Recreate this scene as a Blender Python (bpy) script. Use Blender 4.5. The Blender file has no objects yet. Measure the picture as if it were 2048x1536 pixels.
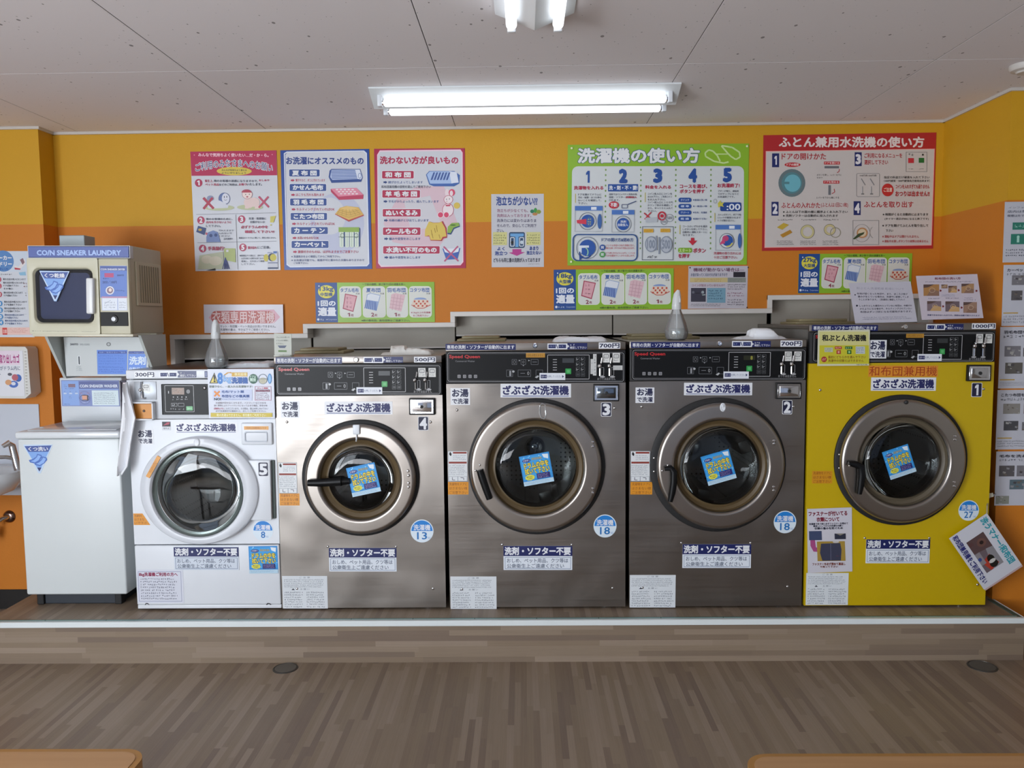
import bpy, bmesh, math, random
import numpy as np
from mathutils import Vector, Matrix
random.seed(7)
SC = bpy.context.scene
COL = SC.collection
PI = math.pi
# ---------------------------------------------------------------- camera
F = 1592.9                       # focal length in pixels of the 2048 px wide frame (28 mm on 36 mm)
CAMZ = 1.40
CAMP = Vector((0, 0, CAMZ))
def _basis(vx=1047, vy=640, roll=.009):
    Y = np.array([(vx-1024)/F, (768-vy)/F, -1.]); Y /= np.linalg.norm(Y)
    Z = np.array([-roll, 1., 0.]); Z -= Z.dot(Y)*Y; Z /= np.linalg.norm(Z)
    return np.stack([np.cross(Y, Z), Y, Z], 1)
RC = _basis()                    # world -> camera
cd = bpy.data.cameras.new('camera'); cam = bpy.data.objects.new('camera', cd); COL.objects.link(cam)
cd.sensor_width = 36; cd.lens = 28; cd.clip_start = .02
M = Matrix([list(r) for r in RC.T]).to_4x4(); M.translation = CAMP
cam.matrix_world = M
SC.camera = cam
# ---------------------------------------------------------------- light, world, exposure
SC.view_settings.view_transform = 'Standard'; SC.view_settings.look = 'None'
SC.view_settings.gamma = 1; SC.view_settings.use_curve_mapping = False
SC.view_settings.exposure = -0.30
w = bpy.data.worlds.new('world'); SC.world = w; w.use_nodes = True
bg = w.node_tree.nodes['Background']; bg.inputs[0].default_value = (.62, .74, 1, 1); bg.inputs[1].default_value = .8
def area(name, loc, rot, sx, sy, power, color):
    l = bpy.data.lights.new(name, 'AREA'); l.shape = 'RECTANGLE'; l.size = sx; l.size_y = sy
    l.energy = power; l.color = color
    o = bpy.data.objects.new(name, l); COL.objects.link(o); o.location = loc; o.rotation_euler = rot
    return o
# daylight through the shop front behind the camera, stronger on the left where the glass runs on
area('daylight_left', (-3.62, -1.35, 1.25), (PI/2, 0, -PI/2), 1.7, 2.0, 205, (.84, .92, 1))
area('daylight_front', (-2.85, -2.36, 1.25), (PI/2, 0, 0), 1.4, 1.9, 66, (.84, .92, 1))
# upward fill lights added to brighten the ceiling, as if bounced off ground outside
area('ceiling_fill_left', (-3.60, -1.35, .60), (PI/2+.85, 0, -PI/2), 1.7, .8, 70, (.93, .95, 1))
area('ceiling_fill_front', (-2.3, -2.34, .60), (PI/2+.85, 0, 0), 2.4, .8, 90, (.93, .95, 1))
E_TUBE = 2.2

# ---------------------------------------------------------------- helpers: projection and frames
def _ray(px, py):
    d = RC.T @ np.array([(px-1024)/F, (768-py)/F, -1.])
    return Vector(d)
def onY(px, py, Y):
    d = _ray(px, py); return CAMP + d*(Y/d.y)
def onZ(px, py, Z):
    d = _ray(px, py); return CAMP + d*((Z-CAMZ)/d.z)
def onX(px, py, X):
    d = _ray(px, py); return CAMP + d*(X/d.x)
def homog(src, dst):
    A = []; b = []
    for (x, y), (u, v) in zip(src, dst):
        A.append([x, y, 1, 0, 0, 0, -u*x, -u*y]); b.append(u)
        A.append([0, 0, 0, x, y, 1, -v*x, -v*y]); b.append(v)
    h = np.linalg.solve(np.array(A, float), np.array(b, float))
    return np.append(h, 1).reshape(3, 3)
class Frame:
    """a flat rectangle in the world with its own design coordinates (four design corners TL TR BR BL)"""
    def __init__(s, O, ex, ey, w, h, src=None):
        s.O = Vector(O); s.ex = Vector(ex).normalized(); s.ey = Vector(ey).normalized()
        s.n = s.ex.cross(s.ey); s.w = w; s.h = h
        s.src(src or [(0, 0), (100, 0), (100, 100), (0, 100)])
    def src(s, q):
        s.q = q; s.H = homog(q, [(0, s.h), (s.w, s.h), (s.w, 0), (0, 0)]); return s
    def uv(s, x, y):
        a = s.H @ np.array([x, y, 1.]); return a[0]/a[2], a[1]/a[2]
    def pt(s, x, y, d=0):
        u, v = s.uv(x, y); return s.O + s.ex*u + s.ey*v + s.n*d
    def loc(s, u, v, d=0):
        return s.O + s.ex*u + s.ey*v + s.n*d
def zq(z, pts): return [(z[0]+x/z[2], z[1]+y/z[2]) for x, y in pts]
def frameP(P, src=None):
    """rectangle fitted to four world corners"""
    c = sum(P, Vector())/4
    ex = ((P[1]-P[0])+(P[2]-P[3])); wd = ((P[1]-P[0]).length+(P[2]-P[3]).length)/2
    ey0 = ((P[0]-P[3])+(P[1]-P[2])); ht = ((P[0]-P[3]).length+(P[1]-P[2]).length)/2
    ex.normalize(); ey = (ey0-ex*ey0.dot(ex)).normalized()
    return Frame(c-ex*wd/2-ey*ht/2, ex, ey, wd, ht, src)
def frameY(q, Y, src=None, z=None):
    """fitted to a quad given in photo pixels (or zoomed pixels, z=(ox,oy,scale)) on the plane y=Y"""
    ph = zq(z, q) if z else q
    return frameP([onY(x, y, Y) for x, y in ph], src or q)

# ---------------------------------------------------------------- materials
def lin(h):
    h = h.lstrip('#'); h = h if len(h) == 6 else ''.join(x*2 for x in h); c = [int(h[i:i+2], 16)/255 for i in (0, 2, 4)]
    return tuple(x/12.92 if x <= .04045 else ((x+.055)/1.055)**2.4 for x in c)
MATS = {}
def mat(key, rough=.5, metal=0, **kw):
    """plain material from a '#rrggbb' colour"""
    k = (key, rough, metal, tuple(sorted(kw.items())))
    if k in MATS: return MATS[k]
    m = bpy.data.materials.new('paint_'+key.strip('#')); m.use_nodes = True
    b = m.node_tree.nodes['Principled BSDF']
    b.inputs['Base Color'].default_value = (*lin(key), 1)
    b.inputs['Roughness'].default_value = rough; b.inputs['Metallic'].default_value = metal
    for a, v in kw.items(): b.inputs[a.replace('_', ' ')].default_value = v
    MATS[k] = m; return m
def nmat(name):
    m = bpy.data.materials.new(name); m.use_nodes = True; nt = m.node_tree
    b = nt.nodes['Principled BSDF']
    class G: pass
    g = G(); g.m = m; g.nt = nt; g.b = b
    def N(t, **kw):
        n = nt.nodes.new(t)
        for k, v in kw.items():
            if k.startswith('i_'):
                kk = k[2:]; kk = int(kk) if kk.isdigit() else kk.replace('_', ' ')
                n.inputs[kk].default_value = v
            else: setattr(n, k, v)
        return n
    g.N = N; g.L = lambda a, b_: nt.links.new(a, b_)
    def math_(op, a, b_=None):
        n = N('ShaderNodeMath', operation=op)
        for i, v in enumerate((a, b_)):
            if v is None: continue
            if isinstance(v, (int, float)): n.inputs[i].default_value = v
            else: g.L(v, n.inputs[i])
        return n.outputs[0]
    g.math = math_
    def mixc(f, a, b_):
        n = N('ShaderNodeMix', data_type='RGBA')
        for i, v in ((0, f), (6, a), (7, b_)):
            if isinstance(v, (int, float)): n.inputs[i].default_value = v
            elif isinstance(v, tuple): n.inputs[i].default_value = (*v, 1)
            else: g.L(v, n.inputs[i])
        return n.outputs[2]
    g.mix = mixc
    return g
def pos(g):
    return g.N('ShaderNodeNewGeometry').outputs['Position']
def wood_print(name, run, across):
    """printed vinyl: narrow strips, 'run' and 'across' are 'X','Y','Z'"""
    g = nmat(name); sep = g.N('ShaderNodeSeparateXYZ'); g.L(pos(g), sep.inputs[0])
    r = sep.outputs[run]; a = sep.outputs[across]
    strip = g.math('FLOOR', g.math('DIVIDE', a, .0225))
    wn = g.N('ShaderNodeTexWhiteNoise', noise_dimensions='1D'); g.L(strip, wn.inputs['W'])
    off = g.math('MULTIPLY', wn.outputs[0], 3.1)
    seg = g.math('FLOOR', g.math('DIVIDE', g.math('ADD', r, off), .46))
    cb = g.N('ShaderNodeCombineXYZ'); g.L(strip, cb.inputs[0]); g.L(seg, cb.inputs[1])
    w2 = g.N('ShaderNodeTexWhiteNoise', noise_dimensions='3D'); g.L(cb.outputs[0], w2.inputs['Vector'])
    cr = g.N('ShaderNodeValToRGB'); e = cr.color_ramp.elements
    e[0].position = 0; e[0].color = (*lin('#79685a'), 1); e[1].position = 1; e[1].color = (*lin('#978675'), 1)
    k = e.new(.45); k.color = (*lin('#887763'), 1)
    g.L(w2.outputs[0], cr.inputs[0])
    # grain
    c2 = g.N('ShaderNodeCombineXYZ'); g.L(g.math('MULTIPLY', r, 4), c2.inputs[0]); g.L(g.math('MULTIPLY', a, 190), c2.inputs[1])
    g.L(g.math('MULTIPLY', w2.outputs[0], 40), c2.inputs[2])
    nz = g.N('ShaderNodeTexNoise', i_Scale=1.0, i_Detail=5.0, i_Roughness=.7); g.L(c2.outputs[0], nz.inputs['Vector'])
    f = g.math('MULTIPLY', g.math('SUBTRACT', nz.outputs[0], .40), .5)
    col = g.mix(f, cr.outputs[0], lin('#5f5040'))
    # scuffs
    sc = g.N('ShaderNodeTexNoise', i_Scale=2.3, i_Detail=5.0); g.L(pos(g), sc.inputs['Vector'])
    col = g.mix(g.math('MULTIPLY', g.math('SUBTRACT', sc.outputs[0], .45), .5), col, lin('#9a8a78'))
    g.L(col, g.b.inputs['Base Color']); g.b.inputs['Roughness'].default_value = .42
    g.L(g.math('ADD', g.math('MULTIPLY', nz.outputs[0], .25), .33), g.b.inputs['Roughness'])
    return g.m
def steel(name, c, rough=.3, bumps=0.0, streak=True):
    g = nmat(name); g.b.inputs['Base Color'].default_value = (*lin(c), 1); g.b.inputs['Metallic'].default_value = 1
    g.b.inputs['Roughness'].default_value = rough
    tc = g.N('ShaderNodeTexCoord')
    if streak:
        mp = g.N('ShaderNodeMapping'); mp.inputs['Scale'].default_value = (2, 2, 260); g.L(tc.outputs['Object'], mp.inputs[0])
        nz = g.N('ShaderNodeTexNoise', i_Scale=1.0, i_Detail=2.0); g.L(mp.outputs[0], nz.inputs['Vector'])
        g.L(g.math('ADD', g.math('MULTIPLY', nz.outputs[0], .16), rough-.08), g.b.inputs['Roughness'])
    if bumps:
        n2 = g.N('ShaderNodeTexNoise', i_Scale=3.8, i_Detail=1.0); g.L(tc.outputs['Object'], n2.inputs['Vector'])
        bp = g.N('ShaderNodeBump', i_Strength=1.0, i_Distance=bumps); g.L(n2.outputs[0], bp.inputs['Height'])
        g.L(bp.outputs[0], g.b.inputs['Normal'])
    return g.m
def wall_paint(name, split=True, c1='#d09c14', c2='#cc7816'):
    g = nmat(name); sep = g.N('ShaderNodeSeparateXYZ'); P = pos(g); g.L(P, sep.inputs[0])
    up = g.math('GREATER_THAN', sep.outputs['Z'], 1.878)
    col = g.mix(up, lin(c2), lin(c1)) if split else None
    nz = g.N('ShaderNodeTexNoise', i_Scale=140.0, i_Detail=3.0); g.L(P, nz.inputs['Vector'])
    n2 = g.N('ShaderNodeTexNoise', i_Scale=1.3, i_Detail=3.0); g.L(P, n2.inputs['Vector'])
    col = g.mix(g.math('MULTIPLY', n2.outputs[0], .12), col, lin('#a87820'))
    g.L(col, g.b.inputs['Base Color']); g.b.inputs['Roughness'].default_value = .62
    bp = g.N('ShaderNodeBump', i_Strength=.25, i_Distance=.002); g.L(nz.outputs[0], bp.inputs['Height']); g.L(bp.outputs[0], g.b.inputs['Normal'])
    return g.m
def ceil_mat():
    g = nmat('rock_wool_board'); P = pos(g)
    mp = g.N('ShaderNodeMapping'); mp.inputs['Scale'].default_value = (1, .62, 1); g.L(P, mp.inputs[0])
    v = g.N('ShaderNodeTexVoronoi', i_Scale=26.0, i_Randomness=1.0); g.L(mp.outputs[0], v.inputs['Vector'])
    sz = g.N('ShaderNodeSeparateColor'); g.L(v.outputs['Color'], sz.inputs[0])
    rad = g.math('MULTIPLY', g.math('POWER', sz.outputs[0], 3), .17)
    big = g.math('LESS_THAN', v.outputs['Distance'], rad)
    v2 = g.N('ShaderNodeTexVoronoi', i_Scale=75.0, i_Randomness=1.0); g.L(mp.outputs[0], v2.inputs['Vector'])
    s2 = g.N('ShaderNodeSeparateColor'); g.L(v2.outputs['Color'], s2.inputs[0])
    sm = g.math('LESS_THAN', v2.outputs['Distance'], g.math('MULTIPLY', g.math('POWER', s2.outputs[1], 4), .2))
    k = g.math('MAXIMUM', big, g.math('MULTIPLY', sm, .6))
    col = g.mix(g.math('MULTIPLY', k, .75), lin('#e8e4e6'), lin('#5c5756'))
    g.L(col, g.b.inputs['Base Color']); g.b.inputs['Roughness'].default_value = .9
    return g.m
def glassy(name, tint='#d4d8d8', refl=0.0, alpha=.96, milk=0):
    """clear sheet: lets the view through, with a fresnel mirror on top"""
    m = bpy.data.materials.new(name); m.use_nodes = True; nt = m.node_tree; nt.nodes.clear()
    o = nt.nodes.new('ShaderNodeOutputMaterial'); mx = nt.nodes.new('ShaderNodeMixShader')
    t = nt.nodes.new('ShaderNodeBsdfTransparent'); t.inputs[0].default_value = (*[x*alpha for x in lin(tint)], 1)
    gl = nt.nodes.new('ShaderNodeBsdfGlossy'); gl.inputs['Roughness'].default_value = .02
    lw = nt.nodes.new('ShaderNodeFresnel'); lw.inputs[0].default_value = 1.45
    ad = nt.nodes.new('ShaderNodeMath'); ad.operation = 'ADD'; ad.inputs[1].default_value = refl; ad.use_clamp = True
    nt.links.new(lw.outputs[0], ad.inputs[0]); nt.links.new(ad.outputs[0], mx.inputs[0])
    nt.links.new(t.outputs[0], mx.inputs[1]); nt.links.new(gl.outputs[0], mx.inputs[2]); nt.links.new(mx.outputs[0], o.inputs[0])
    if milk:
        df = nt.nodes.new('ShaderNodeBsdfDiffuse'); df.inputs[0].default_value = (.85, .87, .88, 1); m2 = nt.nodes.new('ShaderNodeMixShader'); m2.inputs[0].default_value = milk
        nt.links.new(t.outputs[0], m2.inputs[1]); nt.links.new(df.outputs[0], m2.inputs[2]); nt.links.new(m2.outputs[0], mx.inputs[1])
    return m
def emit(name, c, s):
    m = bpy.data.materials.new(name); m.use_nodes = True; b = m.node_tree.nodes['Principled BSDF']
    b.inputs['Base Color'].default_value = (.9, .9, .9, 1)
    b.inputs['Emission Color'].default_value = (*lin(c), 1); b.inputs['Emission Strength'].default_value = s
    return m

# ---------------------------------------------------------------- helpers: meshes and objects
ORG = {}
def origin_of(o): return ORG.get(o.name, Vector((0, 0, 0)))
def link(o, parent=None):
    COL.objects.link(o)
    if parent is not None:
        o.parent = parent; o.matrix_parent_inverse = Matrix.Translation(-origin_of(parent))
def tag(o, label=None, cat=None, group=None, kind=None):
    for k, v in (('label', label), ('category', cat), ('group', group), ('kind', kind)):
        if v: o[k] = v
    return o
def thing(name, loc, label, cat, group=None):
    o = bpy.data.objects.new(name, None); o.empty_display_size = .05; COL.objects.link(o); o.location = loc
    ORG[o.name] = Vector(loc); return tag(o, label, cat, group)
def obj(name, bm, m, parent=None, label=None, cat=None, group=None, kind=None, smooth=False, setorg=True):
    me = bpy.data.meshes.new(name)
    if isinstance(bm, bmesh.types.BMesh):
        bmesh.ops.recalc_face_normals(bm, faces=bm.faces)
        if parent is None and setorg and bm.verts:
            xs = [v.co for v in bm.verts]
            c = Vector([(min(v[i] for v in xs)+max(v[i] for v in xs))/2 for i in (0, 1)]+[min(v[2] for v in xs)])
            for v in bm.verts: v.co -= c
        else: c = None
        bm.to_mesh(me); bm.free()
    if smooth:
        me.shade_smooth()
        try: me.set_sharp_from_angle(angle=math.radians(38))
        except Exception: pass
    for x in (m if isinstance(m, (list, tuple)) else [m]): me.materials.append(x)
    o = bpy.data.objects.new(name, me)
    if c is not None: o.location = c
    link(o, parent)
    if c is not None: ORG[o.name] = c
    return tag(o, label, cat, group, kind)
def B(): return bmesh.new()
def box(bm, x0, x1, y0, y1, z0, z1, bev=0, seg=2, fr=None):
    """axis box; with fr (a Frame) x,z run along the frame and y is depth in front of it"""
    r = bmesh.ops.create_cube(bm, size=1)
    vs = r['verts']
    for v in vs: v.co = Vector(((x0+x1)/2+v.co.x*(x1-x0), (y0+y1)/2+v.co.y*(y1-y0), (z0+z1)/2+v.co.z*(z1-z0)))
    if bev:
        es = list({e for v in vs for e in v.link_edges})
        g = bmesh.ops.bevel(bm, geom=es, offset=bev, segments=seg, profile=.5, affect='EDGES')
        vs = list({v for f in g['faces'] for v in f.verts}|{v for v in vs if v.is_valid})
    if fr is not None:
        for v in vs: v.co = fr.loc(v.co.x, v.co.z, v.co.y)
    return vs
def lathe(bm, prof, c, axis='Y', seg=48, sx=None, a0=0, a1=2*PI):
    """prof = [(r, t)], axis Y: t is distance towards the viewer (-Y); axis Z: t is height"""
    full = abs(a1-a0-2*PI) < 1e-6; n = seg if full else seg+1
    rings = []
    for (r, t) in prof:
        ring = []
        k = sx(r) if sx else (1, 1)
        if r < 1e-6:
            v = bm.verts.new(Vector(c)+(Vector((0, -t, 0)) if axis == 'Y' else Vector((0, 0, t)))); ring = [v]*n
        else:
            for i in range(n):
                a = a0+(a1-a0)*i/seg
                if axis == 'Y': p = Vector((r*k[0]*math.cos(a), -t, r*k[1]*math.sin(a)))
                elif axis == 'Z': p = Vector((r*math.cos(a), r*math.sin(a), t))
                else: p = Vector((t, r*math.cos(a), r*math.sin(a)))
                ring.append(bm.verts.new(Vector(c)+p))
        rings.append(ring)
    for A_, B_ in zip(rings, rings[1:]):
        for i in range(seg):
            j = (i+1) % n if full else i+1
            f = []
            for v in (A_[i], A_[j], B_[j], B_[i]):
                if v not in f: f.append(v)
            if len(f) >= 3:
                try: bm.faces.new(f)
                except ValueError: pass
def tube(bm, pts, r, seg=10, cap=True):
    pts = [Vector(p) for p in pts]; rings = []
    for i, p in enumerate(pts):
        t = (pts[min(i+1, len(pts)-1)]-pts[max(i-1, 0)]).normalized()
        a = Vector((0, 0, 1)) if abs(t.z) < .9 else Vector((1, 0, 0))
        u = t.cross(a).normalized(); v = t.cross(u)
        rr = r[i] if isinstance(r, (list, tuple)) else r
        rings.append([bm.verts.new(p+(u*math.cos(2*PI*k/seg)+v*math.sin(2*PI*k/seg))*rr) for k in range(seg)])
    for A_, B_ in zip(rings, rings[1:]):
        for k in range(seg): bm.faces.new((A_[k], A_[(k+1) % seg], B_[(k+1) % seg], B_[k]))
    if cap:
        for R_ in (rings[0], rings[-1]): bm.faces.new(R_)
def prism(bm, poly, d0, d1, fr):
    """polygon in frame metres, extruded from depth d0 to d1"""
    a = [bm.verts.new(fr.loc(u, v, d0)) for u, v in poly]; b = [bm.verts.new(fr.loc(u, v, d1)) for u, v in poly]
    n = len(poly); bm.faces.new(a); bm.faces.new(b)
    for i in range(n): bm.faces.new((a[i], a[(i+1) % n], b[(i+1) % n], b[i]))
def rpoly(x0, y0, x1, y1, r, n=5):
    if r <= 0: return [(x0, y0), (x1, y0), (x1, y1), (x0, y1)]
    P = []
    sx = 1 if x1 > x0 else -1; sy = 1 if y1 > y0 else -1
    for cx, cy, a in ((x1-r*sx, y0+r*sy, -90), (x1-r*sx, y1-r*sy, 0), (x0+r*sx, y1-r*sy, 90), (x0+r*sx, y0+r*sy, 180)):
        for i in range(n+1):
            t = math.radians(a+90*i/n); P.append((cx+r*sx*math.cos(t), cy+r*sy*math.sin(t)))
    return P
def plate_hole(bm, x0, x1, z0, z1, cx, cz, rx, rz, Y, t=.02, seg=64):
    """front plate on plane Y facing the camera with a round opening"""
    angs = sorted([2*PI*i/seg for i in range(seg)]+[math.atan2(z-cz, x-cx) % (2*PI) for x in (x0, x1) for z in (z0, z1)])
    out = []; inn = []
    for a in angs:
        c, s = math.cos(a), math.sin(a)
        k = min(((x1-cx)/c if c > 1e-9 else 1e9), ((x0-cx)/c if c < -1e-9 else 1e9), ((z1-cz)/s if s > 1e-9 else 1e9), ((z0-cz)/s if s < -1e-9 else 1e9))
        out.append((cx+c*k, cz+s*k)); inn.append((cx+rx*c, cz+rz*s))
    n = len(angs)
    vo = [bm.verts.new((x, Y, z)) for x, z in out]; vi = [bm.verts.new((x, Y, z)) for x, z in inn]
    bo = [bm.verts.new((x, Y+t, z)) for x, z in out]; bi = [bm.verts.new((x, Y+t, z)) for x, z in inn]
    for i in range(n):
        j = (i+1) % n
        for f in ((vo[i], vo[j], vi[j], vi[i]), (vi[i], vi[j], bi[j], bi[i]), (vo[i], vo[j], bo[j], bo[i])):
            bm.faces.new(f)

# ---------------------------------------------------------------- flat print (lettering and graphics)
_TC = {}
def text_mesh(s, off):
    k = (s, off)
    if k not in _TC:
        c = bpy.data.curves.new('t', 'FONT'); c.body = s; c.size = 1; c.resolution_u = 2; c.offset = off
        o = bpy.data.objects.new('t', c); m = bpy.data.meshes.new_from_object(o)
        V = [(v.co.x, v.co.y) for v in m.vertices]; Fc = [tuple(p.vertices) for p in m.polygons]
        bpy.data.objects.remove(o); bpy.data.curves.remove(c); bpy.data.meshes.remove(m)
        _TC[k] = (V, Fc)
    return _TC[k]
class Art:
    STEP = .00002
    def __init__(s, fr, d=.0006, rough=.45):
        s.f = fr; s.d = d; s.rough = rough; s.V = {0: [], 1: []}; s.Fc = {0: [], 1: []}; s.mi = {0: [], 1: []}; s.ms = {0: [], 1: []}
    def _add(s, verts, faces, c, ch=0):
        b = len(s.V[ch])
        s.V[ch] += [tuple(s.f.pt(x, y, s.d)) for x, y in verts]
        k = s.ms[ch].index(c) if c in s.ms[ch] else (s.ms[ch].append(c) or len(s.ms[ch])-1)
        s.Fc[ch] += [tuple(b+i for i in f) for f in faces]; s.mi[ch] += [k]*len(faces)
        s.d += s.STEP
    def p(s, pts, c): s._add(pts, [tuple(range(len(pts)))], c)
    def r(s, x0, y0, x1, y1, c, rad=0): s.p(rpoly(x0, y0, x1, y1, rad), c)
    def e(s, cx, cy, rx, ry, c, n=28, a0=0, a1=360):
        s.p([(cx+rx*math.cos(math.radians(a0+(a1-a0)*i/n)), cy+ry*math.sin(math.radians(a0+(a1-a0)*i/n))) for i in range(n+(0 if a1-a0 == 360 else 1))], c)
    def band(s, A_, B_, c, closed=True):
        n = len(A_); s._add(A_+B_, [(i, (i+1) % n, n+(i+1) % n, n+i) for i in range(n if closed else n-1)], c)
    def o(s, cx, cy, rx, ry, w_, c, n=32, a0=0, a1=360):
        cl = a1-a0 == 360; m = n if cl else n+1
        f = lambda k: [(cx+(rx-k)*math.cos(math.radians(a0+(a1-a0)*i/n)), cy+(ry-k)*math.sin(math.radians(a0+(a1-a0)*i/n))) for i in range(m)]
        s.band(f(0), f(w_), c, cl)
    def fr(s, x0, y0, x1, y1, w_, c, rad=0):
        s.band(rpoly(x0, y0, x1, y1, max(rad, .01)), rpoly(x0+w_, y0+w_, x1-w_, y1-w_, max(rad-w_, .01)), c)
    def l(s, pts, w_, c):
        for (ax, ay), (bx, by) in zip(pts, pts[1:]):
            L = math.hypot(bx-ax, by-ay) or 1; nx, ny = -(by-ay)/L*w_/2, (bx-ax)/L*w_/2; d = s.d
            s._add([(ax+nx, ay+ny), (bx+nx, by+ny), (bx-nx, by-ny), (ax-nx, ay-ny)], [(0, 1, 2, 3)], c); s.d = d+s.STEP/4
    def t(s, txt, x0, y0, x1, y1, c, bold=.022, oc=None, ow=.07, arch=0):
        if txt == '1':
            w_ = x1-x0; h_ = y1-y0
            P_ = [(x0+w_*.42, y0), (x1-w_*.08, y0), (x1-w_*.08, y1), (x0+w_*.42, y1), (x0+w_*.42, y0+h_*.30), (x0, y0+h_*.36), (x0, y0+h_*.18)]
            if oc: s._add([(x+(-1 if x < (x0+x1)/2 else 1)*ow*h_, y+(-1 if y < (y0+y1)/2 else 1)*ow*h_) for x, y in P_], [(0, 1, 2, 3, 4, 5, 6)], oc, 1)
            s._add(P_, [(0, 1, 2, 3, 4, 5, 6)], c, 1); return
        V0, _ = text_mesh(txt, 0)
        if not V0: return
        ax = min(v[0] for v in V0); bx = max(v[0] for v in V0); ay = min(v[1] for v in V0); by = max(v[1] for v in V0)
        # single-stroke glyphs such as dashes keep their proportion
        sy = (y1-y0)/max(by-ay, .45); 
        def mp(V):
            o_ = []
            for x, y in V:
                u = (x-ax)/(bx-ax or 1); X = x0+u*(x1-x0); Y = y1-(y-ay)*sy
                if arch: Y += arch*((2*u-1)**2)
                o_.append((X, Y))
            return o_
        V, Fc = text_mesh(txt, 0)
        def put(rad, n, col):          # thicken by laying shifted copies over each other
            if not n: s._add(mp(V), Fc, col, 1)
            for i in range(n):
                q = 2*PI*(i+.5)/n; dx = rad*math.cos(q)*(x1-x0)/(bx-ax or 1); dy = rad*math.sin(q)*sy
                s._add([(x+dx, y+dy) for x, y in mp(V)], Fc, col, 1)
        if oc: put(ow, 8, oc); s.d += s.STEP
        put(bold*1.25, (6 if bold > .02 else 4) if bold > .006 else 0, c)
    def s(s, x0, y0, x1, y1, c, rows=1, asp=1.05, fill=1.0):
        """small print too fine to read: rows of tiny strokes"""
        H = (y1-y0)/rows; verts = []; faces = []
        for r_ in range(rows):
            h = H*(.68 if rows > 1 else 1); y = y0+r_*H+(H-h)/2; x = x0; xe = x1-(random.random()*(1-fill+.12))*(x1-x0) if rows > 1 else x1
            while x < xe-h*asp*.6:
                cw = h*asp
                for k in range(random.choice((2, 3, 3))):
                    if random.random() < .55:
                        yy = y+random.uniform(.05, .8)*h; q = (x+.08*cw, yy, x+random.uniform(.55, .88)*cw, yy+.17*h)
                    else:
                        xx = x+random.uniform(.1, .7)*cw; q = (xx, y+random.uniform(0, .3)*h, xx+.15*cw, y+random.uniform(.7, 1)*h)
                    b = len(verts); verts += [(q[0], q[1]), (q[2], q[1]), (q[2], q[3]), (q[0], q[3])]; faces.append((b, b+1, b+2, b+3))
                x += cw*(1 if random.random() < .93 else 1.6)
        if verts: s._add(verts, faces, c, 1)
    def _mesh(s, name, chs, board=None):
        V = []; Fc = []; mi = []; ms = []
        if board: V, Fc, mi, ms = board
        for ch in chs:
            b = len(V); V = V+s.V[ch]; Fc = Fc+[tuple(b+i for i in f) for f in s.Fc[ch]]
            k = len(ms); ms = ms+[mat(c, s.rough) if isinstance(c, str) else c for c in s.ms[ch]]; mi = mi+[k+i for i in s.mi[ch]]
        me = bpy.data.meshes.new(name); me.from_pydata(V, [], Fc); me.polygons.foreach_set('material_index', mi); me.update()
        for m_ in ms: me.materials.append(m_)
        return me
    def board(s, name, c, t=.003, parent=None, label=None, cat=None, group=None, split=False, rad=0, poly=None, rough=.4, d0=0, kind=None):
        """sheet of thickness t under the print. split: print becomes child objects, else one mesh"""
        f = s.f; P = poly or rpoly(0, 0, f.w, f.h, rad)
        n = len(P); V = [tuple(f.loc(u, v, d0)) for u, v in P]+[tuple(f.loc(u, v, d0-t)) for u, v in P]
        Fc = [tuple(range(n)), tuple(range(2*n-1, n-1, -1))]+[(i, n+i, n+(i+1) % n, (i+1) % n) for i in range(n)]
        bd = (V, Fc, [0]*len(Fc), [mat(c, rough) if isinstance(c, str) else c])
        if not split:
            me = s._mesh(name, (0, 1), bd); o = bpy.data.objects.new(name, me)
            if parent is None: _setorg(o, me)
            link(o, parent); return tag(o, label, cat, group, kind)
        a = Art(f); me = a._mesh(name, (), bd); o = bpy.data.objects.new(name, me)
        if parent is None: _setorg(o, me)
        link(o, parent); tag(o, label, cat, group, kind)
        if s.Fc[0]: p_ = bpy.data.objects.new('graphic', s._mesh('graphic', (0,))); link(p_, o)
        if s.Fc[1]: p_ = bpy.data.objects.new('lettering', s._mesh('lettering', (1,))); link(p_, o)
        return o
def _setorg(o, me):
    V = [v.co.copy() for v in me.vertices]
    c = Vector([(min(v[i] for v in V)+max(v[i] for v in V))/2 for i in (0, 1)]+[min(v[2] for v in V)])
    me.transform(Matrix.Translation(-c)); o.location = c; ORG[o.name] = c

# ---------------------------------------------------------------- shared colours and materials
WHT = '#e4e6ea'; NAVY = '#16225e'; BLUE = '#1f4fa3'; RED = '#b3203c'; BLK = '#141416'; CRIM = '#b4204f'; INK = '#2c2e40'
M_STEEL = steel('brushed_steel', '#948e88', .34, .014)
M_STEEL2 = steel('door_steel', '#a59e97', .30, 0, False)
M_CHROME = mat('#d8d8da', .12, 1)
M_BLACK = mat('#0d0e10', .4, 0, Specular_IOR_Level=.25)
M_BLACKM = mat('#0b0b0c', .6)
M_DGREY = mat('#222223', .5)
M_RUB = mat('#1b1b1c', .65)
M_KHAKI = mat('#5c4b30', .45)
M_OLIVE = mat('#8a7f5e', .5)
M_WHITE = mat('#dfe3e8', .35)
M_CREAM = mat('#c3bda8', .42)
M_TRIM = mat('#d9d5cf', .45)
M_GLASS = glassy('door_glass')
M_CLEAR = glassy('clear_plastic', '#f8fafc', .06, .99, .20)

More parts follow.
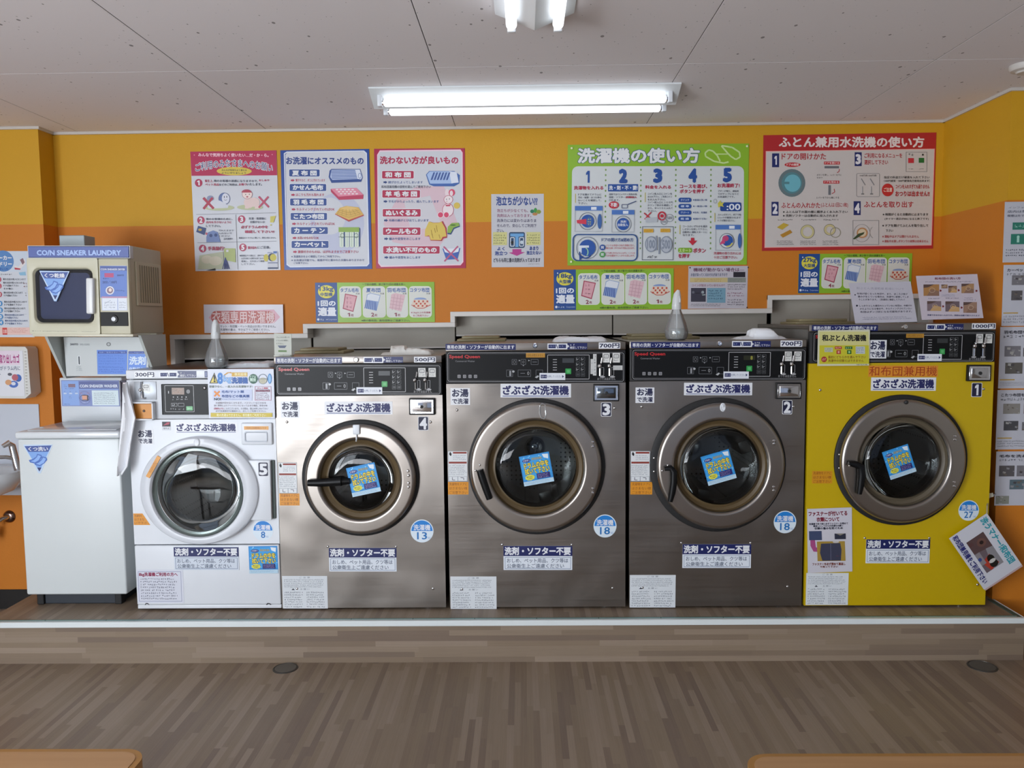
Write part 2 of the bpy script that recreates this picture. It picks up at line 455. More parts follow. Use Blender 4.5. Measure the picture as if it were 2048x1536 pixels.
# ================================================================ the room
CZ = 2.332; YB = 3.93; YL = 3.81; YP = 3.40; PLZ = .175; YPL = 3.17
XL = -2.283; XR = 2.022; XEL = -3.7; XER = 3.3; YR = -2.45
M_WALL = wall_paint('two_tone_wall_paint')
M_WOODF = wood_print('vinyl_wood_floor', 'Y', 'X'); M_WOODR = wood_print('vinyl_wood_riser', 'X', 'Z')
M_CEIL = ceil_mat(); M_PLAIN = mat('#a8a5a0', .6)
bm = B(); box(bm, XEL-.1, XER+.1, YR-.1, 5.1, -.1, 0); obj('floor', bm, M_WOODF, kind='structure', setorg=False)
bm = B(); box(bm, XEL-.1, XER+.1, YR-.1, 5.1, CZ+.012, CZ+.1)
ceiling = obj('ceiling', bm, mat('#8f8a86', .9), kind='structure', setorg=False)
# ceiling boards, each a part
proto = None
xs = [-.319+.917*k for k in range(-4, 5)]; ys = [YB+.08-.0] 
ys = [3.018+.917*k for k in range(-6, 2)]
for i in range(len(xs)-1):
    for j in range(len(ys)-1):
        if proto is None:
            bm = B(); box(bm, .0012, .9158, .0012, .9158, 0, .0125, .0007, 1)
            proto = obj('ceiling_board', bm, [M_CEIL, mat('#35322f', .9)], ceiling); o = proto
            for pl_ in proto.data.polygons: pl_.material_index = 0 if pl_.normal.z < -.5 else 1
        else:
            o = proto.copy(); link(o, ceiling)
        o.location = (xs[i], ys[j], CZ)
# walls
def wallbox(name, *a):
    bm = B(); box(bm, *a); return obj(name, bm, M_WALL, kind='structure', setorg=False)
bm = B(); box(bm, XEL-.1, XEL, YR, -2.25, 0, CZ); box(bm, XEL-.1, XEL, -.45, 5.0, 0, CZ); box(bm, XEL-.1, XEL, -2.25, -.45, 0, .12); box(bm, XEL-.1, XEL, -2.25, -.45, 2.25, CZ)
obj('wall_left', bm, M_PLAIN, kind='structure', setorg=False)
wallbox('wall_right', XR, XER+.1, YP, 5.0, 0, CZ)          # the nearer return on the right, two faces seen
bm = B(); box(bm, XER, XER+.1, YR, YP, 0, CZ); obj('wall_right_side', bm, M_PLAIN, kind='structure', setorg=False)
wallbox('wall_left_column', XEL, XL, YL, 5.0, 0, CZ)
bm = B(); box(bm, XL, XR, 5.0, 5.1, 0, CZ); obj('wall_far', bm, mat('#5a5650', .8), kind='structure', setorg=False)
Wf = Frame((0, YB, 0), (1, 0, 0), (0, 0, 1), 1, 1)
def wz(px, py): p = onY(px, py, YB); return (p.x, p.z)
# stepped opening: outer edge of the white trim in photo pixels
steps = [(341, 740), (341, 668.5), (607, 668), (607, 647.5), (901, 645), (901, 624), (1534, 616.5), (1534, 590.5), (1866, 587), (1866, 700)]
SP = [wz(*p) for p in steps]
for i in range(1, len(SP)-1, 2):            # level the treads
    z = (SP[i][1]+SP[i+1][1])/2; SP[i] = (SP[i][0], z); SP[i+1] = (SP[i+1][0], z)
for i in (2, 4, 6): x = (SP[i][0]+SP[i+1][0])/2; SP[i] = (x, SP[i][1]); SP[i+1] = (x, SP[i+1][1])
SP[0] = (SP[1][0], 0.0); SP[-1] = (SP[-2][0], 0.0)
bm = B(); prism(bm, [(XL, PLZ)]+[(x, max(z, PLZ)) for x, z in SP]+[(XR, PLZ), (XR, CZ), (XL, CZ)], 0, -.10, Wf)
obj('wall_back', bm, M_WALL, kind='structure', setorg=False)
tw = .0235
bm = B()
SP = [(x, max(z, PLZ)) for x, z in SP]
for (ax, az), (bx, bz) in zip(SP, SP[1:]):
    if abs(ax-bx) < 1e-6: # riser
        left = ax
        if az < bz: box(bm, left, left+tw, YB-.012, YB+.10, az, bz, .002, 1)
        else: box(bm, left-tw, left, YB-.012, YB+.10, bz, az, .002, 1)
    else: box(bm, ax, bx+(tw if bx < SP[-2][0]-.01 else 0), YB-.0125, YB+.10, az-tw, az, .002, 1)
obj('trim_1', bm, M_TRIM, kind='structure', setorg=False)
# white boards closing the opening above the machines
backs = [((362, 676), (624, 717)), ((625, 655), (911, 696)), ((911, 632), (1225, 669.5)), ((1226, 628), (1534, 667)), ((1543, 598), (1700, 652)), ((1701, 598), (1862, 652))]
M_BACKP = mat('#b4aea2', .5)
bp_ = thing('backing_panels', (0, YB+.11, .9), 'row of off-white boards closing the stepped wall opening above the machines', 'panel')
for (a, b_), (c, d) in backs:
    p = onY(a, b_, YB+.105); q = onY(c, d, YB+.105)
    bm = B(); box(bm, p.x+.0015, q.x-.0015, YB+.105, YB+.12, q.z, p.z+.03, .002, 1); obj('board', bm, M_BACKP, bp_)
    bm = B(); box(bm, p.x+.003, q.x-.003, YB+.1015, YB+.1049, q.z, q.z+.008, .001, 1); obj('edge_strip', bm, M_TRIM, bp_)
# ceiling moulding
bm = B(); t = .012
box(bm, XL, XR, YB-.012, YB, CZ-t, CZ+.002); box(bm, XL, XL+.010, YL, YB, CZ-t, CZ+.002)
box(bm, XEL, XL+.010, YL-.010, YL, CZ-t, CZ+.002); box(bm, XR-.010, XR, YP, YB, CZ-t, CZ+.002); box(bm, XR-.010, XER, YP-.010, YP, CZ-t, CZ+.002)
obj('trim_2', bm, mat('#c9c3bb', .5), kind='structure', setorg=False)
# black baseboards
for nm, a in (('baseboard_left', (XEL, XL+.006, YL-.006, YL, 0, .098)), ('baseboard_right', (XR+.02, XER, YP-.006, YP, 0, .088))):
    bm = B(); box(bm, *a); obj(nm, bm, mat('#151210', .5), kind='structure', setorg=False)
# shop front behind the camera: low sill wall, posts, two glazed openings
bm = B()
box(bm, XEL, XER, YR-.1, YR, 0, .12); box(bm, XEL, XER, YR-.1, YR, 2.25, CZ); box(bm, XEL, -3.6, YR-.1, YR, .12, 2.25)
box(bm, -.9, -.1, YR-.1, YR, .12, 2.25); box(bm, 2.6, XER, YR-.1, YR, .12, 2.25)
obj('wall_front', bm, M_PLAIN, kind='structure', setorg=False)
for i, (a, b_) in enumerate(((-3.6, -.9), (-.1, 2.6))):
    bm = B()
    for x in (a, (a+b_)/2-.02, b_-.04): box(bm, x, x+.04, YR-.06, YR-.01, .12, 2.25)
    for z in (.12, 2.21): box(bm, a, b_, YR-.06, YR-.01, z, z+.04)
    fr_ = obj('window_%d' % (i+1), bm, mat('#8c8c8e', .4, .6), kind='structure', setorg=False)
    bm = B(); box(bm, a+.04, b_-.04, YR-.04, YR-.034, .16, 2.21); obj('pane', bm, glassy('pane_glass_%d' % i, '#ffffff', 0, .97), fr_)

bm = B()
for y in (-2.25, -1.37, -.49): box(bm, XEL-.06, XEL-.01, y, y+.04, .12, 2.25)
for z in (.12, 2.21): box(bm, XEL-.06, XEL-.01, -2.25, -.45, z, z+.04)
fr_ = obj('window_3', bm, mat('#8c8c8e', .4, .6), kind='structure', setorg=False)
bm = B(); box(bm, XEL-.04, XEL-.034, -2.21, -.49, .16, 2.21); obj('pane', bm, glassy('pane_glass_3', '#ffffff', 0, .97), fr_)

# ---------------------------------------------------------------- raised platform
PXR = 2.02; PXL = -2.252
pf = thing('washer_platform', (0, 3.4, 0), 'low raised platform with wood print vinyl and white nosing under the washers', 'platform')
bm = B(); box(bm, PXL, PXR, YPL, YPL+.01, 0, PLZ-.001); obj('riser_panel', bm, M_WOODR, pf)
bm = B(); box(bm, PXL, PXR-.001, YPL+.0101, 4.95, 0, PLZ-.0005); 
obj('platform_top', bm, M_WOODF, pf)
M_NOSE = mat('#dfe6e6', .35); M_TAPE = mat('#2f5550', .4); M_TAPEL = mat('#a9c9c6', .4)
bm = B(); box(bm, PXL-.004, PXR+.004, YPL-.005, YPL+.012, PLZ-.021, PLZ+.0015, .002, 2)
box(bm, PXR-.0, PXR+.004, YPL-.004, YP-.01, PLZ-.021, PLZ+.0015, .001, 1)
obj('nosing', bm, M_NOSE, pf)
x = PXL; k = 0
while x < PXR-.05:                                   # anti-slip strips let into the edge
    x2 = min(x+.255, PXR-.02)
    bm = B(); box(bm, x+.0015, x2-.0015, YPL+.013, YPL+.0225, PLZ-.0008, PLZ+.0014)
    st = obj('edge_strip', bm, M_TAPEL, pf); x = x2
bm = B()
box(bm, PXL, PXR-.02, YPL+.010, YPL+.013, PLZ-.0008, PLZ+.002); box(bm, PXL, PXR-.02, YPL+.0228, YPL+.027, PLZ-.0008, PLZ+.002)
box(bm, PXR-.024, PXR-.020, YPL+.03, YP-.01, PLZ-.0008, PLZ+.002); box(bm, PXR-.012, PXR-.009, YPL+.01, YP-.01, PLZ-.0008, PLZ+.002)
obj('dark_edge_line', bm, M_TAPE, pf)

# ================================================================ washers
YF = 3.30; ZB = .184
def sub(px, Y, d=0):       # rectangle given by photo pixels
    x0, y0, x1, y1 = px
    return frameY([(x0, y0), (x1, y0), (x1, y1), (x0, y1)], Y-d)
def slab(px, Y, d0, d1, m, parent, name, bev=.001, label=None, q=None):
    f = frameY(q, Y) if q else sub(px, Y)
    bm = B(); box(bm, 0, f.w, d0, d1, 0, f.h, bev, 2, f); return obj(name, bm, m, parent, label, smooth=True), f
def drum_mat():
    g = nmat('drum_perforated'); tc = g.N('ShaderNodeTexCoord')
    v = g.N('ShaderNodeTexVoronoi', i_Scale=46.0, i_Randomness=.05); g.L(tc.outputs['Object'], v.inputs['Vector'])
    k = g.math('LESS_THAN', v.outputs['Distance'], .22)
    g.L(g.mix(k, lin('#9a9896'), lin('#101010')), g.b.inputs['Base Color'])
    g.b.inputs['Metallic'].default_value = .9; g.b.inputs['Roughness'].default_value = .35; return g.m
M_DRUM = drum_mat(); M_DRUMB = mat('#6a6866', .35, .8)
def hemi(c, r, d=.5):
    bm = B(); lathe(bm, [(r, 0), (r*.92, r*d*.5), (r*.6, r*d*.9), (0, r*d)], c, seg=14); return bm
def screw(px, py, parent, Y=YF, r=.006, name='screw', m=None, d=.7):
    return obj(name, hemi(onY(px, py, Y), r, d), m or M_CHROME, parent, smooth=True)
def cap_poly(pts, parent, name, m, Y, radii, squash=1):
    bm = B(); P = [onY(x, y, Y) for x, y in pts]; tube(bm, P, radii, 12)
    return obj(name, bm, m, parent, smooth=True)
def art_blue(a):
    """blue wipe-the-drum sticker, design 100 x 100"""
    a.r(0, 0, 100, 100, '#2f8fd6'); a.r(4, 5, 96, 80, '#3aa0e4')
    for i in range(26):
        x = random.uniform(3, 97); y = random.uniform(3, 80); a.e(x, y, 2.2, 2.4, random.choice(('#7cc4f0', '#9ad6f7')), 8)
    a.e(22, 17, 14, 6, '#1d2f86'); a.t('お客様へ', 11, 13, 33, 20, WHT, .0)
    a.t('次の方のために', 40, 10, 74, 19, '#e8d35c', .01, NAVY, .05)
    a.p([(76, 4), (96, 6), (94, 22), (80, 16)], '#dfeaf2')
    a.t('ドラムの中を', 11, 25, 92, 44, '#f0d94a', .03, BLK, .09); a.t('拭いて下さい', 11, 44, 92, 63, '#f0d94a', .03, BLK, .09)
    for k in range(9):
        an = k*40; a.p([(24+19*math.cos(math.radians(an)), 74+11*math.sin(math.radians(an))), (24+13*math.cos(math.radians(an+20)), 74+8*math.sin(math.radians(an+20))), (24, 74)], '#e3e04c')
    a.e(24, 74, 15, 9, '#e3e04c'); a.t('備付の布で', 13, 69, 35, 74, INK, .01); a.t('ふき取り', 15, 75, 33, 80, INK, .01)
    a.r(47, 65, 91, 83, '#23246e'); a.s(50, 67, 88, 82, '#c8b6d8', 3)
    a.r(0, 86, 100, 100, '#b9d7e8'); a.s(4, 88, 94, 97, '#6d9dc0', 2)
def art_plate(a, x0, y0, x1, ym, y1):
    a.r(x0, y0, x1, ym, '#16205c'); h = ym-y0; w_ = x1-x0
    a.t('洗剤・ソフター不要', x0+w_*.02, y0+h*.12, x1-w_*.025, ym-h*.12, WHT, .035)
    H = y1-ym; a.fr(x0+w_*.02, ym+H*.08, x1-w_*.02, y1-H*.08, .8, '#6c7c98')
    a.t('おしめ、ペット用品、クツ等は', x0+w_*.05, ym+H*.16, x1-w_*.06, ym+H*.48, '#4d5a72', .008)
    a.t('公衆衛生上ご遠慮ください', x0+w_*.05, ym+H*.55, x1-w_*.12, ym+H*.86, '#4d5a72', .008)
def art_fine(a, x0, y0, x1, y1):
    g = '#6b7480'; w_ = x1-x0; h = y1-y0
    a.t('ご 注 意', x0+w_*.38, y0+h*.02, x0+w_*.62, y0+h*.07, g, 0)
    a.s(x0+w_*.04, y0+h*.09, x0+w_*.95, y0+h*.36, g, 5); a.p([(x0+w_*.2, y0+h*.43), (x0+w_*.24, y0+h*.38), (x0+w_*.28, y0+h*.43)], INK)
    a.t('お 願 い', x0+w_*.4, y0+h*.38, x0+w_*.6, y0+h*.43, g, 0)
    a.s(x0+w_*.04, y0+h*.47, x0+w_*.47, y0+h*.98, g, 7); a.s(x0+w_*.53, y0+h*.47, x0+w_*.97, y0+h*.98, g, 7)
def art_caution(a, x0, y0, x1, y1):
    w_ = x1-x0; h = y1-y0; R_ = '#8c3226'
    a.fr(x0, y0, x1, y1, .6, '#8a8f96')
    a.p([(x0+w_*.12, y0+h*.16), (x0+w_*.06, y0+h*.1), (x0+w_*.11, y0+h*.02), (x0+w_*.19, y0+h*.09), (x0+w_*.18, y0+h*.15)], BLK)
    a.r(x0+w_*.26, y0+h*.03, x0+w_*.96, y0+h*.085, R_); a.s(x0+w_*.26, y0+h*.12, x0+w_*.95, y0+h*.30, '#7d8791', 3)
    a.r(x0+w_*.04, y0+h*.35, x0+w_*.96, y0+h*.41, R_); a.s(x0+w_*.04, y0+h*.44, x0+w_*.95, y0+h*.80, '#7d8791', 6)
    a.fr(x0+w_*.03, y0+h*.83, x0+w_*.5, y0+h*.99, .5, '#7d8791'); a.fr(x0+w_*.5, y0+h*.83, x0+w_*.97, y0+h*.99, .5, '#7d8791')
    a.l([(x0+w_*.22, y0+h*.86), (x0+w_*.22, y0+h*.95), (x0+w_*.36, y0+h*.95)], 1, INK); a.l([(x0+w_*.64, y0+h*.87), (x0+w_*.8, y0+h*.88), (x0+w_*.8, y0+h*.95)], 1, INK)
def art_orange(a, x0, y0, x1, y1, bgc='#e69a2c', fg='#8a4a1c'):
    w_ = x1-x0; h = (y1-y0)/3
    for k, s_ in enumerate(('洗濯物をドアに', 'はさまない様', 'ご注意下さい')):
        a.t(s_, x0+w_*.06, y0+h*k+h*.15, x1-w_*.06, y0+h*k+h*.85, fg, .0)
def art_badge(a, cx, cy, r, num):
    a.e(cx, cy, r, r, '#d9e6ef'); a.e(cx, cy, r*.92, r*.92, '#1c7fd0', 24, 180, 360)
    a.t('洗濯機', cx-r*.72, cy-r*.55, cx+r*.72, cy-r*.06, WHT, .02)
    x = r*.42 if len(num) > 1 else r*.2
    a.t(num, cx-x, cy+r*.1, cx+x, cy+r*.72, '#1c72b8', .015); a.t('キロ', cx+x+r*.07, cy+r*.5, cx+x+r*.3, cy+r*.7, '#1c72b8', 0)
def art_pict(a, x0, y0, x1, y1, kind):
    g = '#8a8c90'; a.fr(x0, y0, x1, y1, .7, '#6d6f73', 1)
    w_ = x1-x0; h = y1-y0
    if kind == 0: a.o((x0+x1)/2, (y0+y1)/2, w_*.26, h*.3, .6, g, 14)
    elif kind == 1: a.p([(x0+w_*.3, y1+.5), (x1-w_*.3, y1+.5), (x0+w_*.5, y1+3)], g); a.o((x0+x1)/2, (y0+y1)/2, w_*.2, h*.22, .6, g, 12)
    elif kind == 2: a.l([(x0+w_*.2, y0+h*.5), (x1-w_*.2, y0+h*.5)], .8, g)
    elif kind == 3: a.r(x0+w_*.45, y0+h*.15, x0+w_*.75, y1-h*.1, g); a.e(x1+1, y0+h*.25, 2.6, 2.2, '#b0b2b4', 10)
    elif kind == 4: a.o(x0+w_*.8, (y0+y1)/2, 2, 3.5, .8, '#b0b2b4', 12); a.l([(x0+w_*.2, y0+h*.5), (x0+w_*.55, y0+h*.5)], .8, g)
    else: a.p([(x0-2, y1+1), (x0+w_*.3, y1-3), (x0+w_*.45, y1-1), (x0+2, y1+3)], '#b0b2b4')
def art_control(a, L, T, R, Bt, s=1, brand=True, icons=4, disp='#2e3234', digits=None):
    a.fr(L+2, T+1.5, R-2, Bt-1.5, .9, '#9a9a9c', 5); a.fr(L+4.5, T+4, R-4.5, Bt-4, .5, '#5e5e60', 4)
    if brand:
        a.t('Speed Queen', L+6, T+6.5, L+67, T+14.5, '#b8262a', .03); a.t('Commercial Washer', L+18, T+17, L+57, T+20.5, '#8c8c90', 0)
    for k in range(icons):
        x = L+22+11*k; a.r(x, T+46, x+6.4, T+52.5, '#8f8f92', 1); a.o(x+3.2, T+49.5, 1.9, 1.9, .7, '#2a2a2c', 10)
    q = lambda d: R-d*s
    for k, (d0, d1, y0, y1) in enumerate(((226, 216, 15, 26), (208, 198, 15, 26), (188, 173, 15, 26), (237, 224, 36, 50), (214, 188, 36, 50), (178, 164, 36, 50))):
        art_pict(a, q(d0), T+y0, q(d1), T+y1, k)
    for d in (212, 193): a.p([(q(d), T+16), (q(d-3), T+17.5), (q(d), T+19)], '#b0b2b4')
    a.fr(q(155), T+6, q(71), T+55, 1.0, '#b5b5b7', 1.5)
    for k in range(5): a.r(q(144), T+15+k*5.2, q(136), T+16.2+k*5.2, '#b5b5b7')
    a.r(q(125), T+13, q(102), T+22, disp)
    if digits: a.t(digits, q(111), T+14, q(107), T+21, '#9c9a3c', .02)
    a.r(q(119), T+33.5, q(107.5), T+44.5, '#2f9a4a', 1); a.r(q(116), T+36, q(110), T+42, '#5cb46c', .5)
    for i in range(2):
        for j in range(4):
            x = q(98-10*i); y = T+10.5+10.2*j; a.fr(x, y, x+8*s, y+8.4, .6, '#5a5c5e', 1)
            if j < 3: a.l([(x+1.5*s, y+2), (x+1.5*s, y+6), (x+5.5*s, y+3.4)], .9, '#a8aaac')
            else: a.r(x+1.5*s, y+2, x+6.5*s, y+6.5, '#3a3c3e')
    for d in (48, 28):
        a.fr(q(d), T+31, q(d-6), T+48, .7, '#a9a9ab', 1.5); a.e(q(d-3), T+50, 5.4*s, 1.8, '#a9a9ab', 12)
    a.t('おつりは出ません', q(55), T+51.5, q(19), T+56.5, '#a9a9ab', 0)
def washer(c):
    """a coin washer; c holds its measurements in photo pixels"""
    q = c['quad']; f = frameY(q, YF); x0 = f.O.x; x1 = f.O.x+f.w; zt = onY((q[0][0]+q[1][0])/2, (q[0][1]+q[1][1])/2, YF).z
    x0 = sum(onY(*q[i], YF).x for i in (0, 3))/2; x1 = sum(onY(*q[i], YF).x for i in (1, 2))/2
    W = thing('washing_machine', ((x0+x1)/2, YF+.4, PLZ), c['label'], 'washing machine')
    face = c.get('face', M_STEEL); cy = c['ctl']; zc1 = onY(1000, cy[1]+2, YF).z if 0 else onY((cy[0]+cy[2])/2, cy[3]+1.5, YF).z; zc2 = onY((cy[0]+cy[2])/2, cy[1]-1.5, YF).z
    D = c.get('depth', .86); body = c.get('body', M_DGREY)
    bm = B(); box(bm, x0+.006, x0+.02, YF+.02, YF+D, ZB+.01, zt-.004); box(bm, x1-.02, x1-.006, YF+.02, YF+D, ZB+.01, zt-.004)
    box(bm, x0+.006, x1-.006, YF+D-.02, YF+D, ZB+.01, zt-.004); box(bm, x0+.006, x1-.006, YF+.02, YF+D, ZB+.01, ZB+.03)
    obj('cabinet', bm, body, W)
    bm = B(); box(bm, x0+.002, x1-.002, YF+.012, YF+D-.02, zt-.02, zt-.001, .003, 2); obj('top_panel', bm, c.get('top', M_STEEL2), W)
    # front with its round opening
    (bx, by, br), (sx, sy, sr, s_in, s_gl) = c['base'], c['ring']
    cb = onY(bx, by, YF); k = YF/F; rb = (br+.6)*k
    cs = onY(sx, sy, YF-.04); ks = (YF-.04)/F; R_ = (sr-.6)*ks; Ri = s_in*ks; Rg = (s_gl+1.5)*ks
    bm = B(); plate_hole(bm, x0, x1, ZB, zc1, cb.x, cb.z, Rg+.012, Rg+.012, YF, .02)
    obj('front_panel', bm, face, W, smooth=False)
    bm = B(); box(bm, x0, x1, YF-.002, YF+.02, zc2+.0015, zt, .003, 2); obj('header_strip', bm, c.get('head', M_STEEL), W, smooth=True)
    # control panel
    cf = frameY([(cy[0], cy[1]), (cy[2], cy[1]), (cy[2], cy[3]), (cy[0], cy[3])], YF)
    bm = B(); box(bm, x0+.001, x1-.001, YF-.004, YF+.02, zc1+.0015, zc2, .002, 2); cp = obj('control_panel', bm, c.get('cpm', M_DGREY), W, smooth=True)
    a = Art(sub(cy, YF-.006), rough=.3); c['control'](a, *cy); a.board('control_face', M_BLACK, .0018, cp, rad=.012)
    # door
    bm = B(); lathe(bm, [(rb, 0), (rb, .010), (rb-.006, .014), (rb-.02, .014), (R_*.86, .018), (R_*.86, 0)], (cb.x, YF, cb.z), seg=72); 
    base = obj('door_gasket', bm, M_RUB, W, smooth=True)
    door = obj('door', ring_bm(cs, R_, Ri, Rg), c.get('ringm', M_STEEL2), W, smooth=True)
    bm = B(); c3 = (cs.x, YF, cs.z)
    lathe(bm, [(Ri-.002, .034), (Ri-.006, .020), (Rg+.008, .012), (Rg+.002, .016), (Rg-.004, .016)], c3, seg=72); obj('inner_gasket', bm, c.get('gask', M_KHAKI), door, smooth=True)
    bm = B(); lathe(bm, [(Rg-.002, .014), (Rg*.975, .026), (Rg*.92, .036), (Rg*.82, .042), (Rg*.6, .045), (0, .046)], c3, seg=64); obj('door_glass', bm, M_GLASS, door, smooth=True)
    bm = B(); lathe(bm, [(Rg*.97, .010), (Rg*.88, -.004), (Rg*.7, -.022), (Rg*.35, -.034), (0, -.036)], c3, seg=56); obj('glass_bowl', bm, M_GLASS, door, smooth=True)
    # drum behind the glass
    bm = B(); rd = Rg*1.2
    lathe(bm, [(Rg+.013, -.003), (Rg+.006, -.03), (Rg+.012, -.05), (Rg-.002, -.07), (Rg+.01, -.085)], (cb.x, YF, cb.z), seg=48); obj('rubber_boot', bm, M_RUB, W, smooth=True)
    bm = B(); lathe(bm, [(Rg+.012, -.09), (rd, -.10), (rd, -.50), (.02, -.52), (.0, -.52)], (cb.x, YF, cb.z), seg=48); dr = obj('drum', bm, M_DRUM, W, smooth=True)
    for k_ in range(3):
        an = math.radians(c.get('lift', 30)+120*k_); bm = B()
        for v in box(bm, -.03, .03, .12, .48, rd-.07, rd-.004, .012, 2):
            x, z = v.co.x, v.co.z; v.co.x, v.co.z = x*math.cos(an)-z*math.sin(an), x*math.sin(an)+z*math.cos(an); v.co += Vector((cb.x, YF, cb.z))
        obj('lifter', bm, M_DRUMB, dr, smooth=True)
    bm = B(); lathe(bm, [(.05, -.515), (.045, -.50), (.03, -.49), (0, -.488)], (cb.x, YF, cb.z), seg=24); obj('hub', bm, M_CHROME, dr, smooth=True)
    for (px, py) in c.get('rivets', ()): obj('rivet', hemi(onY(px, py, YF-.047), .0062, .9), M_CHROME, door, smooth=True)
    for (px, py) in c.get('screws', ()): screw(px, py, W)
    # feet
    for xx in (x0+.06, x1-.08):
        for yy in (YF+.05, YF+D-.08):
            bm = B(); lathe(bm, [(0, 0), (.022, 0), (.022, .008), (.01, .010), (.01, .022), (0, .022)], (xx, yy, PLZ), 'Z', 20); obj('foot', bm, M_CHROME, W, smooth=True)
    return W, door, (x0, x1, zt)
def ring_bm(cs, R_, Ri, Rg):
    bm = B(); lathe(bm, [(R_-.014, .010), (R_-.002, .016), (R_, .026), (R_-.001, .036), (R_-.006, .043), (R_-.012, .0455), (R_-.015, .0460), (R_-.018, .0461), (Ri+.014, .0470), (Ri+.011, .0470), (Ri+.008, .0467), (Ri+.003, .0445), (Ri, .039), (Ri-.003, .030), (Ri-.003, .02)], (cs.x, YF, cs.z), seg=96)
    return bm
def stick(W, px, color, fn, label, Y=YF, d=.0008, name='sticker', q=None, src=None, rad=0, rough=.35, t=.0006):
    f = frameY(q, Y-d) if q else sub(px, Y-d)
    if src: f.src(src)
    a = Art(f, .0002); fn(a); return a.board(name, color, t, W, label, rad=rad, rough=rough)
def coin_box(W, px, style, label):
    x0, y0, x1, y1 = px
    o, f = slab(px, YF, 0, .016, M_BLACKM, W, 'coin_box', .002, label)
    bm = B(); w_, h_ = f.w, f.h; m_ = .008
    box(bm, m_*.7, w_-m_*.7, .016, .0175, m_*.7, h_-m_*.7, .001, 1, f)
    obj('coin_box_rim', bm, M_CHROME, o, smooth=True)
    bm = B(); box(bm, .014, w_-.014, .0175, .021, .013, h_-.013, .0015, 2, f)
    obj('coin_box_face', bm, steel('coin_face_'+style, '#c9c9cc' if style != 'dark' else '#77808a', .1, .012, False), o, smooth=True)
    bm = B(); lathe(bm, [(.007, .021), (.007, .0235), (.004, .0245), (0, .022)], f.loc(w_*.5, h_*.5)+Vector((0, 0, 0)), seg=16); obj('lock', bm, M_DGREY, o, smooth=True)
def coin_slots(W, xs_, y, s=1):
    for px in xs_:
        p = onY(px, y, YF-.012)
        bm = B(); bmesh.ops.create_uvsphere(bm, u_segments=14, v_segments=10, radius=.0085, matrix=Matrix.Translation(p-Vector((0, .006, 0))))
        tube(bm, [p, p+Vector((.006, -.004, .012)), p+Vector((.010, -.002, .034))], .0032, 8)
        tube(bm, [p+Vector((.002, 0, -.01)), p+Vector((.002, 0, -.04))], .0035, 8)
        obj('coin_lever', bm, M_CHROME, W, smooth=True)
def slot_labels(W, rects, d=.0075):
    for r_ in rects:
        def fn(a, r_=r_):
            x0, y0, x1, y1 = r_; w_ = x1-x0; h = y1-y0
            a.fr(x0+w_*.15, y0+h*.12, x1-w_*.15, y0+h*.55, .9, INK, 2); a.s(x0+w_*.25, y0+h*.22, x1-w_*.25, y0+h*.46, INK, 2); a.s(x0+w_*.15, y0+h*.68, x1-w_*.15, y0+h*.84, '#7a7c82')
        stick(W, r_, '#d8d8d4', fn, None, YF, d)
def price_strip(W, navy, knob, lab, nav2, price, txt, dd=.0026):
    if navy:
        def fn(a): a.t('専用の洗剤・ソフターが自動的に出ます', navy[0]+3, navy[1]+2.3, navy[2]-3, navy[3]-2, WHT, .018)
        stick(W, navy, '#16205c', fn, 'navy strip saying detergent and softener come out automatically', YF, dd)
    if knob:
        bm = B(); lathe(bm, [(.0105, 0), (.0105, .006), (.008, .009), (.004, .009), (.003, .006), (0, .006)], onY(knob[0], knob[1], YF-.002), seg=20); obj('key_lock', bm, M_CHROME, W, smooth=True)
    def fn2(a):
        x0, y0, x1, y1 = lab; w_ = x1-x0; h = y1-y0
        a.r(x0+w_*.05, y0+h*.18, x0+w_*.42, y1-h*.18, NAVY); a.s(x0+w_*.08, y0+h*.32, x0+w_*.40, y1-h*.35, '#8f9ac0')
        a.l([(x0+w_*.44, y0+h*.15), (x0+w_*.52, y1-h*.15)], w_*.04, NAVY)
        a.r(x0+w_*.56, y0+h*.18, x0+w_*.94, y1-h*.18, NAVY); a.s(x0+w_*.6, y0+h*.32, x0+w_*.9, y1-h*.35, '#8f9ac0')
    stick(W, lab, WHT, fn2, None, YF, dd)
    def fn3(a):
        x0, y0, x1, y1 = nav2; w_ = x1-x0; h = y1-y0
        a.p([(x0, y0+h*.25), (x0+w_*.09, y0+h*.5), (x0, y0+h*.75)], WHT)
        a.s(x0+w_*.13, y0+h*.15, x0+w_*.42, y0+h*.45, WHT); a.t('確認して下さい', x0+w_*.12, y0+h*.52, x1-w_*.04, y1-h*.1, WHT, .01)
    stick(W, nav2, '#16205c', fn3, None, YF, dd)
    def fn4(a): a.t(txt, price[0]+2, price[1]+1.8, price[2]-2, price[3]-1.8, '#22264a', .025)
    stick(W, price, WHT, fn4, 'white price sticker reading '+txt, YF, dd)
def start_sticker(W, px):
    x0, y0, x1, y1 = px
    def fn(a):
        a.r(x0+2.5, y0+3.5, x0+14.5, y1-3.5, NAVY); a.t('スタート', x0+3.5, y0+5, x0+13.5, y1-5, WHT, .01)
        a.t('を押してください', x0+15.5, y0+4.5, x1-7, y1-4.5, '#4a5a86', .0); a.p([(x1-6, y0+4), (x1-2.5, (y0+y1)/2), (x1-6, y1-4)], NAVY)
    stick(W, px, '#dfe3ea', fn, 'white start button sticker', YF, .009)
def hot_sticker(W, px, c=WHT, d=.0008):
    x0, y0, x1, y1 = px; w_ = x1-x0; h = y1-y0
    def fn(a):
        a.t('お湯', x0+w_*.09, y0+h*.07, x1-w_*.09, y0+h*.52, '#22264a', .03); a.t('で洗濯', x0+w_*.09, y0+h*.62, x1-w_*.09, y0+h*.93, '#22264a', .025)
    stick(W, px, c, fn, 'white sticker saying wash with hot water', YF, d)
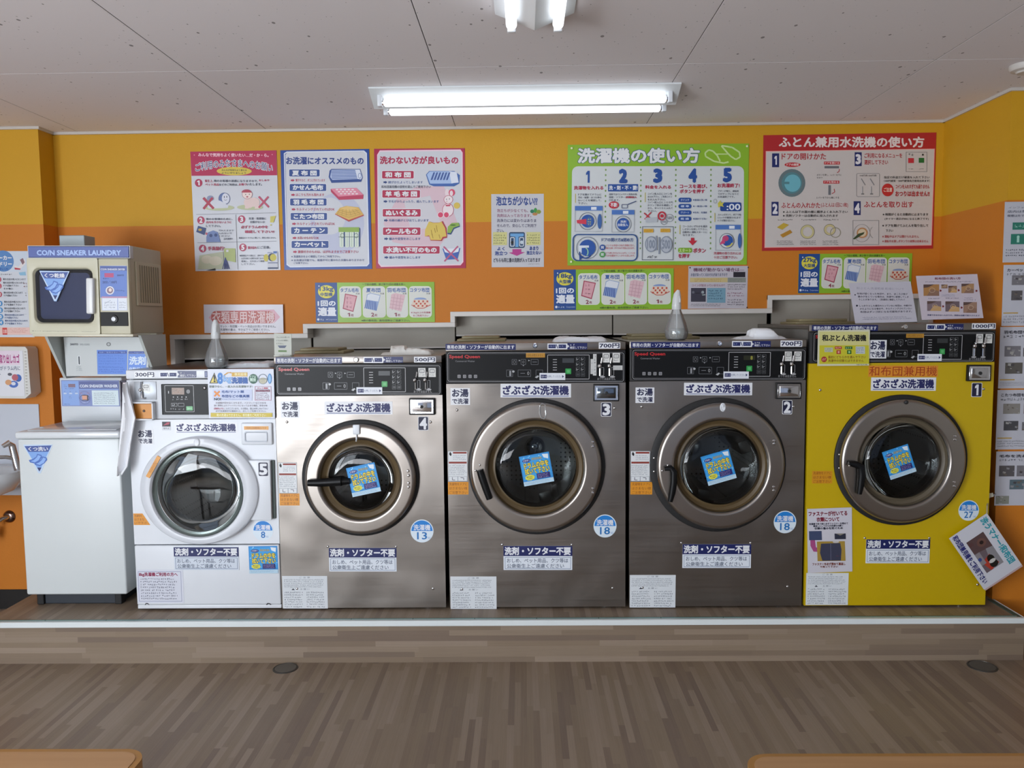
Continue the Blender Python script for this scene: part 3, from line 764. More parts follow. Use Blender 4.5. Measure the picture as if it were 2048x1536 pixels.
def zabu(W, px, plain=False):
    x0, y0, x1, y1 = px; h = y1-y0; w_ = x1-x0
    def fn(a):
        a.t('ざぶざぶ洗濯機', x0+w_*.035, y0+h*.14, x1-w_*.035, y0+h*.80, '#22265e', .035); a.r(x0+w_*.03, y0+h*.87, x1-w_*.03, y0+h*.92, '#2a3f86')
    stick(W, px, WHT, fn, 'white sticker with the machine name in navy')
def number(W, px, n):
    x0, y0, x1, y1 = px
    def fn(a):
        a.r(x0+1, y0+1, x1-1, y1-1, '#191b3a', 2); w_ = x1-x0; k = .32 if n == '1' else .2
        a.t(n, x0+w_*k, y0+3.5, x1-w_*k*.95, y1-3.5, WHT, .035)
    stick(W, px, WHT, fn, 'number sticker reading '+n, rad=.004, name='number_sticker')
def big_common(W, door, c):
    hot_sticker(W, c['hot'], d=c.get('hotd', .0008)); zabu(W, c['zabu']); number(W, c['num'][0], c['num'][1])
    x0, y0, x1, y1 = c['orange']
    fg = '#8a4a1c' if c.get('obg') is None else '#8c3c14'
    stick(W, c['orange'], c.get('obg', '#dd9326'), lambda a: art_orange(a, x0, y0, x1, y1, fg=fg), 'orange door warning sticker')
    if c.get('caution'): stick(W, c['caution'], '#dfe2e4', lambda a: art_caution(a, *c['caution']), 'white caution label with brown bars')
    bx, by, br = c['badge']; P = [(50+50*math.cos(2*PI*i/40), 50+50*math.sin(2*PI*i/40)) for i in range(40)]
    f = sub((bx-br, by-br, bx+br, by+br), YF-.0008); a = Art(f, .0002); art_badge(a, bx, by, br, c['kg'])
    a.board('round_badge', '#e4edf3', .0006, W, 'round blue and white badge reading '+c['kg'], poly=[(f.w/2+f.w/2*math.cos(2*PI*i/40), f.h/2+f.h/2*math.sin(2*PI*i/40)) for i in range(40)])
    px0, py0, px1, pm, py1 = c['plate']
    stick(W, (px0, py0, px1, py1), '#e2e8f0', lambda a: art_plate(a, px0, py0, px1, pm, py1), 'navy and white plate saying no detergent or softener needed', d=.002, t=.0018)
    for xx in (px0-2.5, px1-1): screw(xx, py0-3, W, YF, .0055)
    stick(W, c['fine'], '#dde2e6', lambda a: art_fine(a, *c['fine']), 'white label of fine print')
    stick(door, None, '#2f8fd6', art_blue, 'tilted blue sticker on the glass', YF, .0475, q=c['blue'], src=[(0, 0), (100, 0), (100, 100), (0, 100)], t=.0008)

# ---- number 4, 13 kg
c4 = dict(label='stainless coin washer marked 4 with its lever handle pointing left and a 500 yen sticker', quad=[(549, 713), (884, 711), (891.5, 1216), (563, 1216)],
    ctl=(552, 729, 882.5, 790), base=(722, 955.5, 118.5), ring=(720, 959.5, 114, 83, 67), control=lambda a, *p: art_control(a, *p, icons=3),
    rivets=[(816, 942), (817, 951), (817, 966), (817, 974)], screws=[(574, 844), (861, 844), (866, 1177), (594, 1177)],
    hot=(561, 802, 599, 836), zabu=(649, 803, 785, 829), num=((836, 833, 857, 861), '4'), orange=(559, 987, 599, 1011), caution=(557, 925, 594, 987),
    badge=(844, 1062, 23), kg='13', plate=(658, 1096, 793, 1115, 1143), fine=(565, 1152, 655, 1217), blue=[(692, 936), (748.5, 925), (762.5, 981.4), (705.5, 994.8)], lift=20)
W4, D4, _ = washer(c4); big_common(W4, D4, c4)
price_strip(W4, (551, 714.5, 684, 727.5), (712.5, 719.5), (727, 714, 766.5, 726), (767, 713.5, 806, 725.5), (828, 713.5, 871.5, 725), '500円')
slot_labels(W4, [(836.5, 736, 851, 754), (857, 736, 871.5, 754)]); coin_slots(W4, (829.5, 850), 760); start_sticker(W4, (713, 774.5, 764.5, 788.5))
coin_box(W4, (819, 796, 870.5, 829), 'bright', 'bright locked coin box')
cap_poly([(616, 966), (640, 965.5), (665, 964), (683, 963)], D4, 'handle', M_BLACK, YF-.062, [.014, .0165, .018, .019])
cap_poly([(683, 963), (700, 962)], D4, 'handle_arm', M_BLACK, YF-.052, [.016, .012])
f = sub((706, 849, 720, 869), YF-.05); bm = B(); box(bm, 0, f.w, 0, .008, 0, f.h, .004, 3, f); tube(bm, [f.loc(f.w/2, .004, .004), f.loc(f.w/2, -.02, .004), f.loc(f.w/2, -.026, .012)], .003, 8)
obj('hook', bm, M_WHITE, D4, 'white plastic hook', smooth=True)
# ---- number 3, 18 kg
c3 = dict(label='stainless coin washer marked 3 with 700 yen sticker and slanted black door handle', quad=[(890, 687), (1251, 684), (1251, 1217), (901, 1218)],
    ctl=(893, 703.5, 1250, 765), base=(1073, 933, 138), ring=(1071.5, 936, 134, 97.5, 82.5), control=lambda a, *p: art_control(a, *p, disp='#3a3d40'),
    rivets=[(1186, 884), (1186, 893), (1186, 977), (1186, 985.5)], screws=[(914, 820), (1229, 816), (1225, 1176), (924, 1178)],
    hot=(901, 776, 940, 810), zabu=(1001, 767.5, 1142, 795), num=((1202, 805, 1223, 833), '3'), orange=(896, 964, 937, 989), caution=(896, 902, 935, 963),
    badge=(1210, 1052, 23), kg='18', plate=(1007, 1092, 1144.5, 1112, 1140), fine=(901, 1153, 993, 1218), blue=[(1037, 913.7), (1097.5, 903.3), (1108.4, 961.8), (1049.3, 973)], lift=75)
W3, D3, _ = washer(c3); big_common(W3, D3, c3)
price_strip(W3, (891, 688, 1031.5, 700), (1070, 691), (1095, 687, 1134.5, 698.5), (1135, 686, 1174.5, 699), (1197.5, 685, 1240.5, 697.5), '700円')
slot_labels(W3, [(1205, 706, 1219.5, 725), (1225, 706, 1240, 725)]); coin_slots(W3, (1199, 1218), 732); start_sticker(W3, (1079, 746, 1130.5, 760))
for r_ in ((1186, 708, 1193, 751), (1181, 718, 1186, 748), (1226, 731, 1245, 740)):
    stick(W3, r_, '#c9cac8', lambda a, r_=r_: a.s(r_[0]+1.5, r_[1]+1.5, r_[2]-1.5, r_[3]-1.5, '#8d9094', 6 if r_[3]-r_[1] > 20 else 2), None, YF, .0076)
stick(W3, (1052, 706, 1090, 715), '#b8862c', lambda a: a.t('お札は使えません', 1055, 708, 1087, 713, '#6a4a14', 0), 'orange slip at the top of the control panel', YF, .0076)
coin_box(W3, (1186, 768, 1237.5, 802), 'dark', 'dark reflecting locked coin box')
cap_poly([(959, 940), (964, 955), (972, 978), (979, 998)], D3, 'handle', M_BLACK, YF-.058, [.0135, .0155, .0150, .013])
screw(951, 941, D3, YF-.047, .005); screw(959.5, 930, D3, YF-.047, .005)
bm = B(); p = onY(1086, 812, YF-.05); tube(bm, [p+Vector((-.013, 0, .002)), p+Vector((-.014, 0, -.03)), p+Vector((-.008, -.004, -.048)), p+Vector((.004, -.006, -.052)), p+Vector((.010, -.003, -.044))], .0028, 8)
tube(bm, [p+Vector((-.013, 0, .002)), p+Vector((-.004, 0, .010)), p+Vector((.008, 0, .006)), p+Vector((.011, 0, -.03)), p+Vector((.010, -.003, -.044))], .002, 8); obj('hook', bm, M_CLEAR, D3, 'clear plastic hook', smooth=True)
# ---- number 2, 18 kg
c2 = dict(label='stainless coin washer marked 2 with a spray bottle on its top', quad=[(1260, 681.5), (1615, 679), (1601, 1213), (1257, 1216)],
    ctl=(1263, 698, 1612, 760), base=(1434.5, 929.5, 135.5), ring=(1442, 933, 129.5, 94.5, 80.5), control=lambda a, *p: art_control(a, *p, disp='#24260f', digits='8'),
    rivets=[(1548.5, 881), (1548.5, 887.5), (1548, 973.5), (1548, 981)], screws=[(1283.5, 813.5), (1586, 813), (1575, 1173), (1285, 1175)],
    hot=(1271, 775, 1308.5, 806), zabu=(1368, 765.5, 1504.5, 790.5), num=((1564.5, 800.5, 1584.5, 828.5), '2'), orange=(1261, 964, 1304.5, 989), caution=(1261, 902, 1300, 963),
    badge=(1570, 1044, 22.5), kg='18', plate=(1365, 1088.5, 1502, 1108.5, 1136), fine=(1259.5, 1150, 1351, 1215), blue=[(1402, 913.2), (1459, 898.2), (1471.4, 955.3), (1415.7, 972.6)], lift=50)
W2, D2, _ = washer(c2); big_common(W2, D2, c2)
price_strip(W2, (1262, 684, 1400.5, 696), (1439, 687), (1464, 682, 1504, 694), (1504.5, 682, 1541.5, 694), (1561, 681, 1604.5, 693.5), '700円')
slot_labels(W2, [(1569.5, 703, 1583.5, 722), (1588.5, 703, 1603, 722)]); coin_slots(W2, (1562, 1582), 728); start_sticker(W2, (1447, 743, 1497.5, 757))
coin_box(W2, (1550, 765, 1600.5, 797.5), 'mirror', 'mirror-like locked coin box')
bm = B(); P = [onY(x, y, YF-.062) for x, y in ((1329, 938), (1341, 936), (1347, 943), (1347, 965), (1344, 986), (1340, 1003))]; tube(bm, P, [.008, .012, .0155, .0155, .0145, .011], 12)
obj('handle', bm, M_BLACK, D2, smooth=True); screw(1324.5, 941.5, D2, YF-.047, .005); screw(1336, 930.5, D2, YF-.047, .005)
for y in (916, 943): screw(1308, y, W2, YF-.014, .005)
bm = B(); lathe(bm, [(.0165, 0), (.0165, .003), (.012, .006), (.0105, .004), (0, .004)], onY(1445.5, 814.5, YF-.047), seg=20, sx=lambda r: (.72, 1.1)); lathe(bm, [(.004, .004), (.004, .010), (0, .012)], onY(1445, 812, YF-.047), seg=10)
obj('hook', bm, M_WHITE, D2, 'white oval hook', smooth=True)
# ---- number 1, 27 kg
M_YEL = mat('#c6a800', .38)
c1 = dict(label='bright yellow coin washer marked 1 with 1000 yen sticker and steel door ring', quad=[(1622, 649), (1992, 646), (1970, 1206), (1605, 1212)], face=M_YEL, body=mat('#8d8b87', .4, .6),
    ctl=(1625, 664, 1990, 724), base=(1799.5, 920, 131.5), ring=(1807, 923.5, 126, 91, 77), control=lambda a, *p: art_control(a, *p, s=.93),
    rivets=[(1910, 872), (1910, 879), (1908.5, 964), (1908.5, 972.5)], screws=[(1640, 780), (1967, 778), (1955, 1169)],
    hot=(1738, 680, 1773, 717), hotd=.0076, zabu=(1742, 755, 1872, 781.5), num=((1943, 765.5, 1964, 794), '1'), orange=(1624, 942, 1664.5, 967), obg='#d0911c',
    badge=(1937.5, 1021, 20.5), kg='27', plate=(1732, 1079, 1859.5, 1097.5, 1126.5), fine=(1612, 1146, 1696.5, 1210), blue=[(1766, 903.6), (1817.6, 887.6), (1830.5, 942.4), (1779, 961)], lift=10, gask=mat('#5f5544', .5))
W1, D1, _ = washer(c1); big_common(W1, D1, c1)
price_strip(W1, (1624, 650, 1756, 662), (1809.5, 653.5), (1853, 648.5, 1890, 660), (1890.5, 648, 1927, 659.5), (1944, 646.5, 1991.5, 658), '1000円')
slot_labels(W1, [(1952.5, 668, 1966, 686.5), (1971, 668, 1984.5, 686.5)]); coin_slots(W1, (1947.5, 1965), 692); start_sticker(W1, (1835, 708, 1883.5, 722))
stick(W1, (1812.5, 667.5, 1848, 675.5), '#b8862c', lambda a: a.t('お札は使えません', 1815, 669, 1845, 674, '#6a4a14', 0), 'orange slip at the top of the control panel', YF, .0076)
stick(W1, (1737, 731, 1876, 753.5), '#d98d2a', lambda a: a.t('和布団兼用機', 1738.5, 732.5, 1874, 752, '#a3300e', .0), 'orange sticker with red writing: also for futons')
coin_box(W1, (1931.5, 729.5, 1978, 762), 'keyed', 'bright locked coin box')
bm = B(); P = [onY(x, y, YF-.062) for x, y in ((1697, 927), (1712, 929), (1722, 934), (1723, 950), (1721, 970), (1718, 988))]; tube(bm, P, [.009, .014, .0165, .016, .0145, .011], 12)
obj('handle', bm, M_BLACK, D1, smooth=True); screw(1698.5, 931.5, D1, YF-.08, .004)
for y in (909, 936): screw(1678.5, y, W1, YF-.014, .005)
screw(1812.5, 804.5, D1, YF-.047, .009, 'lock_screw', M_DGREY)
f = frameY([(1637, 660.5), (1741, 659.5), (1737, 731), (1634, 732)], YF-.016); f.src(zq((0, 0, 1), [(250, 540), (730, 535), (715, 865), (245, 868)]))
a = Art(f, .0003); a.r(262, 552, 716, 850, '#c5bf2c'); a.r(262, 552, 716, 680, '#cfcb86')
a.t('和ぶとん洗濯機', 288, 583, 692, 640, '#1c1c14', .035)
a.r(308, 700, 385, 742, '#b9c0a8'); a.s(312, 706, 382, 738, '#555', 2); a.r(595, 690, 680, 758, '#bcc4c4'); a.s(600, 696, 676, 752, '#4a5a88', 3)
a.r(403, 690, 467, 716, '#b3402a'); a.s(408, 695, 462, 712, '#e8c8b8'); a.r(418, 724, 458, 760, '#b3402a'); a.r(430, 732, 446, 752, '#d8a090')
a.r(497, 690, 565, 716, '#2a6a20'); a.s(502, 695, 560, 712, '#b8d8a8'); a.r(515, 724, 555, 760, '#2a6a20'); a.r(527, 732, 543, 752, '#a0c890')
a.e(305, 808, 26, 26, '#a02828', 12); a.t('必ず', 288, 796, 322, 820, '#e0b0a0', .01)
a.t('最初にどちらかを選んで下さい', 342, 775, 685, 800, '#8a5a14', .012); a.t('洗濯中の切替えはできません', 342, 808, 665, 832, '#8a5a14', .012); a.s(598, 852, 705, 862, '#555')
sg = a.board('futon_sign', '#d3d2b8', .002, W1, 'yellow-green framed sign about the futon course')
f = frameY([(1617, 1018), (1706, 1014.5), (1702.5, 1143), (1613, 1146)], YF-.003); f.src([(112, 118), (745, 108), (715, 1005), (90, 1020)])
a = Art(f, .0003, .5); a.t('ファスナーが付いてる', 132, 155, 675, 220, '#7c1230', .035); a.t('衣類について', 240, 240, 560, 300, '#7c1230', .035)
a.t('洗濯機で洗う前に必ずファスナーを閉めて', 132, 318, 680, 345, INK, .03); a.t('裏返しにしてからお洗濯をお願い', 190, 348, 610, 375, INK, .03); a.t('衣類の傷みを防ぐため', 205, 380, 605, 412, INK, .03)
a.r(125, 432, 305, 560, '#3c4868'); a.r(485, 472, 642, 552, '#2c3044'); a.p([(500, 472), (565, 500), (630, 472)], '#8a8478')
a.p([(140, 560), (205, 560), (215, 660), (300, 680), (300, 730), (180, 720), (140, 640)], '#a84a80')
a.r(232, 580, 625, 855, '#a88a38'); a.p([(290, 610), (560, 605), (575, 700), (560, 850), (300, 850), (270, 740)], '#3a3c52'); a.l([(425, 600), (420, 850)], 10, '#5c5e74'); a.e(500, 590, 45, 14, '#c8c4c0'); a.s(490, 780, 560, 795, '#8a3440')
a.t('ファスナーを必ず閉めて裏返し', 158, 878, 622, 915, '#7a3a28', .03); a.t('で洗って下さい', 262, 920, 515, 948, '#7a3a28', .03)
a.board('notice_sheet', '#cfcdd6', .001, W1, 'white notice sheet about clothes with zips')

# ---- number 5, the white 8 kg one
def ctl5(a, L, T, R, Bt):
    a.fr(330, 771, 388, 824, .8, '#9a9a9c', 1); a.r(344, 775.5, 369, 789, '#6a4420'); a.s(347, 777.5, 366, 787, '#98642c', 2)
    for k in range(4): a.r(346+8.5*k, 793, 348+8.5*k, 795, '#b0b0b4'); a.s(344+8.5*k, 797, 350+8.5*k, 800, '#b0b0b4')
    a.e(377, 783, 3.5, 4, '#222226'); a.o(377, 783, 3.5, 4, .6, '#66686c'); a.fr(342, 806, 354, 813, .6, '#88888c', 1); a.s(344, 808, 352, 811.5, '#c0c0c4'); a.fr(356, 806, 368, 813, .6, '#88888c', 1)
    a.s(340, 816, 352, 820, '#808084'); a.s(356, 816, 368, 820, '#808084'); a.r(372, 812.5, 385, 821, '#2f9a4a', 1); a.t('スタート', 374, 815, 383, 819, '#bfe0c4', 0); a.r(337, 782, 338.5, 787, '#b0b0b4')
def washer5():
    q = [(254, 739), (548, 738), (563, 1212), (273, 1214)]
    tl, tr, br, bl = [onY(*p, YF) for p in q]; x0 = (tl.x+bl.x)/2; x1 = (tr.x+br.x)/2; zt = (tl.z+tr.z)/2
    W = thing('washing_machine', ((x0+x1)/2, YF+.4, PLZ), 'white front-loading coin washer marked 5 with 300 yen sticker, smallest of the row', 'washing machine')
    z = lambda y, x=400: onY(x, y, YF).z
    D = .72; bm = B()
    box(bm, x0+.004, x0+.02, YF+.02, YF+D, ZB+.01, zt-.004); box(bm, x1-.02, x1-.004, YF+.02, YF+D, ZB+.01, zt-.004); box(bm, x0+.004, x1-.004, YF+D-.02, YF+D, ZB+.01, zt-.004); box(bm, x0+.004, x1-.004, YF+.02, YF+D, ZB+.01, ZB+.03)
    obj('cabinet', bm, M_WHITE, W)
    bm = B(); box(bm, x0+.002, x1-.002, YF+.006, YF+D, zt-.018, zt, .004, 2); obj('top_panel', bm, steel('white_machine_top', '#8c8a8a', .3, 0, False), W, smooth=True)
    gx, gy, gr = 395.5, 984, 93.5; cc = onY(gx, gy, YF-.03); Rg = gr*(YF-.03)/F
    bm = B(); plate_hole(bm, x0, x1, z(1088), z(838.5), cc.x, cc.z, Rg*.92, Rg*.92, YF, .02); obj('front_panel', bm, M_WHITE, W)
    bm = B(); box(bm, x0+.001, x1-.001, YF-.006, YF+.02, ZB+.018, z(1090), .006, 3); obj('lower_panel', bm, M_WHITE, W, smooth=True)
    bm = B(); box(bm, x0+.001, x1-.001, YF-.001, YF+.02, ZB, ZB+.017, .003, 2); obj('kick_strip', bm, M_WHITE, W, smooth=True)
    bm = B(); box(bm, x0, x1, YF-.004, YF+.02, z(837.5), z(758.5), .004, 2); obj('upper_panel', bm, mat('#d3d7dc', .35), W, smooth=True)
    bm = B(); box(bm, x0, x1, YF-.006, YF+.02, z(757), zt-.0005, .006, 3); obj('header_strip', bm, M_WHITE, W, smooth=True)
    # door
    ox, oy = onY(398.5, 982, YF-.03).x, onY(398.5, 982, YF-.03).z; Ro = 111*(YF-.03)/F; Ex = 121.5/111
    bm = B(); n = 96
    prof = [(1, .0), (1, .022), (.97, .034), (.85, .040), (.4, .044), (.14, .042), (.04, .036), (0, .028), (0, .01)]
    rings = []
    for t, d in prof:
        rr = []
        for i in range(n):
            a_ = 2*PI*i/n; co, so = math.cos(a_), math.sin(a_)
            po = Vector((ox+Ro*Ex*co, 0, oy+Ro*so)); pi_ = Vector((cc.x+Rg*co, 0, cc.z+Rg*so)); p = pi_.lerp(po, t); rr.append(bm.verts.new((p.x, YF-d, p.z)))
        rings.append(rr)
    for A_, B_ in zip(rings, rings[1:]):
        for i in range(n): bm.faces.new((A_[i], A_[(i+1) % n], B_[(i+1) % n], B_[i]))
    door = obj('door', bm, mat('#d4d8de', .3), W, smooth=True)
    bm = B(); lathe(bm, [(Rg-.001, .030), (Rg-.006, .020), (Rg-.014, .016), (Rg*.93, .010), (Rg*.9, .014)], (cc.x, YF, cc.z), seg=64); obj('inner_ring', bm, mat('#7f8b88', .25, .6), door, smooth=True)
    bm = B(); lathe(bm, [(Rg*.93, .014), (Rg*.9, .024), (Rg*.8, .030), (Rg*.6, .033), (0, .036)], (cc.x, YF, cc.z), seg=64); obj('door_glass', bm, M_GLASS, door, smooth=True)
    # glass bowl reaching into the drum
    bm = B(); lathe(bm, [(Rg*.9, .0), (Rg*.82, -.05), (Rg*.62, -.10), (Rg*.3, -.12), (0, -.122)], (cc.x+.01, YF, cc.z), seg=56); obj('glass_bowl', bm, M_GLASS, door, smooth=True)
    bm = B(); lathe(bm, [(Rg*.93, .0), (Rg*.96, -.05), (Rg*.9, -.08), (Rg*.95, -.11)], (cc.x, YF, cc.z), seg=48); obj('rubber_boot', bm, mat('#3a4442', .35), W, smooth=True)
    bm = B(); lathe(bm, [(Rg*.95, -.115), (Rg*1.12, -.12), (Rg*1.12, -.45), (0, -.46)], (cc.x, YF, cc.z), seg=48); dr = obj('drum', bm, M_DRUM, W, smooth=True)
    for k_ in range(3):
        an = math.radians(75+120*k_); bm = B(); rd = Rg*1.12
        for v in box(bm, -.03, .03, .14, .43, rd-.07, rd-.004, .012, 2):
            x, zz = v.co.x, v.co.z; v.co.x, v.co.z = x*math.cos(an)-zz*math.sin(an), x*math.sin(an)+zz*math.cos(an); v.co += Vector((cc.x, YF, cc.z))
        obj('lifter', bm, M_DRUMB, dr, smooth=True)
    for fx in (x0+.06, x1-.06):
        for yy in (YF+.06, YF+D-.06):
            bm = B(); lathe(bm, [(0, 0), (.02, 0), (.02, .012), (0, .012)], (fx, yy, PLZ), 'Z', 16); obj('foot', bm, M_DGREY, W)
    # hinge cover and its dark recess
    f = sub((497, 919, 545, 1038), YF); bm = B(); box(bm, 0, f.w, 0, .024, 0, f.h, .004, 2, f); obj('hinge_cover', bm, M_WHITE, W, smooth=True)
    f = sub((545.5, 920, 551, 1036), YF); bm = B(); box(bm, 0, f.w, 0, .008, 0, f.h, .001, 1, f); obj('hinge_recess', bm, mat('#4a5450', .6), W)
    number_px = (516, 924, 537, 953)
    def nf(a): a.r(517, 925, 536, 952, '#191b3a', 2.5); a.t('5', 519.5, 928.5, 533.5, 949, WHT, .035)
    stick(W, number_px, WHT, nf, 'number sticker reading 5', YF, .0248, 'number_sticker', rad=.004)
    # soap drawer
    f = sub((484, 845, 546, 889), YF); bm = B(); box(bm, 0, f.w, 0, .012, 0, f.h, .006, 3, f); dw = obj('soap_drawer', bm, M_WHITE, W, smooth=True)
    f2 = sub((489, 863, 535, 884), YF-.0125); bm = B()
    w_, h_ = f2.w, f2.h; O_ = rpoly(0, 0, w_, h_, .008, 4); I_ = rpoly(.004, .004, w_-.004, h_-.004, .006, 4); K_ = rpoly(.010, .006, w_-.006, h_-.010, .005, 4)
    rg = [[bm.verts.new(f2.loc(u, v, d)) for u, v in P_] for P_, d in ((O_, 0), (O_, .003), (I_, .003), (K_, -.007))]
    for A_, B_ in zip(rg, rg[1:]):
        for i in range(len(A_)): bm.faces.new((A_[i], A_[(i+1) % len(A_)], B_[(i+1) % len(A_)], B_[i]))
    bm.faces.new(rg[-1]); obj('drawer_grip', bm, mat('#b9bfc8', .4), dw, smooth=True)
    stick(dw, (488, 852.5, 537, 859.5), '#d99a3c', lambda a: a.t('洗剤は自動投入です', 492, 854, 533, 858, '#a8641c', 0), 'orange slip on the soap drawer', YF, .0127)
    # price strip
    price_strip(W, None, None, (319, 743.5, 355, 755), (355.5, 742, 392.5, 755), (269, 743, 310, 755.5), '300円', .0068)
    stick(W, (409, 742, 415, 755), '#16205c', lambda a: a.r(411, 744, 413, 753, '#8f9ac0'), None, YF, .0068)
    # coin slot plate and coin tray
    o_, f = slab((270, 763, 314, 799), YF, .004, .007, mat('#a7acb2', .35, .3), W, 'coin_plate')
    slot_labels(W, [(284.5, 768, 299.5, 783)], .0078)
    p = onY(281, 780, YF-.014); bm = B(); bmesh.ops.create_uvsphere(bm, u_segments=12, v_segments=8, radius=.008, matrix=Matrix.Translation(p)); tube(bm, [p, p+Vector((.004, 0, .035))], .003, 8); tube(bm, [p+Vector((.003, 0, 0)), p+Vector((.004, 0, -.034)), p+Vector((.016, 0, -.036))], .004, 8); obj('coin_lever', bm, M_CHROME, W, smooth=True)
    f = sub((264, 803, 312.5, 839), YF); bm = B(); w_, h_ = f.w, f.h
    for a4 in ((0, w_, 0, .006), (0, w_, h_-.006, h_), (0, .008, 0, h_), (w_-.006, w_, 0, h_)): box(bm, a4[0], a4[1], .0, .030, a4[2], a4[3], .0015, 2, f)
    ct = obj('coin_box', bm, M_WHITE, W, 'coin box with an orange face', smooth=True)
    bm = B(); box(bm, .0075, w_-.0055, .004, .008, .0055, h_-.0055, 0, 1, f); obj('coin_box_side', bm, mat('#6f8078', .5), ct)
    bm = B(); box(bm, .016, w_-.006, .008, .014, .006, h_-.008, .001, 1, f); obj('coin_box_face', bm, mat('#d08a34', .45), ct)
    bm = B(); lathe(bm, [(.0055, .014), (.005, .017), (0, .017)], f.loc(w_*.56, h_*.5), seg=14); obj('lock', bm, mat('#4a2c10', .5), ct)
    o_, f = slab((325, 768, 419, 829), YF, .004, .009, M_BLACK, W, 'control_panel'); f = sub((325, 768, 419, 829), YF-.0092); a = Art(f, .0002, .3); ctl5(a, 325, 768, 419, 829); a.board('control_face', M_BLACK, .0004, o_)
    screw(409.5, 776, W, YF-.009, .008, 'key_lock', mat('#9a9a9e', .3, 1))
    # printed sign hanging over the right of the controls
    Z = (400, 730, 12.8)
    f = frameY(zq(Z, [(195, 105), (1890, 105), (1915, 1365), (225, 1370)]), YF-.013); f.src([(195, 105), (1890, 105), (1915, 1365), (225, 1370)]); a = Art(f, .0002)
    a.p([(240, 470), (375, 185), (470, 470)], '#22222a'); a.p([(275, 450), (375, 230), (440, 450)], '#dccb62'); a.t('!', 362, 260, 392, 430, BLK, .04)
    a.t('8', 462, 210, 582, 470, '#3a7cc8', .03, '#8fbcec', .06); a.t('kg', 620, 270, 810, 470, '#8fbcec', .02, '#2a5ea8', .05); a.p([(620, 250), (700, 190), (800, 180), (830, 215), (740, 205), (640, 262)], '#c8942a')
    a.r(820, 190, 1220, 290, '#d0a63a'); a.t('専用設備', 890, 200, 1200, 275, '#ece4b4', .02); a.t('洗濯機', 825, 320, 1225, 470, '#1e5aa8', .05)
    a.e(1370, 355, 115, 125, '#1f5a44'); a.t('ドアは', 1290, 270, 1440, 330, '#c6e0d0', .02); a.t('開放', 1290, 335, 1440, 420, '#c6e0d0', .03); a.o(1615, 360, 120, 130, 14, '#5a6a78'); a.e(1615, 400, 95, 80, '#c2bfa8'); a.s(1540, 370, 1690, 460, '#7d7f70', 3); a.e(1790, 350, 52, 130, '#3f87c8'); a.e(1790, 350, 30, 100, '#8fbce2'); a.l([(1480, 355), (1735, 355)], 12, '#3a4a58')
    a.t('容量少なく、一度入れる洗濯物です!', 240, 520, 1340, 580, '#66756a', .012)
    a.r(330, 630, 1340, 905, '#c6cfe8'); a.l([(370, 670), (510, 800)], 46, '#e08a3a'); a.l([(510, 670), (370, 800)], 46, '#e08a3a'); a.t('NO!', 368, 845, 540, 900, BLK, .05)
    a.t('毛布/マット類', 560, 650, 1130, 715, '#2c4f92', .035); a.t('布団などの寝具類', 560, 760, 1270, 830, '#20488e', .035); a.s(560, 860, 1270, 885, '#4a5f96', 1)
    a.fr(1410, 545, 1825, 905, 8, '#b04a6a'); a.t('ペット用品', 1465, 575, 1740, 610, '#c23a50', .03); a.r(1435, 630, 1790, 685, '#6a2044'); a.s(1450, 640, 1770, 675, '#d8b8c8', 1); a.s(1440, 700, 1800, 890, '#8a5a74', 4)
    a.t('洗濯機が回せなくなります。バスマットなどの水を', 400, 945, 1690, 992, '#6a5a66', .0); a.t('弾く敷物によりアンバランスになって止まる場合、安全の為', 360, 1012, 1720, 1062, '#6a5a66', .0)
    a.t('自動停止する', 360, 1088, 600, 1140, '#b02a50', .01); a.t('ことがございます。その際は、係にお申し付け下さい', 620, 1088, 1745, 1140, '#5a5a6a', .0); a.t('必ず洗濯表示を確認の上、正しくご利用ください。', 400, 1155, 1690, 1200, '#5a5a6a', .0)
    a.r(275, 1225, 1850, 1330, '#cdb83a'); a.t('靴の洗濯はできません。専用機をご利用下さい', 430, 1245, 1690, 1315, '#ede8b4', .02)
    a.board('notice_sign', '#d3d8e4', .002, W, 'glossy printed sign with warning triangle over the controls')
    stick(W, (324, 843, 341.5, 860.5), '#c6cad0', lambda a: (a.r(324.5, 843.5, 341, 853, '#28222a'), a.p([(326, 851), (334, 845), (340, 844.5), (338, 849)], '#b0485a'), a.s(326, 855, 340, 859, '#444')), 'small black and red label')
    zabu(W, (349, 844.5, 475.5, 866.5)); hot_sticker(W, (274, 858.5, 307, 889))
    stick(W, None, '#dd9836', lambda a: a.t('さわらないで', 12, 20, 88, 80, '#a8641c', 0), 'tilted orange strip on the door ring', YF, .0468, q=[(321.5, 911.5), (319, 916), (296.5, 955.5), (293, 950.5)][:0] or [(314, 911), (321, 914.5), (299, 957), (292, 952.5)], src=[(0, 0), (0, 100), (100, 100), (100, 0)][:0] or [(0, 0), (100, 0), (100, 100), (0, 100)])
    f = sub((267, 1027, 300, 1050), YF-.0008); a = Art(f, .0002)
    for k, s_ in enumerate(('洗濯物を', 'はさまな', 'いで下さ')): a.t(s_, 269, 1029+7.3*k, 284+4.5*k, 1034+7.3*k, '#8a4a1c', 0)
    a.board('sticker', '#dd9326', .0006, W, 'orange door warning sticker with a cut corner', poly=[(0, 0), (f.w, 0), (f.w*.55, f.h), (0, f.h)])
    bx, by, br = 526, 1061, 20.5; f = sub((bx-br, by-br, bx+br, by+br), YF-.0008); a = Art(f, .0002); art_badge(a, bx, by, br, '8')
    a.board('round_badge', '#e4edf3', .0006, W, 'round blue and white badge reading 8', poly=[(f.w/2+f.w/2*math.cos(2*PI*i/40), f.h/2+f.h/2*math.sin(2*PI*i/40)) for i in range(40)])
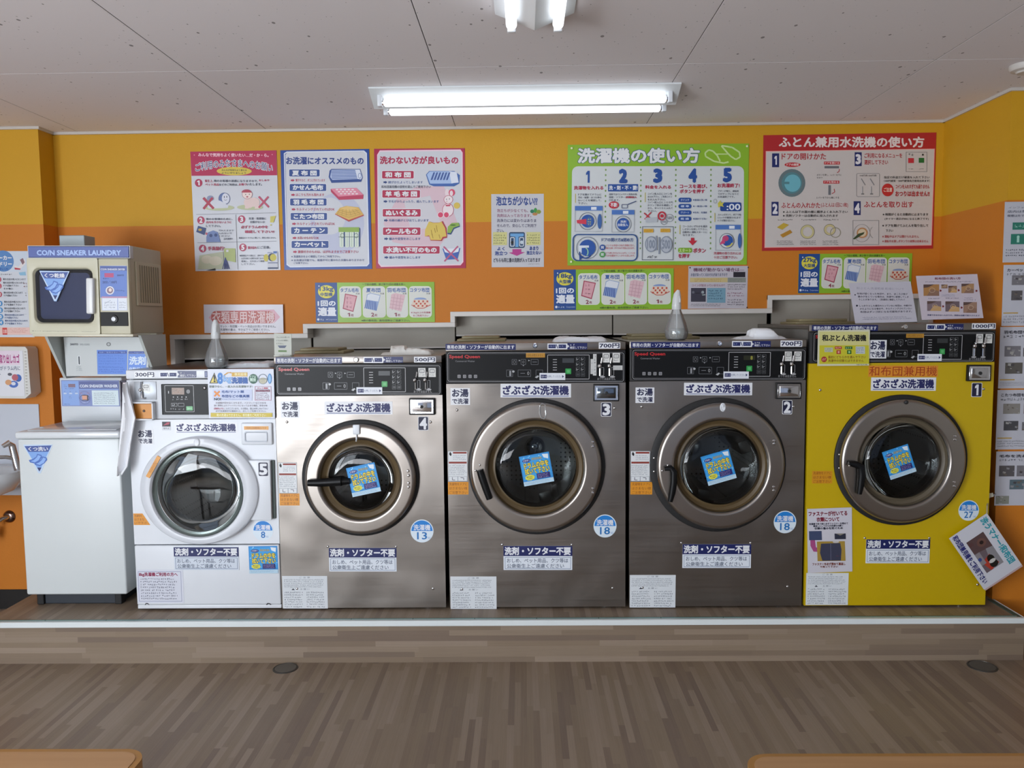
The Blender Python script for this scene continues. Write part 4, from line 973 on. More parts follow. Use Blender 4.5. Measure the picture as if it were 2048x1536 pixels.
    stick(W, (348, 1094.5, 477.5, 1140), '#d5dde8', lambda a: art_plate(a, 348, 1094.5, 477.5, 1113, 1140), 'navy and white plate saying no detergent or softener needed', YF, .008, t=.0018)
    stick(W, None, '#2f8fd6', art_blue, 'blue sticker about wiping the drum', YF, .0068, q=[(497, 1092.5), (555, 1092), (556, 1146), (499, 1147)], src=[(0, 0), (100, 0), (100, 100), (0, 100)])
    def nt(a):
        a.fr(277, 1143, 363, 1203, .8, '#8a90b0'); a.t('8kg洗濯機ご利用の方へ', 279, 1145, 356, 1153.5, '#8c1f4a', .035)
        a.s(281, 1155, 358, 1200, '#5a6076', 8)
    stick(W, (274, 1139.5, 367, 1206), '#d8dbe6', nt, 'white notice with a crimson heading', YF, .0068)
    for px in (295, 538): 
        bm = B(); p = onY(px, 1207, YF-.002); tube(bm, [p+Vector((-.010, 0, -.004)), p+Vector((-.004, -.002, .002)), p+Vector((.004, -.002, .001)), p+Vector((.008, 0, -.004))], .003, 8); obj('panel_clip', bm, M_DGREY, W, smooth=True)
    bm = B(); lathe(bm, [(.015, 0), (.015, .004), (.011, .007), (0, .006)], onY(394, 885, YF-.042), seg=20, sx=lambda r: (.85, 1.1)); obj('hook', bm, M_WHITE, door, smooth=True)
    return W
W5 = washer5()
# olive dispenser lids at the back of the four steel-topped washers
for W_, (x0, y0, x1, y1), zt_px, dp in ((W4, (578, 700, 688, 711), 713, .30), (W3, (907, 672, 1011, 683), 685, .30), (W2, (1255, 668, 1400, 680), 680, .25), (W1, (1590, 634, 1712, 650), 648, .25)):
    yb = YF+dp; xa = onY(x0, y1, yb).x; xb = onY(x1, y1, yb).x; ztop = onY(1000, zt_px, YF).z
    ztop = {W4: None}.get(W_, None) or [ch for ch in W_.children if ch.name.startswith('top_panel')][0].data.vertices[0].co.z
    ztop = max(v.co.z for v in [ch for ch in W_.children if ch.name.startswith('top_panel')][0].data.vertices)
    xa = max(xa, W_.location.x-.35)
    bm = B(); box(bm, xa, xb, yb, yb+.22, ztop, ztop+.012, .003, 2); box(bm, xa+.02, xb-.03, yb+.02, yb+.2, ztop+.012, ztop+.024, .003, 2)
    obj('dispenser_lid', bm, M_OLIVE, W_, 'olive plastic dispenser lid', smooth=True)

# ================================================================ shoe laundry on the left
M_LB = '#6f8fdc'
def shoe_tri(a, txt, s1='#5f86d8'):
    """inverted triangle badge, design 100 x 100"""
    a.p([(0, 2), (100, 0), (52, 98), (46, 98)], '#c6daf0'); a.p([(4, 5), (96, 3), (50, 94)], '#7fa9e6'); a.p([(4, 5), (96, 3), (84, 25), (16, 25)], '#41589e')
    a.t(txt, 17, 8, 83, 22, WHT, .025); a.p([(43, 80), (58, 80), (50, 94)], '#23306e')
    for dx, dy in ((0, 0), (17, 9)):
        a.p([(46+dx, 32+dy), (60+dx, 36+dy), (62+dx, 44+dy), (52+dx, 56+dy), (36+dx, 66+dy), (20+dx, 62+dy), (16+dx, 54+dy), (30+dx, 50+dy), (42+dx, 42+dy)], '#4a6fc0')
        a.p([(48+dx, 36+dy), (58+dx, 40+dy), (50+dx, 54+dy), (36+dx, 62+dy), (22+dx, 58+dy), (34+dx, 53+dy), (44+dx, 44+dy)], '#8db4ee')
def shoe_washer():
    Yw = 3.36; bl = onY(50, 1190, Yw); br = onY(257, 1193, Yw); tl = onY(33, 863, Yw); tr = onY(243, 863, Yw)
    x0 = (bl.x+tl.x)/2; x1 = onY(256, 1193, Yw).x; zb = bl.z; zl = onY(140, 877.5, Yw).z; zt = onY(140, 863, Yw).z; D = .50
    zb = max(zb, PLZ+.03)
    W = thing('shoe_washer', ((x0+x1)/2, Yw+.25, PLZ), 'plain white top-loading shoe washer at the left end of the platform', 'washing machine')
    bm = B(); box(bm, x0+.004, x1-.004, Yw, Yw+D, zb, zl-.0015, .008, 3); obj('cabinet', bm, mat('#d9dfdf', .3), W, smooth=True)
    bm = B(); box(bm, x0-.004, x1+.002, Yw-.006, Yw+.40, zl, zt, .010, 3); lid = obj('lid', bm, mat('#dee3e6', .16), W, smooth=True)
    bm = B(); box(bm, x0+.03, x1-.03, Yw+.03, Yw+.36, zt, zt+.004, .003, 2); obj('lid_ridge', bm, mat('#dee3e6', .12), lid, smooth=True)
    bm = B(); box(bm, x0+.065, x1-.05, Yw+.03, Yw+D-.05, PLZ, zb+.002, .004, 2); obj('plinth', bm, mat('#2a3038', .5), W)
    for xx in (x0+.035, x1-.07):
        bm = B(); box(bm, xx, xx+.03, Yw+.02, Yw+.06, PLZ, zb+.001, .004, 2); obj('foot', bm, M_RUB, W)
    # console at the back
    Yc = Yw+.34; q = [(119, 755.5), (240, 757), (240, 841), (119, 841)]
    cx0 = onY(118.5, 760, Yc).x; cx1 = onY(243, 760, Yc).x; czt = onY(180, 755, Yc).z
    bm = B(); box(bm, cx0, cx1, Yc, Yw+D, zt-.002, czt, .005, 3); co = obj('console', bm, mat('#dee3e6', .3), W, smooth=True)
    Z = (40, 660, 7.68)
    f = frameY(zq(Z, [(640, 770), (1530, 775), (1520, 1170), (635, 1170)]), Yc-.003); f.src([(640, 770), (1530, 775), (1520, 1170), (635, 1170)])
    a = Art(f, .0003, .4); a.r(648, 778, 1522, 1162, '#8a98cc'); a.r(652, 782, 910, 1158, '#8fb0ea'); a.r(915, 790, 1520, 905, '#5f6ba6'); a.r(915, 905, 1520, 918, '#8fb0ea')
    a.t('CO/N SNEAKER WASHER', 930, 840, 1505, 882, '#dfe6f4', .04); a.r(750, 828, 858, 880, '#8a7080'); a.s(680, 830, 735, 880, '#5f6ba6', 2); a.s(700, 890, 840, 908, '#5f6ba6', 1)
    for x in (672, 758, 848): a.r(x, 965, x+45, 985, '#cfdcf2', 4); a.s(x+8, 935, x+36, 955, '#5f6ba6', 1)
    a.s(750, 1010, 790, 1055, '#5f6ba6', 2); a.s(670, 1130, 770, 1148, '#4a5490', 1)
    a.o(995, 1040, 92, 100, 6, '#6a74ae'); a.o(995, 1045, 78, 52, 8, '#4a4f80'); a.r(955, 1000, 1050, 1080, '#4a3f48', 8); a.r(955, 1008, 1030, 1070, '#e2a88e', 6)
    a.s(920, 960, 965, 980, '#c88e98', 1); a.s(1030, 960, 1080, 980, '#c88e98', 1); a.t('スタート', 955, 1100, 1045, 1122, '#dfe6f4', .0)
    a.r(1108, 928, 1512, 1158, '#dfeef2'); a.s(1135, 955, 1490, 1140, '#8d9aa6', 6)
    a.board('control_face', '#7f8fc8', .002, co)
    f = frameY([(48, 889.5), (107, 889), (107, 946.5), (48, 946.5)], Yw-.0008, [(0, 0), (100, 0), (100, 100), (0, 100)]); a = Art(f, .0002); shoe_tri(a, 'くつ洗い')
    a.board('triangle_badge', '#c6daf0', .0005, W, 'blue inverted triangle badge with two shoes', poly=[(0, f.h), (f.w*.46, 0), (f.w*.54, 0), (f.w, f.h)])
    return x0, x1, Yw, D, zt, czt
SW = shoe_washer()
def shoe_dryer():
    Yd = 3.36; Yb = 3.58
    tl, tr, br, bl = [onY(*p, Yd) for p in ((57, 491), (260, 491), (264, 672), (65, 672))]
    x0 = (tl.x+bl.x)/2; x1 = (tr.x+br.x)/2; zt = onY(160, 491, Yd).z; zb = onY(160, 672, Yd).z; z = lambda y, x=160: onY(x, y, Yd).z
    W = thing('shoe_dryer', ((x0+x1)/2, Yb, zb), 'cream shoe dryer cabinet with dark window and blue header mounted above the shoe washer', 'dryer')
    cream = mat('#c3bda8', .42)
    bm = B(); box(bm, x0+.004, x1-.004, Yd+.012, Yb+.085, zb+.006, zt, .006, 2)
    obj('cabinet', bm, mat('#b8ae95', .42), W, smooth=True)
    # front: door bezel with rounded window opening
    fd = frameY([(57, 516), (199, 516), (205, 664), (65, 664)], Yd-.002); 
    Z = (0, 440, 4.5176)
    fd = frameY(zq(Z, [(250, 345), (893, 350), (915, 1030), (285, 1030)]), Yd); src = [(250, 345), (893, 350), (915, 1030), (285, 1030)]; fd.src(src)
    def ringloft(f, polys, name, m, par, last=False):
        bm = B(); rg = [[bm.verts.new(f.loc(u, v, d)) for u, v in P_] for P_, d in polys]
        for A_, B_ in zip(rg, rg[1:]):
            for i in range(len(A_)): bm.faces.new((A_[i], A_[(i+1) % len(A_)], B_[(i+1) % len(B_)], B_[i]))
        if last: bm.faces.new(rg[-1])
        return obj(name, bm, m, par, smooth=True)
    w_, h_ = fd.w, fd.h
    wu0, wv1 = fd.uv(300, 432); wu1, wv0 = fd.uv(862, 940)
    out = rpoly(0, 0, w_, h_, .006, 6); mid = rpoly(wu0-.01, wv0-.01, wu1+.01, wv1+.01, .032, 6); inn = rpoly(wu0, wv0, wu1, wv1, .028, 6); inn2 = rpoly(wu0+.006, wv0+.006, wu1-.006, wv1-.006, .026, 6)
    door = ringloft(fd, [(out, -.01), (out, .010), (mid, .012), (inn, .008), (inn2, -.006)], 'door', mat('#c9c6ae', .4), W)
    ringloft(fd, [(inn2, -.001), (rpoly(wu0+.012, wv0+.012, wu1-.012, wv1-.012, .022, 6), -.003), (rpoly(wu0+.020, wv0+.02, wu1-.02, wv1-.02, .018, 6), -.006)], 'window_seal', M_BLACK, door)
    bm = B(); g_ = [bm.verts.new(fd.loc(u, v, -.0005)) for u, v in inn2]; bm.faces.new(g_); obj('window_glass', bm, glassy('dryer_glass', '#a4aac4', .03, 1.0), door)
    ringloft(fd, [(rpoly(wu0+.02, wv0+.02, wu1-.02, wv1-.02, .018, 6), -.0065), (rpoly(wu0+.03, wv0+.03, wu1-.06, wv1-.03, .018, 6), -.0095)], 'inner_liner', mat('#8a8f9a', .5), door, True)
    f = frameY(zq(Z, [(360, 455), (632, 465), (632, 735), (360, 735)]), Yd-.0028, [(0, 0), (100, 0), (100, 100), (0, 100)]); a = Art(f, .0002); shoe_tri(a, 'くつ乾燥')
    a.board('triangle_badge', '#8fb0e0', .0005, door, 'blue inverted triangle badge on the dark window', poly=[(0, f.h), (f.w*.46, 0), (f.w*.54, 0), (f.w, f.h)])
    f = frameY(zq(Z, [(795, 528), (858, 525), (872, 852), (805, 845)]), Yd-.010); bm = B(); box(bm, 0, f.w, 0, .022, 0, f.h, .006, 3, f); obj('door_handle', bm, mat('#e2e4e4', .3), door, smooth=True)
    f = frameY(zq(Z, [(290, 975), (890, 975), (890, 1015), (290, 1015)]), Yd-.0104); f.src([(290, 975), (890, 975), (890, 1015), (290, 1015)]); a = Art(f, .0003)
    a.t('SANYO', 292, 990, 372, 1004, INK, .03); a.s(385, 985, 710, 1010, '#5a584c', 2); a.s(735, 983, 880, 1014, '#4a483c', 3); a.board('label_line', '#c9c6ae', .0004, door)
    # control column
    fc = frameY(zq(Z, [(898, 350), (1168, 350), (1190, 1030), (922, 1030)]), Yd); bm = B(); box(bm, 0, fc.w, -.01, .010, 0, fc.h, .004, 2, fc); cc = obj('control_column', bm, mat('#c6c2aa', .4), W, smooth=True)
    f = frameY(zq(Z, [(905, 415), (1135, 412), (1150, 818), (920, 818)]), Yd-.0105); f.src([(905, 415), (1135, 412), (1150, 818), (920, 818)]); a = Art(f, .0002)
    a.r(905, 415, 1148, 700, '#6280c8'); a.r(908, 418, 1146, 458, '#4a5c9e'); a.t('CO/N SNEAKER DRYER', 912, 438, 1130, 454, WHT, .02); a.r(945, 480, 1028, 518, '#b84a78'); a.t('SANYO', 1060, 492, 1120, 506, NAVY, .02)
    a.s(930, 522, 1000, 536, NAVY, 1); a.t('20分／100円', 928, 548, 1055, 574, NAVY, .01); a.e(993, 636, 38, 38, '#dfe0e6'); a.e(993, 636, 28, 28, '#8a6f80'); a.e(996, 632, 14, 16, '#e8d8d0'); a.s(1040, 628, 1128, 645, '#48629e', 1)
    a.r(918, 690, 1148, 704, '#b88aa8'); a.r(926, 706, 1146, 812, '#dfe5ee'); a.l([(1062, 706), (1064, 812)], 4, '#6280c8'); a.l([(945, 755), (1000, 725)], 3, '#8d97b0'); a.s(940, 735, 1050, 800, '#9aa2b4', 3); a.s(1075, 735, 1138, 800, '#9aa2b4', 3)
    a.board('control_face', '#c4cbe0', .001, cc)
    f = frameY(zq(Z, [(908, 832), (1158, 832), (1160, 958), (915, 958)]), Yd-.0105); bm = B(); box(bm, 0, f.w, 0, .003, 0, f.h, .001, 1, f); sp = obj('switch_plate', bm, M_BLACKM, cc)
    bm = B(); p = f.loc(f.w*.5, f.h*.5); lathe(bm, [(.018, .003), (.016, .008), (.010, .009)], p, seg=24); obj('lock_ring', bm, M_DGREY, sp, smooth=True); bm = B(); lathe(bm, [(.009, .003), (.009, .010), (0, .011)], p, seg=20); obj('lock', bm, M_WHITE, sp, smooth=True)
    # header
    f = frameY(zq(Z, [(252, 232), (1172, 232), (1175, 345), (250, 345)]), Yd-.016); f.src([(252, 232), (1172, 232), (1175, 345), (250, 345)])
    bm = B(); box(bm, 0, f.w, -.03, 0, 0, f.h, .002, 2, f); hd = obj('header', bm, mat('#c9cbd0', .4), W, smooth=True)
    a = Art(f, .0009); a.r(257, 241, 1163, 337, '#5767a6'); a.t('CO/N SNEAKER LAUNDRY', 335, 274, 1092, 318, '#a9c2ee', .035); a.board('header_face', '#cfd3da', .0006, hd)
    f = frameY(zq(Z, [(290, 1030), (1200, 1030), (1205, 1056), (295, 1052)]), Yd-.014); bm = B(); box(bm, 0, f.w, -.04, 0, 0, f.h, .002, 2, f); obj('bottom_rail', bm, mat('#d2cdb8', .4), W, smooth=True)
    # vented side panel on the right
    zs0, zs1 = z(612), z(522); bm = B(); ys = [Yd+.05, Yb+.06]; box(bm, x1-.004, x1+.003, ys[0], ys[1], zs0, zs1, .002, 1)
    sv = obj('side_vent', bm, mat('#c2b9a0', .45), W)
    for k in range(9):
        yy = ys[0]+.030+k*(ys[1]-ys[0]-.06)/8; bm = B(); box(bm, x1+.003, x1+.0055, yy-.004, yy+.004, zs0+.014, zs1-.014, .001, 1); obj('louver', bm, mat('#8d846e', .5), sv)
    # duct box on top
    f0 = onY(119, 494, Yd+.16); f1 = onY(168, 470, Yd+.16); bm = B(); box(bm, f0.x, f1.x, Yd+.16, Yd+.25, zt, f1.z, .003, 2); obj('duct_box', bm, mat('#9aa4a8', .4, .3), W, 'grey metal duct box on the cabinet top')
    # rear column down behind the shoe washer and the sloped detergent box between its cheeks
    xr0 = onY(262, 700, Yb).x
    bm = B(); box(bm, xr0, onY(327.5, 700, Yb+.085).x, Yb+.02, Yb+.085, 1.215, zb+.02, .003, 1); obj('rear_column', bm, mat('#b8ae95', .45), W)
    bm = B(); box(bm, x0+.05, x0+.25, 3.875, 3.925, PLZ, zb+.03, .003, 1); box(bm, x0+.05, x0+.25, Yb+.06, 3.90, zb+.008, zb+.06, .003, 1); obj('rear_post', bm, mat('#8d8878', .45), W)
    Z2 = (40, 660, 7.68); ch = mat('#c2c8c4', .4)
    Yt = Yd+.10; Yo = Yt+.088    # cheeks: near at top, back at the bottom
    for nm, xx in (('side_cheek', onY(100, 680, Yt).x), ('side_cheek', onY(285, 680, Yt).x)):
        bm = B(); zlo = onY(120, 757, Yo).z
        P = [(Yt-.04, zb), (Yb+.08, zb), (Yb+.08, zlo), (Yo, zlo)]
        a_ = [bm.verts.new((xx, y, zz)) for y, zz in P]; b_ = [bm.verts.new((xx+.012, y, zz)) for y, zz in P]; bm.faces.new(a_); bm.faces.new(b_)
        for i in range(4): bm.faces.new((a_[i], a_[(i+1) % 4], b_[(i+1) % 4], b_[i]))
        obj(nm, bm, ch, W)
    ys_ = Yt+.06; ztop = zb; zbm = onY(200, 752, Yo).z
    P = [onY(*zq(Z2, [p])[0], Y_) for p, Y_ in (((705, 120), ys_), ((1850, 120), ys_), ((2080, 700), Yo-.02), ((680, 700), Yo-.02))]
    f = frameP(P, [(705, 120), (1850, 120), (1960, 700), (690, 700)]); f.src([(690, 120), (1900, 120), (1960, 690), (690, 690)])
    a = Art(f, .0005); a.t('SANYO', 780, 205, 895, 232, INK, .03); a.t('SPJ-2202', 925, 210, 1065, 240, '#8d9298', .01); a.r(880, 385, 918, 520, '#f0f4f6', 8); a.r(888, 392, 910, 512, '#3a4248', 4)
    a.s(850, 535, 950, 610, '#8d9aa0', 3); a.r(1170, 300, 1620, 660, '#5f8be0'); a.r(1185, 318, 1610, 352, '#2a3f96'); a.t('洗剤ご使用方法のご案内', 1200, 324, 1590, 346, '#9ab8f0', .0)
    a.s(1190, 365, 1600, 520, '#4a74d0', 4); a.s(1190, 535, 1600, 640, '#3f66c4', 3); a.r(1640, 318, 1910, 352, '#2a3f96'); a.s(1655, 326, 1880, 346, '#9ab8f0', 1)
    a.r(1635, 355, 1910, 600, '#6b94e4'); a.t('洗剤', 1655, 395, 1895, 515, '#dbe8f8', .03); a.t('自動投入', 1655, 555, 1880, 600, '#dbe8f8', .02)
    a.e(1345, 218, 32, 28, '#6a6f72'); a.e(1345, 218, 20, 18, '#b9bcbe')
    a.board('detergent_box', '#c6cbcb', .03, W, 'sloping grey-white detergent vending face with blue label')
    return x0, x1
SD = shoe_dryer()

# ================================================================ posters on the walls
def poster(q, z, Y, color, fn, name, label, cat='poster', group=None, t=.003, rough=.32, src=None):
    f = frameY(q, Y-.0005-t, None, z); f.src(src or q); a = Art(f, .0004, .4); fn(a)
    return a.board(name, color, t, None, label, cat, group, split=True, rough=rough)
PG = '#d2d5dc'
def pA(a):
    a.p([(70, 130), (990, 108), (996, 375), (78, 385)], '#b71f52'); a.t('みんなで気持ちよく使いたい…だ・か・ら。', 155, 143, 905, 180, '#f3c9d6', .03)
    a.e(112, 165, 6, 6, '#e89ab0'); a.e(945, 153, 6, 6, '#e89ab0')
    a.t('ご利用のみなさまへのお願い', 122, 205, 948, 290, '#1f3674', .008, '#f2f2f6', .065, 52)
    a.e(535, 333, 188, 45, '#d9c24a'); a.t('みんなが気持ちよく使える', 400, 312, 668, 332, '#333', .02); a.t('ように守りましょう', 400, 343, 660, 362, '#333', .02)
    for n, cx, cy in ((1, 153, 460), (2, 170, 860), (3, 607, 850), (4, 182, 1165), (5, 617, 1155)):
        a.e(cx, cy, 40, 42, '#b12452'); a.t(str(n), cx-16, cy-26, cx+14, cy+26, WHT, .04)
    a.t('衛生上、', 220, 425, 310, 452, '#b12452', .02); a.t('他のお客様の迷惑になりますので、', 315, 425, 790, 450, '#444a5e', .02); a.t('おしめや', 800, 418, 912, 440, '#b12452', .02)
    a.t('ペット用品', 222, 465, 370, 490, '#b12452', .02); a.t('などのご利用は、', 372, 465, 575, 490, '#444a5e', .02); a.t('お断り', 582, 462, 665, 488, '#b12452', .02); a.t('いたします。', 668, 460, 830, 486, '#444a5e', .02)
    a.e(370, 725, 160, 32, '#bcc39a'); a.e(700, 720, 140, 30, '#bcc39a')
    a.e(425, 628, 62, 64, '#5f74a8'); a.e(440, 625, 42, 56, '#d9dce8'); a.o(425, 628, 62, 64, 5, '#3c5088'); a.e(425, 610, 4, 12, INK, 10); a.e(452, 608, 4, 12, INK, 10); a.o(438, 630, 16, 18, 3, INK, 12, 20, 160); a.p([(240, 700), (300, 640), (380, 650), (470, 700), (460, 728), (250, 735)], '#d5d8e2'); a.e(275, 625, 36, 30, '#8a94b4')
    a.l([(200, 620), (310, 735)], 26, '#b0324e'); a.l([(300, 618), (200, 738)], 26, '#b0324e')
    a.e(690, 670, 55, 60, '#e6cdc8'); a.e(745, 665, 60, 50, '#e6cdc8'); a.e(672, 580, 56, 52, '#efdcd6'); a.e(665, 562, 54, 34, '#b5364e', 20, 180, 360); a.o(672, 580, 56, 52, 4, '#a06070'); a.e(655, 583, 5, 6, INK, 8); a.e(695, 580, 5, 6, INK, 8); a.e(672, 608, 12, 7, '#b5364e', 10)
    a.p([(650, 650), (690, 650), (685, 735), (645, 735)], '#e6cdc8'); a.p([(760, 690), (800, 690), (800, 735), (750, 735)], '#e6cdc8')
    a.l([(795, 605), (905, 720)], 20, '#c04a68'); a.l([(900, 605), (795, 725)], 20, '#c04a68')
    g = '#7d7f86'; a.l([(122, 798), (980, 780)], 4, g); a.l([(130, 1103), (985, 1088)], 4, g); a.l([(545, 800), (560, 1395)], 4, g)
    a.t('他のお客様のために、', 225, 835, 510, 858, '#444a5e', .02); a.t('店内を汚さないように', 225, 870, 498, 893, '#b12452', .025); a.t('して下さい。', 225, 910, 380, 934, '#444a5e', .02)
    a.p([(140, 920), (225, 945), (205, 1020), (118, 985)], '#24427c'); a.e(160, 962, 20, 14, '#c9a83a', 12); a.p([(222, 990), (262, 1010), (255, 1035), (215, 1010)], '#c04a68'); a.p([(225, 1040), (245, 990), (300, 970), (350, 990), (378, 1095), (225, 1097)], '#6f86bc'); a.e(275, 1025, 18, 18, '#27417e', 14); a.e(328, 1020, 18, 18, '#27417e', 14)
    for k, s_ in enumerate(('汚れたままで', '入れないで', 'ください')): a.t(s_, 358, 962+30*k, 520-20*k, 980+30*k, '#555a6c', .01)
    a.t('店内清掃中', 412, 1052, 508, 1072, '#444a5e', .02)
    a.t('洗濯・乾燥後に', 685, 830, 875, 855, '#444a5e', .015); a.t('衣類がないか', 698, 868, 860, 892, '#444a5e', .015); a.t('必ずドラムの中を', 602, 918, 890, 950, '#b12452', .025); a.t('確認して下さい!!', 642, 970, 960, 1000, '#b12452', .025); a.t('貴重品のトラブルに関して、責任は負えません', 575, 1042, 978, 1062, '#444a5e', .01)
    a.p([(920, 820), (980, 812), (955, 885), (918, 885)], '#cfc65a'); a.e(925, 912, 9, 7, '#cfc65a', 10)
    a.t('手洗励行!', 240, 1145, 418, 1185, '#b12452', .03); a.p([(412, 1165), (535, 1165), (538, 1318), (418, 1290)], '#b4c27a'); a.r(438, 1180, 462, 1205, WHT); a.p([(150, 1240), (405, 1200), (412, 1390), (130, 1390)], '#bfc5a8'); a.e(230, 1285, 60, 45, '#d5cfb8'); a.e(320, 1300, 70, 50, '#d9d3bc')
    for k in range(5): a.p([(425, 1262), (432, 1262), (400+18*k, 1390), (390+18*k, 1390)], '#2c3f80')
    a.p([(215, 1405), (318, 1380), (318, 1405)], BLK)
    a.t('置き忘れ', 672, 1145, 768, 1172, '#b12452', .03); a.t('にご注意。', 775, 1142, 915, 1170, '#444a5e', .02)
    for k, s_ in enumerate(('●貴重品や小銭など、途中での', 'お忘れ物には責任を持てません', '乾燥し、立ち合って確認', 'して下さい。')): a.t(s_, 583 if not k else 600, 1235+31*k, (850, 855, 850, 745)[k], 1255+31*k, '#555a6c', .01)
    a.r(888, 1205, 998, 1390, '#c9ccd4'); a.e(935, 1265, 44, 44, '#2a3350'); a.e(948, 1268, 36, 38, '#c9bd3a'); a.e(870, 1270, 26, 40, '#c9bd3a'); a.r(885, 1212, 940, 1218, '#5068a0'); a.r(950, 1200, 990, 1222, '#3f6ab0'); a.r(890, 1322, 996, 1330, '#2a3f78'); a.r(888, 1375, 1000, 1392, '#24345e')
poster([(70, 130), (990, 108), (1025, 1405), (100, 1410)], (370, 280, 5.389), YB, PG, pA, 'wall_poster', 'poster with a crimson top and five numbered requests, leftmost of the large posters', group='information posters on the back wall')
def pill(a, x0, y0, x1, y1, txt, c): a.r(x0-6, y0-6, x1+6, y1+6, '#e6e9ef', 14); a.r(x0, y0, x1, y1, c, 10); h = y1-y0; a.t(txt, x0+35, y0+h*.16, x1-35, y1-h*.16, WHT, .045)
def pB(a):
    c = '#1f4690'; a.p([(1085, 160), (1110, 132), (1925, 125), (1952, 145), (1978, 1330), (1955, 1350), (1135, 1362), (1105, 1340)], PG)
    a.band([(1068, 145), (1100, 125), (1930, 112), (1962, 140), (1985, 1335), (1960, 1362), (1130, 1372), (1092, 1345)], [(1080, 152), (1108, 135), (1924, 124), (1950, 148), (1972, 1330), (1952, 1350), (1136, 1360), (1104, 1338)], '#dfe6f2')
    a.e(1640, 900, 290, 330, '#bfc4da', 40); a.e(1560, 820, 170, 200, PG, 30)
    a.t('お洗濯にオススメのもの', 1095, 185, 1925, 262, '#25408a', .035)
    rows = [('夏 布 団', 1452, 318, '薄汗やカビ、ダニに汚れています', 1510), ('かせん毛布', 1522, 474, 'ほこりも汚れも取れます', 1500), ('羽 毛 布 団', 1525, 630, 'キルティングされていればOK', 1612), ('こたつ布団', 1530, 786, 'キルティングされていればOK', 1615), ('カ ー テ ン', 1538, 938, '水洗いのものならOK', 1440), ('カーペット', 1545, 1088, '裏張付きのものは、はがれますのでご注意下さい', 1868)]
    for t_, x1, y, s_, xe in rows:
        pill(a, 1125+(y-318)*.03, y, x1, y+75, t_, c); x = 1142+(y-318)*.03
        a.p([(x, y+108), (x+20, y+108), (x+20, y+101), (x+42, y+117), (x+20, y+132), (x+20, y+126), (x, y+126)], '#b3264e'); a.t(s_, x+50, y+101, xe, y+131, '#b3264e', .015)
    # quilt, blanket, duvet, kotatsu, curtain pictures
    a.p([(1560, 330), (1580, 312), (1890, 312), (1918, 400), (1900, 450), (1580, 462), (1550, 400)], '#274a92'); a.p([(1580, 322), (1835, 318), (1862, 420), (1590, 430), (1566, 400)], '#b9c8e6')
    for k in range(6): a.l([(1576+k*1.5, 335+k*16), (1838+k*5, 330+k*16)], 7, '#4a68ac')
    a.p([(1835, 318), (1885, 318), (1912, 400), (1898, 425), (1862, 420)], '#dfe6f4'); a.o(1885, 385, 18, 30, 5, '#4a68ac')
    a.p([(1570, 530), (1850, 520), (1925, 590), (1920, 635), (1660, 645), (1575, 560)], '#c0345c'); a.p([(1572, 525), (1850, 515), (1922, 590), (1655, 610)], '#e48aa2')
    for i in range(5):
        for j in range(3): a.e(1640+42*i+22*j, 535+22*j, 16, 8, '#f4dfe4', 12)
    a.p([(1615, 800), (1765, 880), (1930, 815), (1900, 770), (1640, 780)], '#b83a3c'); a.p([(1620, 795), (1765, 862), (1925, 805), (1870, 725), (1740, 710), (1670, 730)], '#ddb45a'); a.p([(1672, 735), (1760, 712), (1862, 735), (1770, 762)], '#e6c274')
    for k in range(6): a.l([(1668+k*34, 745+10*abs(2.5-k)*.2), (1640+k*50, 800+20*(1-abs(2.5-k)/2.5))], 3, '#a8803a')
    for k in range(3): a.l([(1660-12*k, 755+18*k), (1765, 785+24*k), (1875+14*k, 758+18*k)], 3, '#a8803a')
    a.r(1665, 945, 1888, 1150, '#24427c', 14); a.r(1655, 940, 1878, 992, '#8fb24c'); 
    for x in (1665, 1725, 1775, 1828): a.p([(x, 992), (x+44, 992), (x+44, 1150), (x+24, 1160), (x, 1150)], '#d8e4d4'); a.l([(x+22, 995), (x+22, 1148)], 3, '#7a9a78')
    a.o(1695, 1030, 22, 26, 5, '#3a5a48'); a.o(1845, 1030, 22, 26, 5, '#3a5a48'); a.l([(1655, 1045), (1880, 1045)], 5, '#3a5a48')
    a.t('※ 洗濯表示をよく確認してからご利用下さい。', 1145, 1243, 1670, 1268, '#3d4e84', .008); a.t('※ お洗濯は可能でも、乾燥不可と書かれた衣類もありますので', 1145, 1283, 1930, 1307, '#3d4e84', .008); a.t('ご注意下さい。', 1170, 1315, 1325, 1336, '#3d4e84', .008)
poster([(1030, 112), (1985, 95), (2015, 1390), (1068, 1400)], (370, 280, 5.389), YB, '#20489a', pB, 'wall_poster', 'blue-bordered poster listing things recommended for washing', group='information posters on the back wall')
